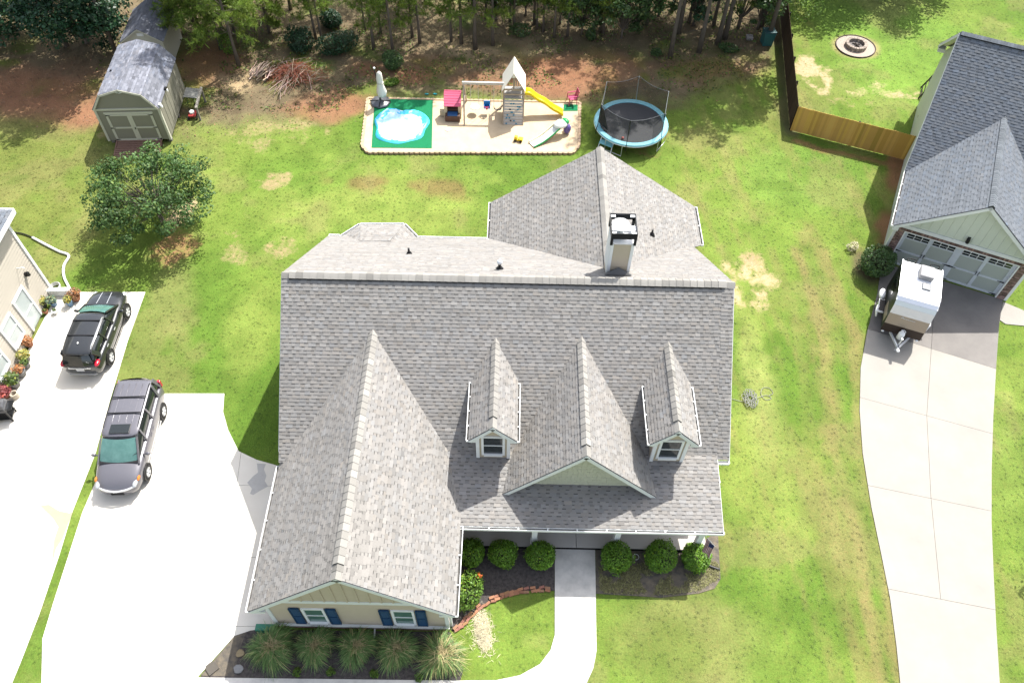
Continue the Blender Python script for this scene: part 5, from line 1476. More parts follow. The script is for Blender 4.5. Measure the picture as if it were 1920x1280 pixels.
# ------------------------------------------------------------------ sheds
M['shedwall'] = mat('olive_grey_shed_panel', (0.205, 0.198, 0.158), 0.7, (0.185, 0.178, 0.142), 2, 0.6)
M['shedtrim'] = mat('cream_shed_trim', (0.47, 0.46, 0.385), 0.6, (0.42, 0.41, 0.345), 3)
M['shedroof'] = mat('blue_grey_shed_shingle', (0.165, 0.172, 0.20), 0.95, (0.122, 0.13, 0.158), 4, 1.0, 0.3, 60, attr='Col', spec=0.1)
SA = 0.07
shed = thing('shed', 'large grey barn shed with cream trimmed double doors and a gambrel roof', 'shed', (-23.87, 37.1, 0.0), SA)
SW, SD = 3.66, 4.75
gam = [(0.0, 2.46), (0.66, 3.42), (1.83, 3.77), (3.0, 3.42), (SW, 2.46)]
sr_ = Roof(shed, WM[shed.name], M['shedroof'], expo=0.15, tone=0.26, singles=140, tooth=(0.22, 0.34), gap=(0.2, 0.34), dash=0.85, warm=0.02)
for (x0, z0), (x1, z1) in ((gam[0], gam[1]), (gam[1], gam[2])):
    sr_.plane([(x0 - 0.03, SD, z0), (x0 - 0.03, -0.10, z0), (x1, -0.10, z1), (x1, SD, z1)], O=(x0 - 0.03, -0.1, z0), U=(0, -1, 0), thick=0.03)
for (x0, z0), (x1, z1) in ((gam[4], gam[3]), (gam[3], gam[2])):
    sr_.plane([(x0 + 0.03, -0.10, z0), (x0 + 0.03, SD, z0), (x1, SD, z1), (x1, -0.10, z1)], O=(x0 + 0.03, -0.1, z0), U=(0, 1, 0), thick=0.03)
sr_.finish()
mb = MB()
mb.extrude([(0.04, 0, 0.25), (SW - 0.04, 0, 0.25), (SW - 0.04, 0, 2.46), (2.98, 0, 3.37), (1.83, 0, 3.72), (0.68, 0, 3.37), (0.04, 0, 2.46)], (0, SD - 0.1, 0))
sw = mb.build('wall', M['shedwall'], shed)
for k in range(9):
    mb = MB(); mb.box(SW - 0.04, SW - 0.025, 0.25 + k * 0.5, 0.27 + k * 0.5, 0.3, 2.44); mb.build('wall_batten', M['shedwall'], sw)
for a, b in zip(gam, gam[1:]):
    rake(shed, (a[0], -0.105, a[1] + 0.0), (b[0], -0.105, b[1] + 0.0), (0, -1, 0), 0.11, 0.03, M['shedtrim'])
mb = MB(); mb.box(0.02, SW - 0.02, -0.05, 0.0, 2.36, 2.47); mb.build('cross_trim', M['shedtrim'], shed)
for x in (0.0, SW - 0.12):
    mb = MB(); mb.box(x, x + 0.12, -0.045, 0.0, 0.22, 2.36); mb.build('corner_trim', M['shedtrim'], shed)
mb = MB(); mb.box(SW - 0.045, SW, 0.0, 0.13, 0.22, 2.44); mb.build('corner_trim', M['shedtrim'], shed)
mb = MB(); mb.box(0.46, 3.20, -0.04, 0.0, 2.10, 2.22); mb.build('door_head', M['shedtrim'], shed)
for x0, x1 in ((0.52, 1.825), (1.835, 3.14)):
    mb = MB(); mb.box(x0, x1, -0.025, 0.0, 0.26, 2.10); d = mb.build('door', M['shedwall'], shed)
    mb = MB()
    mb.box(x0, x0 + 0.13, -0.05, -0.025, 0.26, 2.10); mb.box(x1 - 0.13, x1, -0.05, -0.025, 0.26, 2.10)
    for z0 in (0.26, 1.10, 1.98): mb.box(x0 + 0.13, x1 - 0.13, -0.05, -0.025, z0, z0 + 0.10)
    mb.build('door_trim', M['shedtrim'], d)
    xh, s = (x0, 1) if x0 < 1 else (x1, -1)
    for z in (0.34, 1.15, 2.02):
        mb = MB(); mb.extrude([(xh, -0.05, z - 0.04), (xh + s * 0.26, -0.05, z - 0.01), (xh + s * 0.26, -0.05, z + 0.01), (xh, -0.05, z + 0.04)], (0, -0.012, 0)); mb.build('strap_hinge', M['black'], d)
mb = MB(); mb.box(1.87, 1.91, -0.08, -0.05, 1.05, 1.17); mb.build('latch', M['black'], shed)
mb = MB(); mb.extrude([(1.68, -0.02, 3.50), (1.98, -0.02, 3.50), (2.04, -0.02, 3.58), (1.88, -0.02, 3.55), (1.83, -0.02, 3.46), (1.78, -0.02, 3.55), (1.62, -0.02, 3.58)], (0, -0.03, 0)); mb.build('eagle_plaque', M['white'], shed)
for y, m_ in ((0.05, M['white']), (1.55, M['black'])):
    mb = MB(); mb.m = 0; mb.box(SW + 0.0, SW + 0.12, y, y + 0.18, 2.50, 2.62); mb.m = 1; mb.lathe([(0.08, SW + 0.1), (0.08, SW + 0.16)], 10, (0, y + 0.09, 2.44), 'X'); mb.build('floodlight', [m_, M['white']], shed)
mb = MB(); mb.bar((0.9, 2.0, 3.555), (0.9, 2.06, 3.555), 0.10, 0.05); mb.build('roof_vent', M['black'], shed)
mb = MB(); mb.prism([(0.55, -1.3), (3.0, -1.2), (3.1, -0.05), (0.5, -0.05)], 0.0, 0.02)
for q in ((0.52, 0.0), (3.08, 0.0)):
    mb.obox((q[0], -0.55, 0.14), (0.03, 0, 0), (0, 0.55, 0.12), (0, 0, 0.05))
M['ramp'] = mat('reddish_ramp_boards', (0.20, 0.115, 0.085), 0.9, (0.15, 0.09, 0.07), 5)
for k in range(8):
    y0 = -1.25 + k * 0.155
    mb.box(0.55, 3.05, y0, y0 + 0.14, 0.24 * (k / 8) + 0.02, 0.24 * (k / 8) + 0.05)
mb.build('ramp', M['ramp'], shed)
mb = MB()
for x in (0.1, 1.3, 2.4, 3.4):
    for y in (0.1, 2.3, 4.3): mb.box(x, x + 0.2, y, y + 0.2, 0, 0.25)
mb.build('foundation_block', M['drive_dark'], shed)

shed2 = thing('shed', 'small shed with a plain gable half hidden behind the barn shed', 'shed', (-24.75, 44.5, 0.0), SA)
s2 = Roof(shed2, WM[shed2.name], M['shedroof'], expo=0.15, tone=0.2, singles=40, tooth=(0.25, 0.36), gap=(0.2, 0.34), dash=0.8, warm=0.02)
s2.plane([(-0.1, 3.6, 1.95), (-0.1, -0.12, 1.95), (1.25, -0.12, 2.85), (1.25, 3.6, 2.85)], O=(-0.1, -0.12, 1.95), U=(0, -1, 0), thick=0.03)
s2.plane([(2.6, -0.12, 1.95), (2.6, 3.6, 1.95), (1.25, 3.6, 2.85), (1.25, -0.12, 2.85)], O=(2.6, -0.12, 1.95), U=(0, 1, 0), thick=0.03)
s2.finish()
mb = MB(); mb.extrude([(0, 0, 0.0), (2.5, 0, 0.0), (2.5, 0, 1.98), (1.25, 0, 2.80), (0, 0, 1.98)], (0, 3.4, 0)); mb.build('wall', M['shedtrim'], shed2)
mb = MB(); mb.box(1.1, 1.5, -0.03, 0.0, 2.3, 2.48); mb.build('gable_vent', M['white'], shed2)
for xa, za, xb_, zb_ in ((-0.1, 1.93, 1.25, 2.83), (2.6, 1.93, 1.25, 2.83)):
    rake(shed2, (xa, -0.125, za), (xb_, -0.125, zb_), (0, -1, 0), 0.08, 0.02, M['shedtrim'])
# lean-to frame with a grey cover beside the barn shed, and the red mower under it
lt = thing('lean_to_frame', 'grey covered timber frame leaning beside the barn shed wall', 'frame', (-20.0, 39.9, 0), SA)
mb = MB(); mb.box(-0.02, 0.82, 0.95, 1.05, 0.95, 1.05); mb.build('cross_rail', mat('weathered_timber', (0.22, 0.205, 0.18), 0.9, (0.16, 0.15, 0.13), 6), lt)
tim = bpy.data.materials['weathered_timber']
mb = MB(); mb.bar((0.85, -0.55, 0.9), (0.85, 1.35, 1.0), 0.14, 0.10); mb.build('side_rail', tim, lt)
for y in (-0.5, 1.25):
    mb = MB(); mb.box(0.80, 0.90, y - 0.05, y + 0.05, 0, 0.92); mb.build('post', tim, lt)
mb = MB(); mb.extrude([(0.0, 0.3, 1.12), (0.78, 0.3, 1.0), (0.78, 1.2, 1.02), (0.0, 1.2, 1.14)], (0, 0, -0.03)); mb.build('cover', mat('grey_tarp', (0.20, 0.20, 0.18), 0.7), lt)
mw = thing('push_mower', 'red and white push mower beside the barn shed', 'mower', (-19.62, 39.75, 0), SA + 0.1)
mb = MB(); mb.box(-0.22, 0.22, -0.28, 0.28, 0.16, 0.30); mb.build('deck', mat('red_mower_paint', (0.42, 0.05, 0.05), 0.4), mw, bevel=0.05)
mb = MB(); mb.lathe([(0.14, 0.30), (0.15, 0.42), (0.08, 0.47)], 12); mb.build('engine', M['white'], mw)
for x in (-0.25, 0.25):
    for y in (-0.24, 0.24):
        mb = MB(); mb.lathe([(0.10, x - 0.03), (0.10, x + 0.03)], 12, (0, y, 0.10), 'X'); mb.build('wheel', M['rubber'], mw)
mb = MB(); mb.tube([(-0.2, 0.25, 0.3), (-0.2, 0.75, 0.95), (0.2, 0.75, 0.95), (0.2, 0.25, 0.3)], 0.015, 6); mb.build('handle', M['black'], mw)

# ------------------------------------------------------------------ fence on the right, board by board
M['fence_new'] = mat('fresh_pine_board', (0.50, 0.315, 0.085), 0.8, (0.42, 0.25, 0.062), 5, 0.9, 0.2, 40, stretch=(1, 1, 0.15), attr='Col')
M['fence_dark'] = mat('shaded_brown_board', (0.055, 0.032, 0.02), 0.85, (0.04, 0.023, 0.015), 5, 0.9, 0.2, 40, stretch=(1, 1, 0.15), attr='Col')  # shade on the far fence run is put into this board colour
fence = thing('fence', 'new wooden privacy fence turning a corner to the slate roofed house', 'fence', ((16.79, 39.72)[0], (16.79, 39.72)[1], 0), 0)
def run(a, b, m_, side=1):
    a, b = Vector((*a, 0)), Vector((*b, 0))
    d = (b - a); L_ = d.length; d.normalize(); nrm = Vector((-d.y, d.x, 0)) * side
    k = 0; x = 0.0
    pool_ = []
    for q in range(6):
        t_ = random.uniform(0.75, 1.25); mb = MB(); mb.col = (t_, t_ * random.uniform(0.92, 1.05), t_ * random.uniform(0.85, 1.1))
        mb.extrude([(0.0, 0, 0.03), (0.1412, 0, 0.03), (0.1412, 0, 1.72), (0.115, 0, 1.75), (0.025, 0, 1.75), (0.0, 0, 1.72)], (0, 0.018, 0)); pool_.append(mb.mesh('board', m_))
    while x < L_ - 0.1:
        o = link(random.choice(pool_), 'board', fence)
        o.matrix_parent_inverse = WM[fence.name].inverted()
        m4 = Matrix((d, nrm, Vector((0, 0, 1)))).transposed().to_4x4(); m4.translation = a + d * x + Vector((0, 0, random.uniform(-0.012, 0.012)))
        o.matrix_basis = m4
        x += 0.142
    for z in (0.35, 0.95, 1.5):
        mb = MB(); mb.bar(a + nrm * 0.045 + Vector((0, 0, z)), b + nrm * 0.045 + Vector((0, 0, z)), 0.04, 0.09); mb.build('rail', m_, fence, world=True)
    n = max(2, int(L_ / 2.4))
    for q in range(n + 1):
        p = a + d * (L_ * q / n) + nrm * 0.11
        mb = MB(); mb.box(p.x - 0.05, p.x + 0.05, p.y - 0.05, p.y + 0.05, 0, 1.7); mb.build('post', m_, fence, world=True)
fc = (16.79, 39.72)
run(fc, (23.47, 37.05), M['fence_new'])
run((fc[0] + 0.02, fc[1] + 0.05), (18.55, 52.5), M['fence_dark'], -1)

# ------------------------------------------------------------------ fire pit
fp = (23.00, 48.79)
pit = thing('fire_pit', 'round stone fire pit with ash inside a gravel ring', 'fire pit', (fp[0], fp[1], 0), 0)
M['pitstone'] = mat('grey_fire_pit_stone', (0.30, 0.255, 0.215), 0.9, (0.22, 0.185, 0.155), 7, 1.0, 0.3, 40, attr='Col')
for k in range(24):
    mb = MB(); a0, a1 = 6.283 * k / 24 + 0.02, 6.283 * (k + 1) / 24 - 0.02
    t_ = random.uniform(0.8, 1.2); mb.col = (t_, t_, t_)
    mb.prism([(0.52 * math.cos(a0), 0.52 * math.sin(a0)), (0.72 * math.cos(a0), 0.72 * math.sin(a0)), (0.72 * math.cos(a1), 0.72 * math.sin(a1)), (0.52 * math.cos(a1), 0.52 * math.sin(a1))], 0.0, 0.30 + random.uniform(-0.01, 0.01)); mb.build('stone', M['pitstone'], pit)
mb = MB(); mb.lathe([(1.32, 0.0), (1.34, 0.07), (1.28, 0.07), (1.28, 0.0)], 40, caps=False); mb.build('edging_ring', M['darkwood'], pit)
mb = MB(); mb.prism([(1.29 * math.cos(6.283 * k / 32), 1.29 * math.sin(6.283 * k / 32)) for k in range(32)], 0, 0.035); mb.build('gravel_ring', mat('pale_gravel', (0.36, 0.30, 0.25), 0.95, (0.25, 0.21, 0.18), 14, 1.2, 0.6, 50), pit)
mb = MB(); mb.prism([(0.53 * math.cos(6.283 * k / 24), 0.53 * math.sin(6.283 * k / 24)) for k in range(24)], 0.03, 0.09); mb.build('ash_bed', mat('ash', (0.17, 0.155, 0.15), 0.95, (0.06, 0.055, 0.05), 7, 1.2, 0.5, 30), pit)
for k in range(5):
    a = random.uniform(0, 6.28); mb = MB(); mb.tube([(0.3 * math.cos(a), 0.3 * math.sin(a), 0.11), (-0.1 * math.cos(a + 1), -0.1 * math.sin(a + 1), 0.16)], 0.04, 6); mb.build('charred_log', M['darkwood'], pit)

# ------------------------------------------------------------------ play area: edging blocks, mats and toys
edg = thing('play_edging', 'scalloped tan block edging round the sand play area', 'edging', (PLAY[4][0], PLAY[4][1], 0), 0)
ring = PLAY + [PLAY[0]]
acc = []
for a, b in zip(ring, ring[1:]):
    L_ = math.hypot(b[0] - a[0], b[1] - a[1]); n = max(1, round(L_ / 0.30))
    for k in range(n):
        acc.append((a[0] + (b[0] - a[0]) * (k + .5) / n, a[1] + (b[1] - a[1]) * (k + .5) / n, math.atan2(b[1] - a[1], b[0] - a[0]), L_ / n))
epool = []
for q in range(6):
    t_ = random.uniform(0.85, 1.5); mb = MB(); mb.col = (t_, t_, t_ * random.uniform(0.9, 1.0))
    mb.prism([(-0.145, -0.07), (0.145, -0.07), (0.145, 0.04), (0.09, 0.085), (0.0, 0.10), (-0.09, 0.085), (-0.145, 0.04)][::1], 0.0, 0.155); epool.append(mb.mesh('edging_block', M['edging']))
ew = WM[edg.name].inverted()
for x, y, r_, l_u in acc:
    o = link(random.choice(epool), 'edging_block', edg); o.matrix_parent_inverse = ew
    o.location = (x, y, random.uniform(-0.01, 0.008)); o.rotation_euler = (0, 0, r_ + random.gauss(0, 0.05)); o.scale = (l_u / 0.30, 1, 1)
for a, b in zip(PLAY[3:] + PLAY[:1], PLAY[4:] + PLAY[:1]):          # dark rubber skirt at the front
    pass
M['greenmat'] = mat('green_play_turf', (0.004, 0.155, 0.06), 0.95, (0.003, 0.12, 0.045), 12, 0.8, 0.5, 60)
gmt = [(-8.81, 41.90), (-5.18, 42.03), (-4.88, 37.20), (-8.43, 37.13)]
o = sheet('play_mat', gmt, 0.118, M['greenmat'], depth=0.012); tag(o, 'large green turf mat under the deflated pool', 'mat', 'green turf mats')
o = sheet('play_mat', [(3.02, 41.63), (3.89, 41.66), (3.86, 41.02), (2.97, 40.99)], 0.118, M['greenmat'], depth=0.012); tag(o, 'small green turf mat at the foot of the yellow slide', 'mat', 'green turf mats')
# deflated wading pool: crumpled white and blue vinyl
M['vinyl'] = mat('white_blue_vinyl', (0.66, 0.74, 0.78), 0.3, (0.05, 0.40, 0.66), 1.6, 0.35, spec=0.6)
M['vinyl_blue'] = mat('blue_vinyl', (0.01, 0.33, 0.66), 0.25, (0.10, 0.52, 0.72), 2.0, 0.9, spec=0.6)
pc = (-6.90, 39.20)
pool_t = thing('wading_pool', 'deflated white and blue wading pool crumpled on the green mat', 'pool', (pc[0], pc[1], 0.118), 0)
nr_, na_ = 16, 44
rad = lambda a: 1.62 * (1 + 0.06 * math.sin(3 * a + 0.5) + 0.035 * math.sin(7 * a)) * (1 / max(abs(math.cos(a)) ** 3.2 + abs(math.sin(a)) ** 3.2, 1e-6) ** (1 / 3.2)) * 0.97
mb = MB(); mb.s = True; rows = []
for i in range(nr_):
    f = (i + 0.01) / (nr_ - 1)
    row = []
    for j in range(na_):
        a = 6.28318 * j / na_; r_ = rad(a) * f
        h = 0.03 + 0.015 * math.sin(9 * f * math.cos(a) * 2 + 3) * (f < 0.8)
        if f > 0.72: h += 0.20 * math.exp(-((f - 0.90) / 0.07) ** 2) * (0.55 + 0.45 * math.sin(5 * a + 1.0) * math.sin(2 * a)) + 0.03 * math.sin(17 * a + 9 * f)
        if f > 0.985: h = 0.01
        row.append(mb.pv((r_ * math.cos(a), r_ * 0.985 * math.sin(a), max(h, 0.008))))
    rows.append(row)
for i in range(nr_ - 1):
    f = i / (nr_ - 1)
    for j in range(na_):
        a = 6.28318 * (j + .5) / na_
        blue = (f > 0.93) or (f > 0.76 and 0.1 < a < 1.15 and math.sin(13 * a + 30 * f) > -0.7) or (f > 0.70 and 0.15 < a < 2.7 and math.sin(9 * a + 24 * f) + 0.6 * math.sin(5 * a) > -0.9 + 0.7 * (a > 1.6)) or (f > 0.80 and (math.sin(7 * a + 0.6) + 0.7 * math.sin(3 * a + 2.0)) > 0.35) or (f > 0.74 and 0.3 < a < 1.5 and math.sin(11 * a + 20 * f) > -0.35)
        mb.m = 1 if blue else 0
        mb.face((rows[i][j], rows[i + 1][j], rows[i + 1][(j + 1) % na_], rows[i][(j + 1) % na_]))
pv_ = mb.build('pool_liner', [M['vinyl'], M['vinyl_blue']], pool_t)
# cantilever umbrella, closed, on a water filled base
um = (-8.38, 41.38)
umb = thing('umbrella', 'closed off white cantilever umbrella on a black weighted base', 'umbrella', (um[0], um[1], 0.118), 0.0)
mb = MB(); mb.s = True; mb.lathe([(0.02, 0.02), (0.62, 0.02), (0.64, 0.09), (0.58, 0.15), (0.16, 0.17), (0.08, 0.22), (0.02, 0.22)], 8, (0, 0, 0)); mb.build('base', mat('grey_black_base', (0.06, 0.065, 0.075), 0.35, (0.10, 0.10, 0.115), 2, spec=0.6), umb)
mb = MB(); mb.bar((-0.64, 0, 0.16), (0.64, 0, 0.16), 0.06, 0.05); mb.bar((0, -0.6, 0.16), (0, 0.6, 0.16), 0.06, 0.05); mb.build('cross_foot', M['black'], umb)
mb = MB(); mb.tube([(0, 0, 0.1), (-0.05, 0.05, 1.3), (-0.12, 0.10, 2.35)], 0.04, 8); mb.build('pole', M['black'], umb)
mb = MB(); mb.ell((-0.12, 0.10, 2.40), (0.07, 0.07, 0.07), 10, 6); mb.build('finial', M['white'], umb)
mb = MB(); mb.s = True
prof_u = [(0.05, 2.22), (0.13, 2.1), (0.17, 1.7), (0.15, 1.45), (0.19, 1.15), (0.27, 0.75), (0.24, 0.55), (0.05, 0.5)]
rg = []
for r_, z in prof_u:
    rg.append([mb.pv((0.14 + 0.02 * math.sin(z * 3) + r_ * (1 + 0.22 * (j % 2)) * math.cos(6.283 * j / 14), 0.02 + r_ * (1 + 0.22 * (j % 2)) * math.sin(6.283 * j / 14), z)) for j in range(14)])
for a, b in zip(rg, rg[1:]):
    for j in range(14): mb.face((a[j], b[j], b[(j + 1) % 14], a[(j + 1) % 14]))
mb.face(rg[0]); mb.face(rg[-1][::-1]); mb.build('canopy', mat('off_white_canvas', (0.62, 0.62, 0.56), 0.9, (0.54, 0.54, 0.48), 4), umb)
mb = MB(); mb.lathe([(0.21, 1.42), (0.21, 1.48)], 14, (0.14, 0.02, 0)); mb.build('strap', M['shedtrim'], umb)
# toy play house with a pink roof
ph_ = (-3.80, 40.28)
M['pink'] = mat('faded_pink_plastic', (0.50, 0.085, 0.16), 0.6, (0.42, 0.07, 0.13), 4)
M['toybeige'] = mat('beige_toy_plastic', (0.55, 0.45, 0.31), 0.6)
M['toybrown'] = mat('brown_toy_plastic', (0.10, 0.055, 0.04), 0.6)
M['toyblue'] = mat('blue_toy_plastic', (0.03, 0.11, 0.27), 0.5)
toyh = thing('toy_house', 'small toy play house with a pink roof and blue shelf', 'playhouse', (ph_[0], ph_[1], 0.10), 0)
mb = MB()
for s in (-1, 1): mb.box(s * 0.42 - 0.09, s * 0.42 + 0.09, -0.25, 0.35, 0, 0.95)
mb.box(-0.42, 0.42, 0.30, 0.40, 0, 0.95); mb.build('wall', M['toybeige'], toyh, bevel=0.02)
mb = MB(); mb.box(-0.33, 0.33, -0.10, 0.30, 0.02, 0.60); mb.build('cabinet', M['toybrown'], toyh)
mb = MB()
for k in range(6):
    y0, z0 = -0.36 + k * 0.14, 0.98 + k * 0.085
    mb.obox((0, y0 + 0.08, z0 + 0.03), (0.52, 0, 0), (0, 0.09, 0.045), (0, -0.008, 0.02))
mb.box(-0.50, 0.50, 0.44, 0.50, 1.0, 1.50)
mb.build('roof', M['pink'], toyh)
mb = MB(); mb.box(-0.45, 0.45, -0.62, -0.12, 0.02, 0.42); mb.build('counter', M['toybrown'], toyh, bevel=0.03)
mb = MB(); mb.box(-0.30, 0.30, -0.58, -0.16, 0.42, 0.47); mb.build('shelf', M['toyblue'], toyh, bevel=0.02)
mb = MB(); mb.box(-0.80, -0.45, -0.10, 0.12, 0.02, 0.42); mb.build('side_table', M['toybeige'], toyh, bevel=0.02)
o = MB(); o.box(-0.17, 0.17, -0.13, 0.13, 0.0, 0.03); bk_ = o.build('picture_book', mat('pale_pink_cover', (0.66, 0.42, 0.52), 0.6)); tag(bk_, 'pale pink picture book lying on the sand', 'book'); bk_.location = (*(-4.01, 38.95), 0.101); bk_.rotation_euler = (0, 0, 0.7)

# swing set with tower, rock wall, canopy and slide
M['playwood'] = mat('weathered_play_timber', (0.36, 0.30, 0.24), 0.85, (0.28, 0.23, 0.18), 6, 1.0, 0.2, 30)
M['playgrey'] = mat('grey_climbing_board', (0.42, 0.41, 0.39), 0.85, (0.33, 0.32, 0.31), 6, 1.0, 0.2, 30)
M['canvas'] = mat('white_canvas_roof', (0.68, 0.65, 0.57), 0.85, (0.61, 0.58, 0.50), 3)
M['yellow'] = mat('yellow_slide_plastic', (0.72, 0.56, 0.01), 0.35, (0.66, 0.50, 0.01), 3)
M['hold'] = mat('teal_climbing_hold', (0.01, 0.20, 0.34), 0.5)
tw_ = (-0.12, 39.54)
ps = thing('swing_set', 'wooden climbing tower with canvas roof, yellow slide and swing beam', 'swing set', (tw_[0], tw_[1], 0.10), 0)
hwT = 0.60
ty0, ty1, zpf = 0.75, 1.95, 1.35
for x in (-hwT, hwT):
    for y in (ty0, ty1):
        mb = MB(); mb.box(x - 0.05, x + 0.05, y - 0.05, y + 0.05, 0, 2.05); mb.build('post', M['playwood'], ps)
for k in range(9):
    y = ty0 + 0.02 + k * 0.135
    mb = MB(); mb.box(-hwT, hwT, y, y + 0.115, zpf - 0.04, zpf); mb.build('deck_board', M['playgrey'], ps)
nrk = 9
for k in range(nrk):                                     # sloping rock wall, board by board
    f0, f1 = k / nrk, (k + 1) / nrk - 0.018
    p0 = Vector((0, 0.02 + (ty0 - 0.1) * f0, zpf * f0)); p1 = Vector((0, 0.02 + (ty0 - 0.1) * f1, zpf * f1))
    d = (p1 - p0); n_v = Vector((0, -d.z, d.y)).normalized()
    mb = MB(); mb.obox((p0 + p1) / 2, (0.57, 0, 0), d / 2, n_v * 0.014); b_o = mb.build('climbing_board', M['playgrey'], ps)
    if k < 8:
        for q in range(2):
            xh = random.uniform(-0.45, 0.45); c_ = (p0 + p1) / 2 + n_v * 0.02
            mb = MB(); mb.ell((xh, c_.y, c_.z), (0.055, 0.03, 0.05), 8, 6); mb.build('climbing_hold', M['hold'] if random.random() < 0.75 else M['black'], b_o)
for x in (-hwT, hwT):
    mb = MB(); mb.bar((x, 0.0, 0.02), (x, ty0, zpf), 0.05, 0.09, (0, -1, 1)); mb.build('wall_stringer', M['playwood'], ps)
for z in (1.62, 1.95):
    mb = MB(); mb.box(-hwT, hwT, ty0 - 0.07, ty0 - 0.03, z, z + 0.10); mb.build('guard_rail', M['playwood'], ps)
for x in np.linspace(0.05, 0.5, 5):
    mb = MB(); mb.box(x - 0.03, x + 0.03, ty1 + 0.03, ty1 + 0.05, zpf, 1.95); mb.build('baluster', M['playgrey'], ps)
for x in (-hwT - 0.07, hwT + 0.03):
    for z in (1.62, 1.92):
        mb = MB(); mb.box(x, x + 0.04, ty0, ty1, z, z + 0.09); mb.build('guard_rail', M['playwood'], ps)
mb = MB(); mb.box(-0.05, 0.05, ty0 - 0.02, ty0 + 0.04, 1.95, 3.15); mb.build('king_post', M['playwood'], ps)
mb = MB(); mb.box(-0.05, 0.05, ty1 - 0.04, ty1 + 0.02, 1.95, 3.15); mb.build('king_post', M['playwood'], ps)
for s in (-1, 1):
    mb = MB(); mb.extrude([(0, ty0 - 0.25, 3.22), (0, ty1 + 0.25, 3.22), (s * 0.68, ty1 + 0.25, 2.02), (s * 0.68, ty0 - 0.25, 2.02)], (s * 0.015, 0, 0.012)); mb.build('canopy', M['canvas'], ps)
mb = MB(); mb.extrude([(-0.12, ty0 - 0.24, 2.95), (0.12, ty0 - 0.24, 2.95), (0.0, ty0 - 0.24, 3.2)], (0, 0.02, 0)); mb.build('canopy_flap', M['canvas'], ps)
# beam and its A-frame
bx0 = -3.0
mb = MB(); mb.bar((bx0 - 0.08, 1.05, 2.16), (-hwT, 1.05, 2.16), 0.11, 0.16); mb.build('swing_beam', mat('sun_bleached_beam', (0.50, 0.47, 0.43), 0.85, (0.40, 0.37, 0.34), 6), ps)
for y in (-0.15, 2.25):
    mb = MB(); mb.bar((bx0, 1.05, 2.1), (bx0 + 0.05, y, 0.0), 0.09, 0.09); mb.build('a_frame_leg', M['playwood'], ps)
mb = MB(); mb.bar((bx0 + 0.02, 0.35, 0.9), (bx0 + 0.02, 1.75, 0.9), 0.05, 0.09); mb.build('a_frame_tie', M['playwood'], ps)
# slide off the right side
sl = [(hwT, 1.35, zpf + 0.02), (1.0, 1.33, zpf + 0.0), (1.45, 1.28, 1.02), (1.9, 1.20, 0.82), (2.35, 1.1, 0.52), (2.8, 1.02, 0.30), (3.05, 0.98, 0.16)]
sl = smooth_line(sl, 5)
mb = MB(); mb.s = True; rows = []
for p in sl:
    rows.append([mb.pv((p[0], p[1] + y, p[2] + z)) for y, z in ((-0.25, -0.02), (-0.25, 0.17), (-0.19, 0.17), (-0.16, 0.02), (0.16, 0.02), (0.19, 0.17), (0.25, 0.17), (0.25, -0.02))])
for a, b in zip(rows, rows[1:]):
    for j in range(8): mb.face((a[j], a[(j + 1) % 8], b[(j + 1) % 8], b[j])[::-1])
mb.face(rows[0]); mb.face(rows[-1][::-1]); mb.build('slide', M['yellow'], ps)
# swings: each hangs from the beam
def swing(label, x, kind, m_):
    t = thing('swing', label, 'swing', (tw_[0] + x, tw_[1] + 1.05, 0.10), 0, 'swings on the beam')
    zs = 0.55
    for s in (-1, 1):
        mb = MB(); mb.tube([(s * 0.22, 0, 2.08), (s * 0.24, 0, zs + 0.02)], 0.012, 5); mb.build('chain', M['galv'] if kind != 'baby' else mat('yellow_rope', (0.5, 0.4, 0.12), 0.8), t)
    mb = MB(); mb.s = True
    if kind == 'belt':
        pts = smooth_line([(-0.24, 0, zs + 0.02), (-0.2, 0, zs - 0.18), (0, 0, zs - 0.26), (0.2, 0, zs - 0.18), (0.24, 0, zs + 0.02)], 4)
        for a, b in zip(pts, pts[1:]): mb.bar(a, b, 0.13, 0.018, (0, 0, 1))
        mb.build('seat', m_, t)
    elif kind == 'baby':
        mb.box(-0.20, 0.20, -0.14, 0.16, zs - 0.12, zs - 0.06); mb.box(-0.20, 0.20, 0.10, 0.16, zs - 0.06, zs + 0.28); mb.box(-0.20, -0.15, -0.14, 0.10, zs - 0.06, zs + 0.10); mb.box(0.15, 0.20, -0.14, 0.10, zs - 0.06, zs + 0.10)
        st_ = mb.build('seat', m_, t, bevel=0.03)
        mb = MB(); mb.box(-0.05, 0.05, -0.24, -0.14, zs - 0.10, zs + 0.06); mb.box(-0.14, 0.14, -0.20, -0.15, zs + 0.02, zs + 0.06); mb.build('safety_bar', mat('red_toy_plastic', (0.5, 0.03, 0.06), 0.4), t)
    else:
        mb.lathe([(0.27, -0.02), (0.30, 0.02), (0.24, 0.05), (0.02, 0.0)], 16, (0, 0, zs - 0.1)); mb.build('seat', m_, t)
swing('white saucer swing nearest the pink roofed toy house', -2.36, 'saucer', M['white'])
swing('blue toddler bucket swing with a red bar, middle of the beam', -1.62, 'baby', mat('bright_blue_plastic', (0.01, 0.19, 0.52), 0.35))
swing('grey belt swing hanging next to the climbing tower', -0.96, 'belt', mat('grey_belt', (0.20, 0.18, 0.16), 0.7))
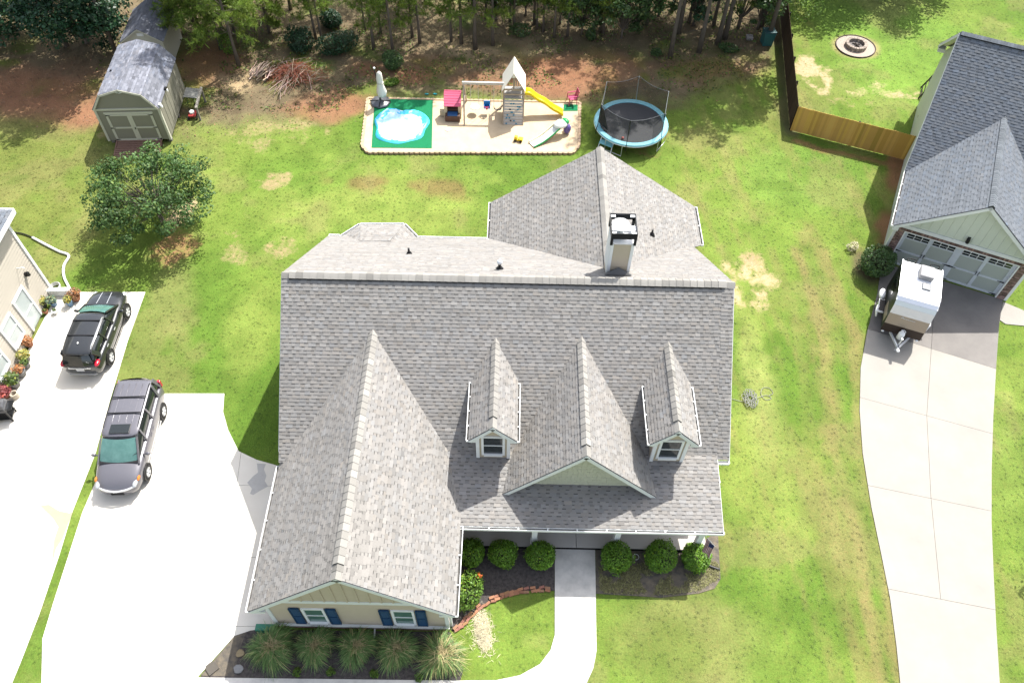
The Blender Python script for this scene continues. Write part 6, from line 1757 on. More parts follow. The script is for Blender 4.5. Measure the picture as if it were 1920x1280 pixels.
# pink garden chair
chp = (3.52, 41.81)
M['pinkchair'] = mat('raspberry_plastic', (0.42, 0.05, 0.13), 0.5)
pch = thing('chair', 'raspberry pink plastic armchair at the sand corner', 'chair', (chp[0], chp[1], 0.10), -1.35)
mb = MB(); mb.box(-0.24, 0.24, -0.24, 0.22, 0.38, 0.42); mb.build('seat', M['pinkchair'], pch, bevel=0.015)
for k in range(5):
    x = -0.2 + k * 0.1
    mb = MB(); mb.bar((x, 0.22, 0.42), (x * 1.05, 0.36, 0.92 + 0.04 * (1 - abs(k - 2) / 2)), 0.06, 0.015, (0, 1, 0)); mb.build('back_slat', M['pinkchair'], pch)
mb = MB(); mb.bar((-0.24, 0.36, 0.9), (0.24, 0.36, 0.9), 0.03, 0.06); mb.build('top_rail', M['pinkchair'], pch)
for s in (-1, 1):
    mb = MB(); mb.bar((s * 0.27, -0.24, 0.62), (s * 0.27, 0.30, 0.64), 0.06, 0.025); mb.build('armrest', M['pinkchair'], pch)
    for y in (-0.23, 0.22):
        mb = MB(); mb.bar((s * 0.25, y, 0.62 if y < 0 else 0.45), (s * 0.29, y * 1.15, 0.0), 0.045, 0.03); mb.build('leg', M['pinkchair'], pch)
# toddler slide: a creature head over a rainbow chute
ts0, ts1 = (2.83, 38.88), (1.21, 37.79)
hd_ = math.atan2(ts1[1] - ts0[1], ts1[0] - ts0[0])
tsl = thing('toddler_slide', 'small white and green toddler slide with a purple foot on the sand', 'slide', (ts0[0], ts0[1], 0.10), hd_)
M['tgreen'] = mat('green_toy_plastic', (0.02, 0.30, 0.09), 0.4); M['tpurple'] = mat('purple_toy_plastic', (0.13, 0.10, 0.30), 0.4); M['toywhite'] = mat('white_toy_plastic', (0.78, 0.78, 0.76), 0.4)
M['rainbow'] = mat('yellow_white_toy_plastic', (0.78, 0.76, 0.60), 0.4, (0.70, 0.60, 0.30), 1.2)
chn = smooth_line([(0.0, 0, 0.72), (0.35, 0, 0.62), (0.9, 0, 0.34), (1.5, 0, 0.12), (2.0, 0, 0.05), (2.2, 0, 0.04)], 4)
for nm, m_, ys, z0, z1 in (('chute', M['toywhite'], (-0.26, 0.26), 0.0, 0.03), ('side_rail', M['tgreen'], (0.26, 0.29), -0.02, 0.10), ('side_rail', M['rainbow'], (-0.32, -0.26), -0.02, 0.12)):
    mb = MB(); mb.s = True; rows = []
    for p in chn: rows.append([mb.pv((p[0], y, max(0.0, p[2] + z))) for y, z in ((ys[0], z0), (ys[1], z0), (ys[1], z1), (ys[0], z1))])
    for a, b in zip(rows, rows[1:]):
        for j in range(4): mb.face((a[j], b[j], b[(j + 1) % 4], a[(j + 1) % 4])[::-1])
    mb.face(rows[0]); mb.face(rows[-1]); mb.build(nm, m_, tsl)
mb = MB(); mb.s = True; mb.ell((0.12, 0, 0.70), (0.46, 0.36, 0.22), 14, 8); mb.build('creature_head', M['toywhite'], tsl)
mb = MB(); mb.s = True; mb.ell((-0.20, 0, 0.78), (0.20, 0.27, 0.17), 12, 8); mb.build('crest', M['tgreen'], tsl)
mb = MB(); mb.s = True; mb.ell((-0.24, 0.18, 0.34), (0.24, 0.22, 0.34), 12, 8); mb.build('step_base', M['tpurple'], tsl)
mb = MB()
for k in range(2): mb.box(-0.52, -0.30, -0.2, 0.2, 0.16 + 0.22 * k, 0.20 + 0.22 * k)
mb.build('step', M['toywhite'], tsl)
# toy truck
tp = (0.22, 38.05)
tt = thing('toy_truck', 'yellow toy truck with black wheels on the sand', 'toy truck', (tp[0], tp[1], 0.10), -0.25)
M['toyyellow'] = mat('yellow_toy_plastic', (0.70, 0.52, 0.02), 0.4)
mb = MB(); mb.box(-0.26, 0.26, -0.10, 0.10, 0.09, 0.15); mb.build('chassis', M['toyyellow'], tt, bevel=0.01)
mb = MB(); mb.box(-0.24, -0.06, -0.10, 0.10, 0.15, 0.32); mb.build('cab', M['toyyellow'], tt, bevel=0.02)
mb = MB(); mb.box(0.0, 0.27, -0.12, 0.12, 0.15, 0.24); mb.build('dump_bed', M['toyyellow'], tt, bevel=0.01)
for x in (-0.17, 0.16):
    for s in (-1, 1):
        mb = MB(); mb.lathe([(0.075, s * 0.10), (0.075, s * 0.15)], 12, (x, 0, 0.075), 'Y'); mb.build('wheel', M['black'], tt)
# two teal clogs on the edging
for u_, lab in (((-5.61, 42.45), 'teal garden clog on the back edging, nearer the umbrella'), ((-5.08, 42.47), 'teal garden clog on the back edging, nearer the swings')):
    mb = MB(); mb.s = True; mb.ell((0, 0, 0.045), (0.14, 0.06, 0.045), 10, 6); o = mb.build('clog', mat('teal_rubber', (0.03, 0.36, 0.38), 0.5)); tag(o, lab, 'shoe', 'teal clogs'); o.location = (u_[0], u_[1], 0.02)

# trampoline
TR = (6.93, 39.05)
tra = thing('trampoline', 'round trampoline with a light blue pad and a black safety net', 'trampoline', (TR[0], TR[1], 0), 0)
rT = 2.20; hT = 0.88
M['pad'] = mat('sky_blue_pad', (0.19, 0.45, 0.52), 0.5, (0.14, 0.36, 0.43), 3, 0.9, spec=0.4)
M['mesh'] = mat('black_jump_mat', (0.028, 0.030, 0.036), 0.6, (0.022, 0.024, 0.028), 4)
M['net'] = mat('black_safety_net', (0.02, 0.025, 0.025), 0.8, alpha=0.38)
mb = MB(); mb.prism([((rT - 0.28) * math.cos(6.28318 * k / 48), (rT - 0.28) * math.sin(6.28318 * k / 48)) for k in range(48)], hT - 0.03, hT - 0.015); mb.build('jump_mat', M['mesh'], tra)
mb = MB(); mb.lathe([(rT - 0.31, hT - 0.02), (rT - 0.29, hT + 0.02), (rT - 0.02, hT + 0.025), (rT + 0.02, hT - 0.05), (rT - 0.02, hT - 0.06)], 64, caps=False); mb.build('pad', M['pad'], tra)
mb = MB(); mb.tube([(rT * math.cos(6.28318 * k / 48), rT * math.sin(6.28318 * k / 48), hT - 0.08) for k in range(49)], 0.03, 6); mb.build('frame_ring', M['galv'], tra)
tops = []
for k in range(6):
    a = 6.28318 * k / 6 + 0.32
    p = Vector((math.cos(a), math.sin(a), 0))
    lean = Vector((random.uniform(-0.05, 0.05), random.uniform(-0.05, 0.05), 0))
    t0 = p * (rT - 0.02) + Vector((0, 0, 1.0)); t1 = p * (rT - 0.08) + lean + Vector((0, 0, 2.62))
    tops.append(t1)
    mb = MB(); mb.tube([p * (rT + 0.03) + Vector((0, 0, 0.5)), p * (rT + 0.03) + Vector((0, 0, 1.0)), t0, t1], 0.022, 6); mb.build('net_pole', M['galv'] if k in (0, 2, 1) else M['blackmetal'], tra)
for k in range(4):
    a0, a1 = 6.28318 * (k + .1) / 4 + 0.6, 6.28318 * (k + .9) / 4 + 0.6 - 0.75
    p0, p1 = Vector((math.cos(a0), math.sin(a0), 0)) * (rT - 0.02), Vector((math.cos(a1), math.sin(a1), 0)) * (rT - 0.02)
    mb = MB(); mb.tube([p0 + Vector((0, 0, hT - 0.1)), p0 + Vector((0, 0, 0.03)), p1 + Vector((0, 0, 0.03)), p1 + Vector((0, 0, hT - 0.1))], 0.022, 6); mb.build('leg', M['galv'], tra)
mb = MB()
for k in range(6):
    a, b = tops[k], tops[(k + 1) % 6]
    seg = 6
    top = [a + (b - a) * (i / seg) - Vector((0, 0, 0.16 * math.sin(math.pi * i / seg))) for i in range(seg + 1)]
    a0, a1 = 6.28318 * k / 6 + 0.32, 6.28318 * (k + 1) / 6 + 0.32
    bot = [Vector((math.cos(a0 + (a1 - a0) * i / seg), math.sin(a0 + (a1 - a0) * i / seg), 0)) * (rT - 0.26) + Vector((0, 0, hT)) for i in range(seg + 1)]
    for i in range(seg): mb.poly([bot[i], bot[i + 1], top[i + 1], top[i]])
mb.build('safety_net', M['net'], tra)
mb = MB()
for k in range(6):
    a, b = tops[k], tops[(k + 1) % 6]
    mb.tube([a + (b - a) * (i / 6) - Vector((0, 0, 0.16 * math.sin(math.pi * i / 6))) for i in range(7)], 0.009, 4)
mb.build('net_cord', mat('grey_net_cord', (0.25, 0.26, 0.27), 0.6), tra)
a = 6.28318 * 3 / 6 + 0.2
mb = MB(); c0 = Vector((math.cos(a), math.sin(a), 0)) * (rT - 0.2); mb.extrude([c0 + Vector((0, 0.2, 0.95)), c0 + Vector((0.5, -0.55, 0.95)), c0 + Vector((0.2, 0.0, 2.0)), c0 + Vector((0.0, 0.3, 2.1))], (0.02, 0.02, 0)); mb.build('net_flap', M['mesh'], tra)
mb = MB(); mb.s = True; mb.ell((-0.62, -1.55, hT + 0.05), (0.08, 0.08, 0.08), 10, 8); o = mb.build('ball', mat('coral_ball', (0.45, 0.12, 0.10), 0.5)); tag(o, 'small coral ball on the trampoline mat', 'ball'); o.location = (TR[0], TR[1], 0)
lp_ = (5.17, 37.44)
lad = thing('trampoline_step', 'light blue step board leaning by the trampoline behind the roof peak', 'step', (lp_[0] + 0.2, lp_[1] + 0.1, 0), -0.5)
mb = MB(); mb.obox((0, 0.1, 0.42), (0.42, 0, 0), (0, 0.13, 0.06), (0, 0, 0.02)); mb.build('tread', M['pad'], lad)
for s in (-1, 1):
    mb = MB(); mb.bar((s * 0.4, 0.25, 0.6), (s * 0.42, -0.15, 0.0), 0.04, 0.04); mb.build('leg', M['galv'], lad)

# ------------------------------------------------------------------ plants
M['bark'] = mat('grey_brown_bark', (0.135, 0.115, 0.095), 0.95, (0.085, 0.07, 0.055), 9, 1.0, 0.5, 30, stretch=(1, 1, 0.25))
M['twig'] = mat('dry_twig', (0.27, 0.22, 0.17), 0.9, (0.18, 0.14, 0.10), 6)
M['needle'] = leaf_mat('pine_needle', (0.155, 0.225, 0.042), 0.5, 0.45)
M['leaf'] = leaf_mat('glossy_leaf', (0.058, 0.112, 0.034), 0.4, 0.3)
M['tree_leaf'] = leaf_mat('garden_tree_leaf', (0.066, 0.132, 0.036), 0.6, 0.35)
M['leaf_dark'] = leaf_mat('dark_leaf', (0.020, 0.062, 0.026), 0.45, 0.25)
M['boxwood'] = leaf_mat('boxwood_leaf', (0.135, 0.27, 0.028), 0.5, 0.4)
M['azalea'] = leaf_mat('bright_shrub_leaf', (0.115, 0.215, 0.030), 0.5, 0.35)
M['blade'] = leaf_mat('ornamental_grass_blade', (0.150, 0.250, 0.078), 0.5, 0.4)
M['weed'] = leaf_mat('weed_leaf', (0.085, 0.135, 0.030), 0.6, 0.35)
M['petal'] = leaf_mat('petal', (0.5, 0.3, 0.05), 0.6, 0.35)
M['terracotta'] = mat('terracotta', (0.30, 0.13, 0.075), 0.9)
M['greypot'] = mat('grey_plant_pot', (0.16, 0.16, 0.16), 0.8, (0.11, 0.11, 0.11), 6)
M['bluepot'] = mat('pale_blue_pot', (0.16, 0.27, 0.42), 0.5)

def cluster(c, rad, n, size, r, tone=(0.6, 1.35), up=0.5, shell=0.55, yellow=0.1, asp=0.6):
    """leaves in an ellipsoid, denser towards its skin, facing outward and up"""
    d = unit(r.normal(size=(n, 3)))
    rr = (shell + (1 - shell) * r.random((n, 1)) ** 0.5)
    cen = np.array(c) + d * rr * np.array(rad)
    nor = d + r.normal(size=(n, 3)) * 0.6 + np.array([0, 0, up])
    L_ = size * r.uniform(0.6, 1.3, n)
    V, Q, cc = leaves(cen, nor, L_, L_ * asp, leaf_tones(n, r, *tone, yellow), 0.15, r)
    return V, Q, cc

def pine_meshes(seed, h, bare, spread, dens=1.0):
    r = np.random.default_rng(seed); rd = random.Random(seed)
    tr_ = MB(); tr_.s = True
    bend = [rd.uniform(-0.25, 0.25), rd.uniform(-0.25, 0.25)]
    line = [(bend[0] * (z / h) ** 2, bend[1] * (z / h) ** 2, z) for z in np.linspace(-0.1, h, 9)]
    r0 = 0.036 + 0.0062 * h
    tr_.tube(line, [r0 * (1.35 if i == 0 else 1) * (1 - 0.85 * i / 8) for i in range(9)], 7)
    parts_ = []
    z = bare
    dead = MB()
    for k in range(int(bare * 1.3)):                      # dead stubs below the crown
        zz = rd.uniform(0.3 * bare, bare); a = rd.uniform(0, 6.28); L_ = rd.uniform(0.4, 1.3)
        p = Vector((0, 0, zz)); q = p + Vector((math.cos(a) * L_, math.sin(a) * L_, L_ * rd.uniform(-0.1, 0.35)))
        tr_.tube([p, (p + q) / 2 + Vector((0, 0, 0.05)), q], [0.014, 0.010, 0.004], 4, caps=False)
    while z < h:
        f = (z - bare) / max(h - bare, 0.1)
        nb_ = rd.randint(2, 4)
        L0 = spread * (1 - 0.75 * f) * (0.75 + 0.3 * math.sin(3 * f + 0.4))
        for b in range(nb_):
            a = rd.uniform(0, 6.28); L_ = L0 * rd.uniform(0.65, 1.15)
            base = Vector((bend[0] * (z / h) ** 2, bend[1] * (z / h) ** 2, z))
            tip = base + Vector((math.cos(a) * L_, math.sin(a) * L_, L_ * rd.uniform(0.05, 0.4)))
            tr_.tube([base, (base + tip) / 2 + Vector((0, 0, -0.04 * L_)), tip], [0.022, 0.014, 0.006], 4, caps=False)
            nt_ = max(3, int(L_ * 7 * dens))
            for q in range(nt_):
                t_ = rd.uniform(0.35, 1.05)
                c = base.lerp(tip, t_) + Vector((rd.gauss(0, 0.16), rd.gauss(0, 0.16), rd.gauss(0.04, 0.08))) * (0.5 + L_ * 0.3)
                n = 13
                dr = unit(r.normal(size=(n, 3)) + np.array([math.cos(a) * 0.7, math.sin(a) * 0.7, 0.55]))
                sd = unit(np.cross(dr, r.normal(size=(n, 3)))) * 0.017
                ln = r.uniform(0.17, 0.32, (n, 1))
                c0 = np.array(c)
                V = np.stack([c0 - sd, c0 + sd, c0 + dr * ln + sd * 0.35, c0 + dr * ln - sd * 0.35], 1).reshape(-1, 3)
                tone = rd.uniform(0.6, 1.35); cc = np.repeat(np.full((1, 3), tone) * np.array([[1.1 if rd.random() < 0.3 else 0.95, 1.0, 0.9]]), n, 0)
                parts_.append((V, np.arange(4 * n).reshape(n, 4), cc))
        z += rd.uniform(0.28, 0.5)
    V, Q, cc = merge(parts_)
    return tr_.mesh('trunk', M['bark']), np_mesh('crown', V, Q, M['needle'], cc)

PINES = [pine_meshes(100 + k, h, b, s, d) for k, (h, b, s, d) in enumerate(((10.5, 2.2, 1.7, 1.15), (11.5, 1.9, 1.9, 1.15), (9.5, 2.5, 1.5, 1.15), (12.5, 2.3, 2.0, 1.15), (6.5, 1.0, 2.1, 2.1), (12.5, 2.2, 2.7, 1.4), (17.0, 5.0, 3.2, 1.2)))]
def tree(name, label, cat, loc, meshes, rz, sc_, group=None, parts=('trunk', 'crown')):
    t = thing(name, label, cat, loc, rz, group)
    t.scale = (sc_, sc_, sc_)
    for me_, nm in zip(meshes, parts):
        link(me_, nm, t)
    return t
pine_spots = [  # foot, variant, scale, label
 ((-17.98, 44.99), 5, 1.0, 'leaning young pine with ivy at its foot near the brush pile'),
 ((-19.60, 46.89), 4, 1.65, 'bushy young pine behind the ivy covered pine'),
 ((-21.09, 47.89), 4, 1.4, 'bushy young pine next to the small shed'),
 ((-16.81, 48.87), 4, 1.2, 'bushy young pine behind the red brown brush pile'),
 ((-18.25, 49.71), 4, 1.15, 'bushy young pine between the ivy pine and the brush pile'),
 ((-19.14, 48.78), 4, 1.1, 'bushy young pine right behind the ivy covered pine'),
 ((-22.54, 48.65), 4, 1.1, 'bushy young pine leaning over the small shed roof'),
 ((-17.30, 50.41), 4, 1.3, 'bushy young pine farthest back behind the brush pile'),
 ((-20.18, 49.38), 4, 1.25, 'bushy young pine farther back than the ivy pine'),
 ((-22.29, 50.07), 4, 1.3, 'bushy young pine touching the small shed'),
 ((-15.89, 51.80), 4, 1.3, 'bushy young pine at the top of the photo over the brush pile'),
 ((-13.49, 48.06), 0, 0.85, 'slender pine, left of the close pair above the dark bushes'),
 ((-13.08, 47.95), 2, 0.85, 'slender pine, right of the close pair above the dark bushes'),
 ((-10.36, 49.38), 2, 0.75, 'thin pine well behind the umbrella'),
 ((-9.52, 47.28), 0, 1.0, 'pine in line with the umbrella, foot in a patch of yellow weeds'),
 ((-9.28, 49.17), 2, 0.8, 'thin pine behind the pine with yellow weeds'),
 ((-8.20, 46.85), 1, 0.9, 'pine standing directly behind the round green bush'),
 ((-7.09, 48.75), 2, 0.9, 'pine to the right of the round bush, short dark shadow'),
 ((-6.53, 48.08), 0, 0.95, 'dark stemmed pine right of the round bush, nearer of two'),
 ((-4.43, 48.35), 2, 0.95, 'thin pine behind the swing beam with a long thin shadow'),
 ((-3.73, 48.13), 0, 1.05, 'pine behind the swing beam with a broad shadow'),
 ((-2.77, 47.54), 3, 1.1, 'thickest pine behind the swing beam'),
 ((-1.61, 48.02), 1, 1.0, 'pine just left of the canvas tower roof'),
 ((-0.20, 49.79), 0, 0.85, 'pine directly above the canvas tower roof'),
 ((1.34, 50.04), 2, 0.85, 'thin pine above the slide, left of two'),
 ((1.78, 49.73), 0, 0.8, 'thin pine above the slide, right of two'),
 ((2.53, 49.12), 2, 0.85, 'thin pine above the pink chair, left of two'),
 ((3.45, 49.29), 1, 0.8, 'pine above the pink chair, right of two'),
 ((5.24, 49.36), 2, 0.8, 'thin pine among the leafy saplings, left of two'),
 ((5.87, 49.57), 0, 0.85, 'pine among the leafy saplings, right of two'),
 ((8.97, 50.80), 2, 0.9, 'thin pine left of the thick pale pine'),
 ((10.21, 47.07), 6, 0.95, 'tall thick pale trunked pine beyond the trampoline'),
 ((11.10, 49.97), 6, 1.0, 'pine close behind the thick pale pine'),
 ((12.22, 47.75), 6, 1.0, 'pale trunked pine halfway to the dark fence'),
 ((13.61, 48.74), 6, 1.05, 'pine left of the concrete block'),
 ((14.17, 49.39), 6, 1.1, 'thin leaning pine left of the concrete block'),
 ((16.99, 51.12), 6, 1.1, 'pine beside the teal bin'),
]
for (p, v, s_, lab) in pine_spots:
    tree('pine_tree', lab, 'tree', (p[0], p[1], 0), PINES[v], random.uniform(0, 6.28), s_ * random.uniform(0.97, 1.04), 'pines along the back of the yard')
bg = []
for k in range(26):                                     # the wood behind, only its lower stems and its shade show
    x = -13 + 30 * ((k * 0.6180339) % 1.0); y = 50.5 + 7 * ((k * 0.7548) % 1.0)
    bg.append((x, y))
bg.sort()
ORD = 'first second third fourth fifth sixth seventh eighth ninth tenth eleventh twelfth thirteenth fourteenth fifteenth sixteenth seventeenth eighteenth nineteenth twentieth'.split()
seen = 0
for x, y in bg:
    if y < 53.7 + 0.041 * x:
        lab = 'back row pine at the top photo edge, %s from the left' % ORD[min(seen, 19)]; seen += 1; grp = 'back row of pines at the top edge'
    else:
        lab = 'pine of the dense wood beyond the top edge, only its shade shows'; grp = 'pines in the wood behind'
    tree('pine_tree', lab, 'tree', (x, y, 0), PINES[random.choice((0, 1, 2, 3))], random.uniform(0, 6.28), random.uniform(0.8, 1.05), grp)

def broadleaf(seed, h, rad, n_cl, n_leaf, size, m_, trunk=1.5, flat=0.6, tone=(0.6, 1.35), cr=0.75, yellow=0.08, hollow=0.25):
    r = np.random.default_rng(seed); rd = random.Random(seed)
    tr_ = MB(); tr_.s = True
    tr_.tube([(0, 0, -0.1), (0.03, 0.02, trunk * 0.5), (0, 0, trunk)], [0.05 + rad * 0.035, 0.03 + rad * 0.028, 0.03 + rad * 0.024], 8)
    ps_ = []
    for k in range(n_cl):
        d = Vector((rd.gauss(0, 1), rd.gauss(0, 1), rd.gauss(0.15, 0.75))).normalized()
        f = hollow + (1 - hollow) * rd.random() ** 0.45
        c = Vector((d.x * rad * f, d.y * rad * f, trunk * 0.8 + (h - trunk) * 0.5 + d.z * (h - trunk * 0.7) * 0.5 * f))
        c.z = max(c.z, trunk * 0.55)
        mid = Vector((c.x * 0.45, c.y * 0.45, trunk + (c.z - trunk) * 0.55))
        tr_.tube([(0, 0, trunk * 0.95), mid, c], [0.035 + rad * 0.006, 0.022, 0.007], 4, caps=False)
        k_ = cr * rd.uniform(0.6, 1.3); lt_ = rd.uniform(0.75, 1.25)
        ps_.append(cluster(c, (k_, k_, k_ * flat), int(n_leaf * rd.uniform(0.7, 1.3)), size, r, (tone[0] * lt_, tone[1] * lt_), 0.55, 0.15, yellow))
    V, Q, cc = merge(ps_)
    return tr_.mesh('trunk', M['bark']), np_mesh('crown', V, Q, m_, cc)

tree('broadleaf_tree', 'round glossy leaved tree in front of the barn shed', 'tree', (-18.75, 30.35, 0), broadleaf(5, 4.3, 3.15, 120, 130, 0.155, M['tree_leaf'], 1.3, 0.55, cr=0.6, yellow=0.16), 0.4, 1.0)
tree('broadleaf_tree', 'large dark leaved tree at the top corner left of the sheds', 'tree', (-28.6, 47.2, 0), broadleaf(6, 5.2, 3.7, 110, 120, 0.24, M['leaf_dark'], 0.4, 0.6, cr=0.95), 1.0, 1.0)
tree('broadleaf_tree', 'second dark tree filling the very corner of the photo', 'tree', (-35.0, 47.6, 0), broadleaf(7, 5.0, 3.6, 90, 110, 0.26, M['leaf_dark'], 0.4, 0.6, cr=0.95), 0.0, 1.0)
tree('broadleaf_tree', 'tall tree rising out of the dark foliage beside the small shed', 'tree', (-26.2, 45.9, 0), broadleaf(41, 13.5, 3.2, 70, 120, 0.28, M['leaf_dark'], 7.5, 0.6, cr=1.0), 0.3, 1.0)
tree('broadleaf_tree', 'tall tree at the far corner, its shade reaching the side lawn', 'tree', (-29.8, 46.8, 0), broadleaf(42, 13.5, 3.2, 70, 120, 0.28, M['leaf_dark'], 7.5, 0.6, cr=1.0), 0.9, 1.0)
tree('broadleaf_tree', 'tall straight tree beside the teal bin, shading the lawn by the trampoline', 'tree', (17.0, 48.9, 0), broadleaf(43, 16.0, 3.6, 80, 130, 0.28, M['leaf_dark'], 7.5, 0.6, cr=1.0), 0.9, 1.0)
for k, (p, h, rd_, lab) in enumerate((((4.40, 49.45), 3.6, 1.25, 'leafy sapling left of two above the pink chair'), ((7.12, 49.18), 4.2, 1.6, 'dense leafy sapling above the trampoline'), ((15.37, 50.79), 4.5, 1.8, 'dark leafy tree before the teal bin'), ((12.24, 50.93), 4.2, 1.7, 'leafy understory tree behind the pale pines'), ((-1.48, 51.04), 3.6, 1.5, 'leafy understory tree behind the canvas roof'), ((18.55, 52.93), 5.2, 1.9, 'leafy tree overhanging the far end of the dark fence'), ((5.71, 50.02), 4.0, 1.5, 'leafy sapling between the two above the chair'), ((8.27, 49.99), 4.6, 1.5, 'leafy sapling just left of the thick pale pine'), ((2.97, 50.76), 4.2, 1.4, 'leafy tree behind the thin pines above the slide'), ((9.93, 52.04), 4.4, 1.6, 'leafy tree deep in the shade behind the thick pale pine'), ((16.65, 50.65), 4.4, 1.4, 'dark leafy tree over the concrete block'), ((0.56, 51.66), 4.0, 1.4, 'leafy tree far behind the canvas tower roof'))):
    tree('broadleaf_tree', lab, 'tree', (p[0], p[1], 0), broadleaf(20 + k, h, rd_, 34, 70, 0.2, M['leaf'] if k != 3 else M['leaf_dark'], 0.7, 0.6, cr=0.5), k, 1.0, 'leafy trees among the pines')
# trees that stand outside the picture but shade it
tree('broadleaf_tree', 'tall tree beyond the fire pit lawn, only its shade and lowest twigs show', 'tree', (23.5, 58.0, 0), broadleaf(31, 9.5, 4.5, 80, 120, 0.3, M['leaf_dark'], 2.5, 0.6, cr=1.1), 0, 1.0)
tree('broadleaf_tree', 'tall tree beside the dark fence lawn, only its shade shows', 'tree', (29.0, 57.5, 0), broadleaf(32, 8.0, 3.6, 70, 120, 0.3, M['leaf_dark'], 2.5, 0.6, cr=1.0), 0, 1.0)
tree('broadleaf_tree', 'tree right of the driveway at the photo edge, only its shade shows', 'tree', (23.8, 13.9, 0), broadleaf(33, 5.4, 1.6, 40, 100, 0.24, M['leaf'], 1.8, 0.6, cr=0.6), 0, 1.0)

def shrub(name, label, cat, p, rad, n, size, m_, seed, group=None, tone=(0.55, 1.4), lumps=9, z0=0.0, yellow=0.05, stem=True, asp=0.6):
    r = np.random.default_rng(seed); rd = random.Random(seed)
    t = thing(name, label, cat, (p[0], p[1], z0), rd.uniform(0, 6), group)
    ps_ = [cluster((0, 0, rad[2]), rad, int(n * 0.55), size, r, tone, 0.5, 0.72, yellow, asp)]
    for k in range(lumps):
        d = unit(r.normal(size=3) + np.array([0, 0, 0.35]))
        c = np.array([0, 0, rad[2]]) + d * np.array(rad) * 0.80
        kk = rd.uniform(0.24, 0.50); lt_ = rd.uniform(0.75, 1.25)
        ps_.append(cluster(c, np.array(rad) * kk, int(n * 0.45 / lumps), size, r, (tone[0] * lt_, tone[1] * lt_), 0.5, 0.55, yellow, asp))
    V, Q, cc = merge(ps_)
    V[:, 2] = np.maximum(V[:, 2], 0.01)
    link(np_mesh('foliage', V, Q, m_, cc), 'foliage', t)
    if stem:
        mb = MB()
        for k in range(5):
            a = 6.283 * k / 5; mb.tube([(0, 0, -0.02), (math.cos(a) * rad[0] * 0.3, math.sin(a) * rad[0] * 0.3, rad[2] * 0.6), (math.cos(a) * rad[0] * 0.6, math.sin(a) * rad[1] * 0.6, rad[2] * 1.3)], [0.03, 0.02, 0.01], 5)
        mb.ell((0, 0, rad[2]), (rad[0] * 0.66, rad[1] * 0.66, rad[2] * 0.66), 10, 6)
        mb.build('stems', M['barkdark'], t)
    return t
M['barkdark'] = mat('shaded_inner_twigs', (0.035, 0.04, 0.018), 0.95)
bush = [((-1.38, 12.28), 0.56, 'round clipped boxwood tucked in the corner by the garage wing'), ((-0.12, 12.28), 0.60, 'round clipped boxwood, middle of three left of the walk'), ((1.38, 12.22), 0.66, 'round clipped boxwood touching the left edge of the walk'), ((4.42, 12.22), 0.66, 'round clipped boxwood just right of the walk'), ((6.20, 12.26), 0.68, 'round clipped boxwood, middle of three right of the walk'), ((7.62, 12.3), 0.60, 'sunlit round boxwood under the porch flag')]
for k, (p, r_, lab) in enumerate(bush):
    shrub('boxwood_shrub', lab, 'shrub', p, (r_ * random.uniform(0.93, 1.06), r_ * random.uniform(0.9, 1.06), r_ * random.uniform(0.72, 0.84)), 4600, 0.078, M['boxwood'], 40 + k, 'clipped boxwoods along the porch', (0.45, 1.45), 16, 0.0, 0.05)
az = shrub('azalea_shrub', 'loose bright green shrub with an orange tip beside the garage wall', 'shrub', (-1.42, 10.75), (0.58, 0.80, 0.55), 1900, 0.11, M['azalea'], 50, None, (0.5, 1.45), 12, 0.0, 0.15)
V, Q, cc = cluster((0.0, 0, 0), (0.13, 0.13, 0.08), 40, 0.10, rng, (0.8, 1.2), 0.5, 0.2, 0)
m_or = leaf_mat('orange_leaf', (0.55, 0.13, 0.03)); o = link(np_mesh('orange_tip', V, Q, m_or, cc), 'orange_tip', az); o.location = Vector((0.42, 0.30, 0.98)) if False else (Matrix.Rotation(-az.rotation_euler.z, 4, 'Z') @ Vector((0.38, 0.42, 0.98)))
shrub('holly_shrub', 'round dark holly bush behind the green mat', 'shrub', (-8.02, 45.19), (0.72, 0.62, 0.62), 3200, 0.10, M['leaf'], 51, None, (0.55, 1.3), 10)
shrub('laurel_shrub', 'dense dark shrub with pale flecks by the camping trailer', 'shrub', (18.94, 28.32), (0.88, 0.95, 0.80), 4800, 0.10, M['leaf'], 52, None, (0.55, 1.5), 12)
shrub('white_shrub', 'small pale flowering shrub on the lawn beside the dark laurel', 'shrub', (18.18, 29.83), (0.34, 0.26, 0.22), 260, 0.10, leaf_mat('pale_flower', (0.55, 0.52, 0.36)), 53, None, (0.6, 1.3), 6, 0, 0, False)
for k, (p, rd_, lab) in enumerate((((-14.33, 47.10), (1.1, 0.9, 0.75), 'dark shady bush nearest the brush pile'), ((-11.80, 46.83), (1.5, 0.9, 0.7), 'widest dark shady bush behind the umbrella'), ((-12.71, 49.81), (0.8, 0.7, 0.6), 'dark shady bush farthest back under the pines'))):
    shrub('dark_shrub', lab, 'shrub', p, rd_, 2200, 0.13, M['leaf_dark'], 54 + k, 'dark bushes under the pines', (0.5, 1.2), 10)
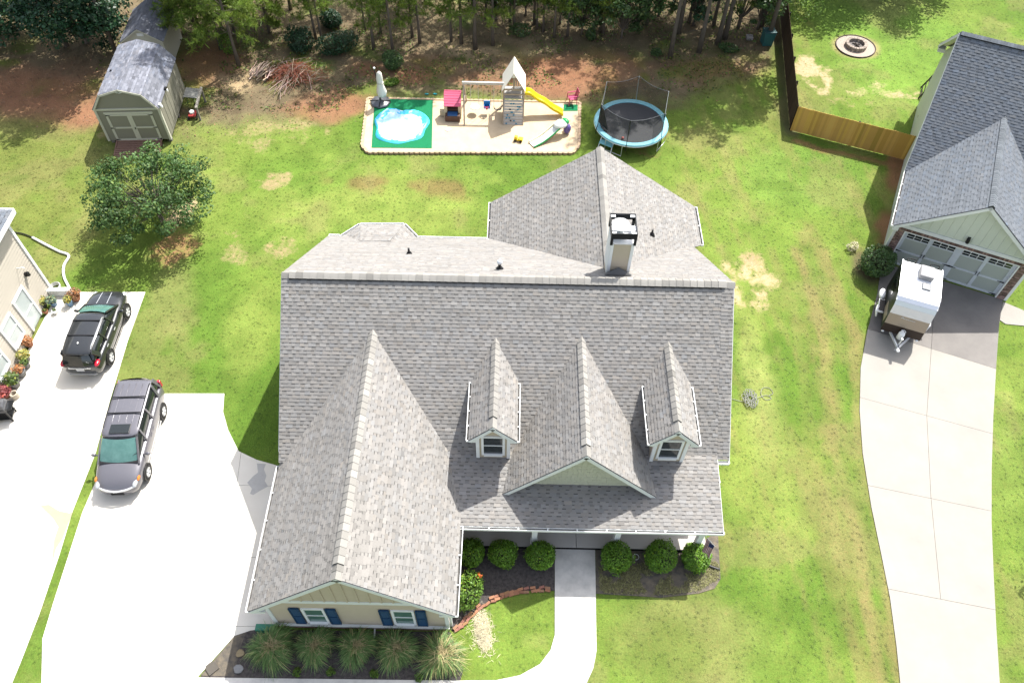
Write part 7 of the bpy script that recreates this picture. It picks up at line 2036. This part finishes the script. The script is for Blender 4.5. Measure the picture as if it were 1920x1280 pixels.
for k, (p, rd_, lab) in enumerate((((-18.96, 46.43), (0.55, 0.5, 0.8), 'bright ivy clump climbing the leaning pine'), ((0.21, 49.16), (0.8, 0.5, 0.45), 'green weedy shrub behind the canvas roof'), ((5.00, 48.90), (0.35, 0.3, 0.4), 'small green sapling at the wood edge'), ((9.31, 47.27), (0.35, 0.3, 0.25), 'small dark shrub left of the thick pale pine'), ((14.22, 47.95), (0.7, 0.4, 0.25), 'low dark shrub below the concrete block'), ((17.64, 51.68), (0.6, 0.6, 0.75), 'sunlit yellow green shrub above the teal bin'), ((20.05, 51.91), (1.3, 1.0, 0.9), 'pale green pine shrub hanging over the far fence end'), ((-7.91, 43.53), (0.5, 0.35, 0.12), 'low bright weed clump behind the mat edge'))):
    shrub('wild_shrub', lab, 'shrub', p, rd_, 900, 0.12, M['leaf'] if k in (1, 2, 3, 4) else M['azalea'], 60 + k, 'wild shrubs at the wood edge', (0.5, 1.3), 8, 0, 0.12, False)

# ornamental grasses under the garage windows
def fountain(label, p, R_, seed, straw):
    r = np.random.default_rng(seed)
    t = thing('ornamental_grass', label, 'grass clump', (p[0], p[1], 0), 0, 'fountain grasses under the garage windows')
    n = 1500
    a = r.uniform(0, 6.283, n); L_ = R_ * r.uniform(0.45, 1.15, n) * (0.92 + 0.16 * np.sin(3 * a + seed) + 0.10 * np.sin(7 * a + 2 * seed)); b0 = r.uniform(0, 0.22, n) * R_
    bend_ = r.normal(0, 0.35, n); dirx, diry = np.cos(a), np.sin(a)
    h = r.uniform(0.35, 0.75, n) * R_ * 1.05
    Vs = []; cols_ = []
    wv = 0.011
    px, py = -diry * wv, dirx * wv
    prof_ = ((0, 0, 1.0), (0.35, 0.8, 0.9), (0.72, 0.86, 0.7), (1.0, 0.35, 0.15))
    for f, g, wd in prof_:
        cx_, cy_ = b0 * dirx * 0 + r.normal(0, 0.002, n) + (np.cos(a * 1.7) * b0) * 0.6 + np.cos(a + bend_ * f) * L_ * f, (np.sin(a * 1.7) * b0) * 0.6 + np.sin(a + bend_ * f) * L_ * f
        Vs.append(np.stack([cx_ - px * wd, cy_ - py * wd, h * g * 1.15 + 0.02], 1)); Vs.append(np.stack([cx_ + px * wd, cy_ + py * wd, h * g * 1.15 + 0.02], 1))
    V = np.stack(Vs, 1).reshape(-1, 3)
    base_ = np.arange(n)[:, None] * 8
    Q = np.concatenate([base_ + np.array([2 * k, 2 * k + 1, 2 * k + 3, 2 * k + 2]) for k in range(3)], 0)
    tone = r.uniform(0.6, 1.4, (n, 1)) * np.array([[1, 1, 1]])
    dry = r.random(n) < straw
    tone[dry] *= np.array([2.6, 1.45, 2.1])
    cc = np.concatenate([tone * k for k in (0.85, 1.0, 1.08)], 0)
    link(np_mesh('blades', V, Q, M['blade'], cc), 'blades', t)
    n = 240                                               # thatch of old straw at the heart
    cen = np.stack([r.normal(0.1 * R_, 0.22 * R_, n), r.normal(0, 0.2 * R_, n), R_ * r.uniform(0.55, 0.85, n)], 1)
    V, Q, cc = leaves(cen, r.normal(size=(n, 3)) * 0.5 + np.array([0, 0, 1]), r.uniform(0.2, 0.45, n), 0.014, np.repeat(r.uniform(0.7, 1.4, (n, 1)), 3, 1) * np.array([[2.7, 1.35, 2.3]]), 0.1, r)
    link(np_mesh('straw_heart', V, Q, M['blade'], cc), 'straw_heart', t)
for k, (p, R_, st_, lab) in enumerate((((-8.62, 8.45), 0.98, 0.08, 'leafiest fountain grass, end clump next to the drive'), ((-7.05, 8.55), 0.82, 0.14, 'fountain grass in the second place from the drive'), ((-5.50, 8.58), 0.82, 0.14, 'fountain grass in the middle of the row'), ((-4.0, 8.5), 0.86, 0.2, 'fountain grass below the window nearer the lawn'), ((-2.30, 8.35), 0.98, 0.38, 'strawiest fountain grass, end clump next to the lawn'))):
    fountain(lab, p, R_, 80 + k, st_)
for k, (x, y) in enumerate(((-7.6, 7.72), (-6.35, 7.75), (-4.75, 7.72), (-3.1, 7.6))):
    shrub('young_grass', 'small young tuft in front of the fountain grasses', 'grass clump', (x, y), (0.17, 0.15, 0.12), 150, 0.14, M['azalea'], 90 + k, 'young tufts in the mulch', (0.4, 1.0), 5, 0, 0.2, False, 0.25)

# weeds and leaf litter on the woodland floor
r = np.random.default_rng(3)
n = 15000
x = r.uniform(-27, 17, n); y = r.uniform(40.5, 54, n)
keep = (noise2(x, y, 71, 4, 2.0) > 0.52) & (y > np.interp(x, ex, ey) - 1.0) & ~((x > -10) & (x < 4.6) & (y < 42.5))
x, y = x[keep], y[keep]; n = len(x)
V, Q, cc = leaves(np.stack([x, y, r.uniform(0.03, 0.22, n)], 1), r.normal(size=(n, 3)) * 0.6 + np.array([0, 0, 1]), r.uniform(0.10, 0.26, n), r.uniform(0.05, 0.12, n), leaf_tones(n, r, 0.5, 1.5, 0.35), 0.2, r)
o = link(np_mesh('undergrowth', V, Q, M['weed'], cc), 'undergrowth', kind='stuff')
n = 16000
x = r.uniform(-34, 17, n); y = r.uniform(37.5, 56, n)
keep = (y > np.interp(x, ex, ey) - 0.3 + r.normal(0, 0.8, n)) & ~((x > -9.6) & (x < 4.6) & (y < 42.2))
x, y = x[keep], y[keep]; n = len(x)
V, Q, cc = leaves(np.stack([x, y, r.uniform(0.005, 0.05, n)], 1), r.normal(size=(n, 3)) * 0.35 + np.array([0, 0, 1]), r.uniform(0.06, 0.16, n), r.uniform(0.02, 0.07, n), np.repeat(r.uniform(0.4, 1.7, (n, 1)), 3, 1) * np.where(r.random((n, 1)) < 0.3, np.array([[1.5, 1.1, 1.0]]), np.array([[0.9, 0.9, 0.9]])), 0.1, r)
o = link(np_mesh('leaf_litter', V, Q, leaf_mat('dry_leaf', (0.15, 0.10, 0.065), 0.8, 0.1), cc), 'leaf_litter', kind='stuff')
# dry grass straw over the bed right of the walk
n = 5200
x = r.uniform(3.75, 8.6, n); y = r.uniform(10.85, 12.3, n)
keep = (noise2(x, y, 75, 3, 0.7) + (11.7 - y) * 0.25 > 0.55) & in_poly(x, y, [(3.63, 12.03), (8.66, 12.36), (8.53, 11.59), (7.65, 11.08), (6.16, 10.87), (3.58, 10.95)])
x, y = x[keep], y[keep]; n = len(x)
V, Q, cc = leaves(np.stack([x, y, r.uniform(0.03, 0.07, n)], 1), r.normal(size=(n, 3)) * 0.4 + np.array([0, 0, 1]), r.uniform(0.12, 0.3, n), 0.02, np.repeat(r.uniform(0.5, 1.3, (n, 1)), 3, 1) * np.array([[1.0, 1.0, 0.75]]), 0.1, r)
link(np_mesh('dead_grass', V, Q, leaf_mat('dead_grass_blade', (0.21, 0.205, 0.12), 0.8, 0.2), cc), 'dead_grass', kind='stuff')

# ------------------------------------------------------------------ brush pile, straw, cable, drain pipe
def sticks(name, label, cat, p, spec, m_, seed, group=None):
    rd = random.Random(seed)
    t = thing(name, label, cat, (p[0], p[1], 0), 0, group)
    for (nm, n_, cx_, cy_, sx_, sy_, h, L0, L1, w_, ang, da, mm) in spec:
        mb = MB()
        for k in range(n_):
            x, y = cx_ + rd.gauss(0, sx_), cy_ + rd.gauss(0, sy_); z = rd.uniform(0.02, h) * max(0.2, 1 - (((x - cx_) / (2.2 * sx_)) ** 2 + ((y - cy_) / (2.2 * sy_)) ** 2))
            a = ang + rd.uniform(-da, da); L_ = rd.uniform(L0, L1) / 2; tz = rd.uniform(-0.25, 0.35)
            d = Vector((math.cos(a), math.sin(a), tz)) * L_
            c = Vector((x, y, z + 0.03 + abs(d.z)))
            k2 = rd.uniform(0.6, 1.5); mb.col = (k2, k2 * rd.uniform(0.85, 1.0), k2 * rd.uniform(0.8, 1.0))
            mb.tube([c - d, c + Vector((rd.gauss(0, .06), rd.gauss(0, .06), 0.03)), c + d], [w_, w_ * 0.8, w_ * 0.35], 4)
        mb.build(nm, mm, t)
    return t
M['redbrush'] = mat('dead_red_brown_brush', (0.21, 0.075, 0.045), 0.9, (0.14, 0.05, 0.03), 8, attr='Col')
M['palestick'] = mat('pale_split_wood', (0.42, 0.34, 0.27), 0.9, (0.30, 0.24, 0.20), 8, attr='Col')
M['greystick'] = mat('grey_dry_stick', (0.24, 0.19, 0.16), 0.9, (0.16, 0.125, 0.10), 8, attr='Col')
sticks('brush_pile', 'heap of dead red brown brush at the wood edge', 'brush pile', (-14.43, 43.80), [('dead_needles', 520, 0.25, 0.25, 0.75, 0.55, 0.75, 0.4, 1.0, 0.012, 0.3, 3.1, M['redbrush']), ('branches', 60, 0.2, 0.3, 0.8, 0.5, 0.8, 0.8, 2.2, 0.018, 0.4, 3.1, M['greystick']), ('poles', 14, -0.05, -1.0, 0.25, 0.35, 0.25, 1.6, 2.6, 0.022, 1.25, 0.3, M['greystick'])], M['redbrush'], 5)
sticks('wood_pile', 'small stack of pale split sticks left of the red brown brush heap', 'wood pile', (-16.10, 44.08), [('split_wood', 46, 0.0, 0.0, 0.42, 0.28, 0.5, 0.6, 1.1, 0.04, 1.2, 0.4, M['palestick']), ('needles', 90, 0.45, 0.1, 0.35, 0.25, 0.4, 0.4, 0.8, 0.012, 0.4, 3.1, M['redbrush'])], M['palestick'], 6)
st_ = (-0.82, 9.37)
rs_ = np.random.default_rng(9); n = 1500
cen = np.stack([rs_.normal(0, 0.13, n) * (1 + 0.8 * (rs_.random(n) < 0.2)), rs_.normal(0, 0.36, n), rs_.uniform(0.02, 0.16, n)], 1)
cen[:, 0] -= cen[:, 1] * 0.18; cen[:, 2] *= np.exp(-(cen[:, 0] ** 2 / 0.08 + cen[:, 1] ** 2 / 0.3))
cen[:, 2] += 0.02
V, Q, cc = leaves(cen, rs_.normal(size=(n, 3)) * 0.4 + np.array([0, 0, 1]), rs_.uniform(0.15, 0.42, n), 0.016, np.repeat(rs_.uniform(0.75, 1.2, (n, 1)), 3, 1), 0.05, rs_)
o = link(np_mesh('straw_heap', V, Q, leaf_mat('pale_straw', (0.60, 0.54, 0.38), 0.7, 0.2), cc), 'straw_heap'); tag(o, 'scattered heap of pale straw on the front lawn by the brick edging', 'straw'); o.location = (st_[0], st_[1], 0)
cb = (11.11, 20.15)
rd = random.Random(4)
pts = [(-2.4 + 0.0, 0.05, 0.03), (-1.0, 0.02, 0.03), (-0.35, -0.15, 0.03)]
for k in range(70):
    a = k * 0.62; rr_ = 0.28 + 0.16 * math.sin(k * 1.7)
    pts.append((0.05 + rr_ * math.cos(a) * (0.8 + 0.2 * math.sin(k)), -0.02 + rr_ * math.sin(a) * 1.15 + 0.05 * math.sin(k * 2.3), 0.03 + 0.002 * k))
pts += [(0.5, 0.1, 0.05), (0.85, 0.22, 0.03), (1.05, 0.05, 0.03), (0.75, -0.02, 0.03), (0.6, 0.3, 0.03), (0.75, 0.62, 0.03), (1.05, 0.62, 0.03), (1.18, 0.35, 0.03), (0.95, 0.2, 0.03)]
mb = MB(); mb.tube(smooth_line(pts, 3), 0.0125, 5); cab = mb.build('cable', mat('grey_cable', (0.24, 0.25, 0.23), 0.6)); tag(cab, 'tangled coil of grey cable on the side lawn', 'cable'); cab.location = (cb[0], cb[1], 0)
def ribbed(pts, r_, name, m_, parent=None):
    p = smooth_line(pts, 14); mb = MB(); mb.s = True
    mb.tube(p, [r_ * (1.0 if k % 2 else 0.84) for k in range(len(p))], 10)
    return mb.build(name, m_, parent)
dpipe = thing('drain_pipe', 'white corrugated drain pipe with a black end curving across the grass to the drive', 'pipe', (-22.5, 26.0, 0), 0)
q_ = [(-25.49, 29.34), (-24.56, 28.82), (-23.73, 28.38), (-23.13, 28.10), (-23.13, 27.39), (-22.87, 26.66), (-22.38, 25.96), (-22.05, 25.40)]
o = ribbed([(x + 22.5, y - 26.0, 0.07) for x, y in q_], 0.07, 'pipe', mat('white_corrugated_plastic', (0.70, 0.71, 0.72), 0.5), dpipe)
o = ribbed([(x + 22.5, y - 26.0, 0.065) for x, y in ((-26.59, 29.70), (-26.07, 29.59), (-25.46, 29.34))], 0.038, 'pipe_end', M['black'], dpipe)
mb = MB(); mb.lathe([(0.24, 0.0), (0.27, 0.22), (0.24, 0.24), (0.20, 0.05)], 16, caps=False); o = mb.build('bucket', mat('pale_bucket', (0.55, 0.54, 0.52), 0.6)); tag(o, 'open pale bucket at the back corner of the cream house', 'bucket'); o.location = (*(-23.01, 25.90), 0)
# brick edging of the corner bed: each brick its own piece
be = thing('brick_edging', 'curved row of loose red bricks round the mulch bed by the walk', 'edging', ((-0.86, 10.39)[0], (-0.86, 10.39)[1], 0), 0)
bl = smooth_line([(1.92, 10.95), (1.12, 10.94), (0.18, 10.75), (-0.59, 10.44), (-1.15, 10.01), (-1.58, 9.55), (-1.89, 9.31)], 10)
bwm = WM[be.name].inverted()
bpool = []
for q in range(6):
    t_ = random.uniform(0.75, 1.4); mb = MB(); mb.col = (t_, t_ * random.uniform(.85, 1.1), t_ * random.uniform(.8, 1.1)); mb.box(-0.105, 0.105, -0.05, 0.05, 0, 0.075); bpool.append(mb.mesh('brick', M['redbrick']))
acc_ = 0
for a, b in zip(bl, bl[1:]):
    L_ = math.hypot(b[0] - a[0], b[1] - a[1]); acc_ += L_
    while acc_ > 0.20:
        acc_ -= 0.20
        for rowk in (0, 1):
            if rowk == 1 and random.random() < 0.25: continue
            an = math.atan2(b[1] - a[1], b[0] - a[0]); nxm = Vector((-math.sin(an), math.cos(an)))
            o = link(random.choice(bpool), 'brick', be); o.matrix_parent_inverse = bwm
            o.location = (b[0] - nxm.x * 0.11 * rowk + random.gauss(0, .012), b[1] - nxm.y * 0.11 * rowk + random.gauss(0, .012), random.uniform(0, 0.03)); o.rotation_euler = (random.gauss(0, .05), random.gauss(0, .05), an + random.gauss(0, 0.16))
# stones and a valve cover in the bed by the drive
for (p, s_, lab, c_) in (((-9.78, 7.79), 0.20, 'pale angular stone in the mulch by the drive', (0.22, 0.22, 0.22)), ((-9.82, 8.34), 0.18, 'tan flat stone beside the leafiest fountain grass', (0.25, 0.20, 0.12))):
    mb = MB(); k = 9
    mb.prism([(s_ * random.uniform(0.75, 1.2) * math.cos(6.283 * q / k), s_ * random.uniform(0.6, 1.0) * math.sin(6.283 * q / k)) for q in range(k)], 0.02, 0.10); o = mb.build('stone', mat('bed_stone', c_, 0.9, None, 12, 1.0, 0.4), bevel=0.02); tag(o, lab, 'stone'); o.location = (p[0], p[1], 0)
mb = MB(); mb.prism([(-0.20, -0.20), (0.20, -0.20), (0.20, 0.12), (0.12, 0.20), (-0.12, 0.20), (-0.20, 0.12)], 0.0, 0.06); o = mb.build('valve_cover', mat('brown_valve_cover', (0.085, 0.075, 0.062), 0.7)); tag(o, 'dark brown valve box cover in the dry mulch corner', 'cover'); o.location = (*(-10.77, 7.81), 0.02); o.rotation_euler = (0, 0, 0.75)
mb = MB(); mb.box(-0.36, 0.36, -0.13, 0.13, 0, 0.26); o = mb.build('planter_box', mat('green_plastic_box', (0.04, 0.20, 0.13), 0.5), bevel=0.02); tag(o, 'green plastic box at the garage corner behind the end grass', 'box'); o.location = (-9.05, 9.25, 0.03)
mb = MB(); mb.tube([(0, 0, 0.06), (0.03, -0.35, 0.06)], 0.03, 8); o = mb.build('drain_outlet', M['white']); tag(o, 'short white drain outlet poking out below the garage siding', 'pipe'); o.location = (-4.92, 9.32, 0.08)
mb = MB()
for x0 in (0, 0.21):
    for y0 in (0, 0.21):
        for bx in ((0, 0.2, 0, 0.05), (0, 0.2, 0.15, 0.2), (0, 0.05, 0.05, 0.15), (0.15, 0.2, 0.05, 0.15)): mb.box(x0 + bx[0], x0 + bx[1], y0 + bx[2], y0 + bx[3], 0, 0.2)
o = mb.build('concrete_block', mat('pale_concrete_block', (0.33, 0.30, 0.29), 0.9)); tag(o, 'hollow pale concrete block on the woodland floor', 'block'); o.location = (*(15.68, 49.26), 0)
bn = (16.94, 48.93)
bin_ = thing('storage_bin', 'teal lidded bin in the shade against the dark fence', 'bin', (bn[0], bn[1], 0), 0.1)
mb = MB(); mb.extrude([(-0.32, -0.30, 0), (0.32, -0.30, 0), (0.38, -0.36, 0.95), (-0.38, -0.36, 0.95)], (0, 0.66, 0)); mb.build('bin_body', mat('teal_bin_plastic', (0.03, 0.12, 0.12), 0.5), bin_)
mb = MB(); mb.box(-0.40, 0.40, -0.38, 0.34, 0.95, 1.02); mb.build('lid', mat('dark_teal_lid', (0.02, 0.07, 0.075), 0.5), bin_, bevel=0.02)

# ------------------------------------------------------------------ potted plants and grill by the cream house
def pot(label, p, r_, h, m_, leafm, lr, n, size, seed, tone=(0.7, 1.4), yellow=0.2):
    t = thing('potted_plant', label, 'potted plant', (p[0], p[1], 0.035), 0, 'pots along the cream house')
    mb = MB(); mb.s = True; mb.lathe([(r_ * 0.7, 0.0), (r_ * 0.96, h * 0.9), (r_ * 1.05, h * 0.9), (r_ * 1.05, h), (r_ * 0.9, h), (r_ * 0.88, h * 0.86)], 16); mb.build('pot', m_, t)
    rr_ = np.random.default_rng(seed)
    V, Q, cc = cluster((0, 0, h + lr * 0.55), (lr, lr, lr * 0.75), n, size, rr_, tone, 0.5, 0.3, yellow)
    link(np_mesh('foliage', V, Q, leafm, cc), 'foliage', t)
M['yleaf'] = leaf_mat('yellow_green_leaf', (0.27, 0.28, 0.08)); M['rleaf'] = leaf_mat('orange_red_leaf', (0.33, 0.17, 0.08)); M['redleaf'] = leaf_mat('dark_red_leaf', (0.26, 0.075, 0.08)); M['gleaf'] = leaf_mat('blue_green_leaf', (0.15, 0.22, 0.16)); M['brleaf'] = leaf_mat('brown_leaf', (0.22, 0.12, 0.06))
for k, a in enumerate((('yellow green potted plant at the house corner', (-23.17, 24.71), 0.20, 0.30, M['greypot'], M['yleaf'], 0.30, 220, 0.12), ('pot with blue green and white foliage between two yellow plants', (-22.69, 24.80), 0.18, 0.28, M['bluepot'], M['gleaf'], 0.28, 200, 0.12), ('yellow flowered pale blue pot beside the SUV', (-21.88, 24.82), 0.17, 0.34, M['bluepot'], M['yleaf'], 0.24, 160, 0.11), ('round brown leaved plant in a wide pot by the drain pipe', (-21.74, 25.20), 0.26, 0.26, M['terracotta'], M['brleaf'], 0.36, 260, 0.12),
                       ('small bare potted seedling in front of the corner pots', (-22.90, 24.28), 0.13, 0.2, M['terracotta'], M['weed'], 0.10, 40, 0.08), ('small pale pot with a seedling near the glazed door', (-22.43, 24.29), 0.14, 0.22, M['toywhite'], M['weed'], 0.10, 40, 0.08),
                       ('orange and yellow mum pot right under the window', (-22.97, 22.31), 0.22, 0.28, M['terracotta'], M['rleaf'], 0.30, 240, 0.11), ('lime green fern in a pot below the window', (-22.77, 21.44), 0.20, 0.28, M['greypot'], M['yleaf'], 0.32, 240, 0.13), ('small dark pot between the lime fern and the bronze plant', (-22.59, 21.05), 0.17, 0.30, M['greypot'], M['weed'], 0.2, 110, 0.1), ('bronze leaved plant in a grey pot', (-22.67, 20.59), 0.24, 0.34, M['greypot'], M['rleaf'], 0.28, 180, 0.11), ('tall green plant in a big grey pot below the second window', (-22.74, 19.99), 0.27, 0.38, M['greypot'], M['weed'], 0.40, 260, 0.13), ('dark red leaved plant in a terracotta bowl', (-22.92, 19.46), 0.26, 0.22, M['terracotta'], M['redleaf'], 0.36, 260, 0.13))):
    pot(*a, 110 + k)
mb = MB(); mb.lathe([(0.16, 0.0), (0.17, 0.32), (0.13, 0.32), (0.13, 0.05)], 14, caps=False); o = mb.build('watering_pot', mat('pale_stone_pot', (0.48, 0.42, 0.34), 0.8)); tag(o, 'empty pale round pot next to the dark red plant', 'pot'); o.location = (*(-22.48, 19.39), 0.035)
mb = MB(); mb.box(-0.55, 0.55, -0.02, 0.22, 0.0, 0.42); o = mb.build('plant_stand', M['toywhite'], bevel=0.02); tag(o, 'white bench like stand behind the corner pots', 'stand'); o.location = (*(-22.56, 25.39), 0.035); o.rotation_euler = (0, 0, 0.08)
gp = (-22.55, 18.33)
gr_ = thing('grill', 'covered grey barbecue grill at the photo edge', 'grill', (gp[0], gp[1], 0.035), 0.15)
mb = MB()
for x in (-0.38, 0.38):
    for y in (-0.26, 0.26): mb.box(x - 0.03, x + 0.03, y - 0.03, y + 0.03, 0, 0.75)
mb.box(-0.42, 0.42, -0.3, 0.3, 0.2, 0.24); mb.build('cart', M['blackmetal'], gr_)
mb = MB(); mb.box(-0.42, 0.42, -0.30, 0.30, 0.72, 0.92); mb.build('firebox', mat('charcoal_enamel', (0.05, 0.05, 0.055), 0.4), gr_, bevel=0.03)
mb = MB(); mb.s = False; mb.extrude([(-0.42, -0.28, 0.93), (-0.42, -0.22, 1.10), (-0.42, 0.0, 1.20), (-0.42, 0.22, 1.12), (-0.42, 0.28, 0.93)], (0.84, 0, 0)); mb.build('lid', mat('grey_lid', (0.16, 0.165, 0.18), 0.3, metal=0.5), gr_, bevel=0.03)
mb = MB(); mb.box(0.44, 0.70, -0.24, 0.24, 0.86, 0.90); mb.build('side_shelf', M['blackmetal'], gr_)
mb = MB(); mb.lathe([(0.42, 0.0), (0.42, 0.02)], 24); o = mb.build('round_mat', mat('white_round_mat', (0.68, 0.67, 0.64), 0.8)); tag(o, 'white round mat on the drive below the grill', 'mat'); o.location = (*(-22.43, 17.67), 0.036)

# ------------------------------------------------------------------ flag on the last porch column
fl = thing('flag', 'small striped flag drooping from a short pole on the last porch column', 'flag', (7.72, 12.66, 1.72), 0)
mb = MB(); mb.tube([(0, 0.04, 0), (0.28, -0.55, 0.30)], 0.014, 6); mb.build('pole', M['white'], fl)
cf = []
for i in range(8):
    row = []
    for j in range(7):
        f, g = i / 7, j / 6
        top = Vector((0.08, -0.14, 0.08)).lerp(Vector((0.27, -0.54, 0.29)), f)
        row.append(top + Vector((-0.10 * g + 0.02 * math.sin(9 * f + 3 * g), -0.22 * g + 0.03 * math.sin(7 * f + g * 4), -0.66 * g * (1 - 0.1 * f))))
    cf.append(row)
red_, wht_, blu_ = mat('flag_red', (0.30, 0.03, 0.05), 0.8), mat('flag_white', (0.60, 0.56, 0.55), 0.8), mat('flag_blue', (0.02, 0.03, 0.11), 0.8)
mb = MB(); ns = 14
for i in range(7):
    for j in range(6):
        a, b, c_, d = cf[i][j], cf[i + 1][j], cf[i + 1][j + 1], cf[i][j + 1]
        for q in range(2):
            f0, f1 = q / 2, (q + 1) / 2
            stripe = i * 2 + q
            mb.m = 2 if (i >= 3 and j < 2) else (0 if stripe % 2 == 0 else 1)
            mb.poly([a.lerp(b, f0), a.lerp(b, f1), d.lerp(c_, f1), d.lerp(c_, f0)])
mb.build('cloth', [red_, wht_, blu_], fl)
mb = MB(); mb.s = True; mb.tube(smooth_line([(8.6, 11.95, 0.06), (8.2, 12.1, 0.07), (7.95, 12.3, 0.08)], 12), 0.06, 8); o = mb.build('drain_hose', M['black']); tag(o, 'black drain hose lying in the bed corner under the flag', 'pipe')
mb = MB(); mb.prism([(-0.12, -0.16), (0.12, -0.2), (0.14, 0.16), (-0.1, 0.2)], 0.0, 0.05); o = mb.build('splash_block', M['toywhite']); tag(o, 'small white splash block beside the last porch column', 'splash block'); o.location = (8.15, 12.62, 0.03); o.rotation_euler = (0, 0, 0.3)
mb = MB(); mb.tube([(0.12 * math.cos(k / 12 * 6.283), 0.12 * math.sin(k / 12 * 6.283), 0.03) for k in range(13)], 0.012, 5); o = mb.build('wire_ring', M['galv']); tag(o, 'small wire ring in the mulch beside the boxwood right of the walk', 'ring'); o.location = (*(5.27, 12.42), 0.02)

# clutter along the slate roofed house: leaning frame, red chairs
lf = thing('leaning_ladder', 'dark timber ladder leaning on the side wall of the slate roofed house', 'ladder', (*(26.13, 42.94), 0), RA)
for x in (0.0, 0.42):
    mb = MB(); mb.bar((-0.55, 0.0 + x * 3.0, 0.02), (-0.1, 0.25 + x * 3.0, 1.15), 0.07, 0.07); mb.build('stile', M['darkwood'], lf)
for k in range(4):
    f = 0.15 + 0.23 * k
    mb = MB(); mb.bar((-0.55 + 0.45 * f, 0.25 * f, 0.02 + 1.13 * f), (-0.55 + 0.45 * f, 0.25 * f + 1.26, 0.02 + 1.13 * f), 0.05, 0.05); mb.build('rung', M['fence_dark'], lf)
for k, (p, lab) in enumerate((((25.22, 40.99), 'dark red folding chair by the side wall, farther from the fence'), ((24.59, 39.93), 'dark red folding chair by the side wall, nearer the fence'))):
    t = thing('folding_chair', lab, 'chair', (p[0], p[1], 0), RA + 0.2 * k, 'red chairs by the side wall')
    rm = M.setdefault('redchair', mat('dark_red_chair_paint', (0.22, 0.03, 0.05), 0.6))
    for x in (-0.24, 0.24):
        mb = MB(); mb.bar((x, -0.22, 0.0), (x, 0.24, 0.95), 0.04, 0.04); mb.build('frame_leg', rm, t)
        mb = MB(); mb.bar((x, 0.26, 0.0), (x, -0.26, 0.46), 0.04, 0.04); mb.build('leg', rm, t)
    mb = MB(); mb.box(-0.24, 0.24, -0.25, 0.15, 0.43, 0.47); mb.build('seat', rm, t)
    mb = MB()
    for q in range(3): mb.obox((0, 0.14 + 0.05 * q, 0.62 + 0.11 * q), (0.23, 0, 0), (0, 0.008, 0), (0, 0, 0.04))
    mb.build('backrest', rm, t)
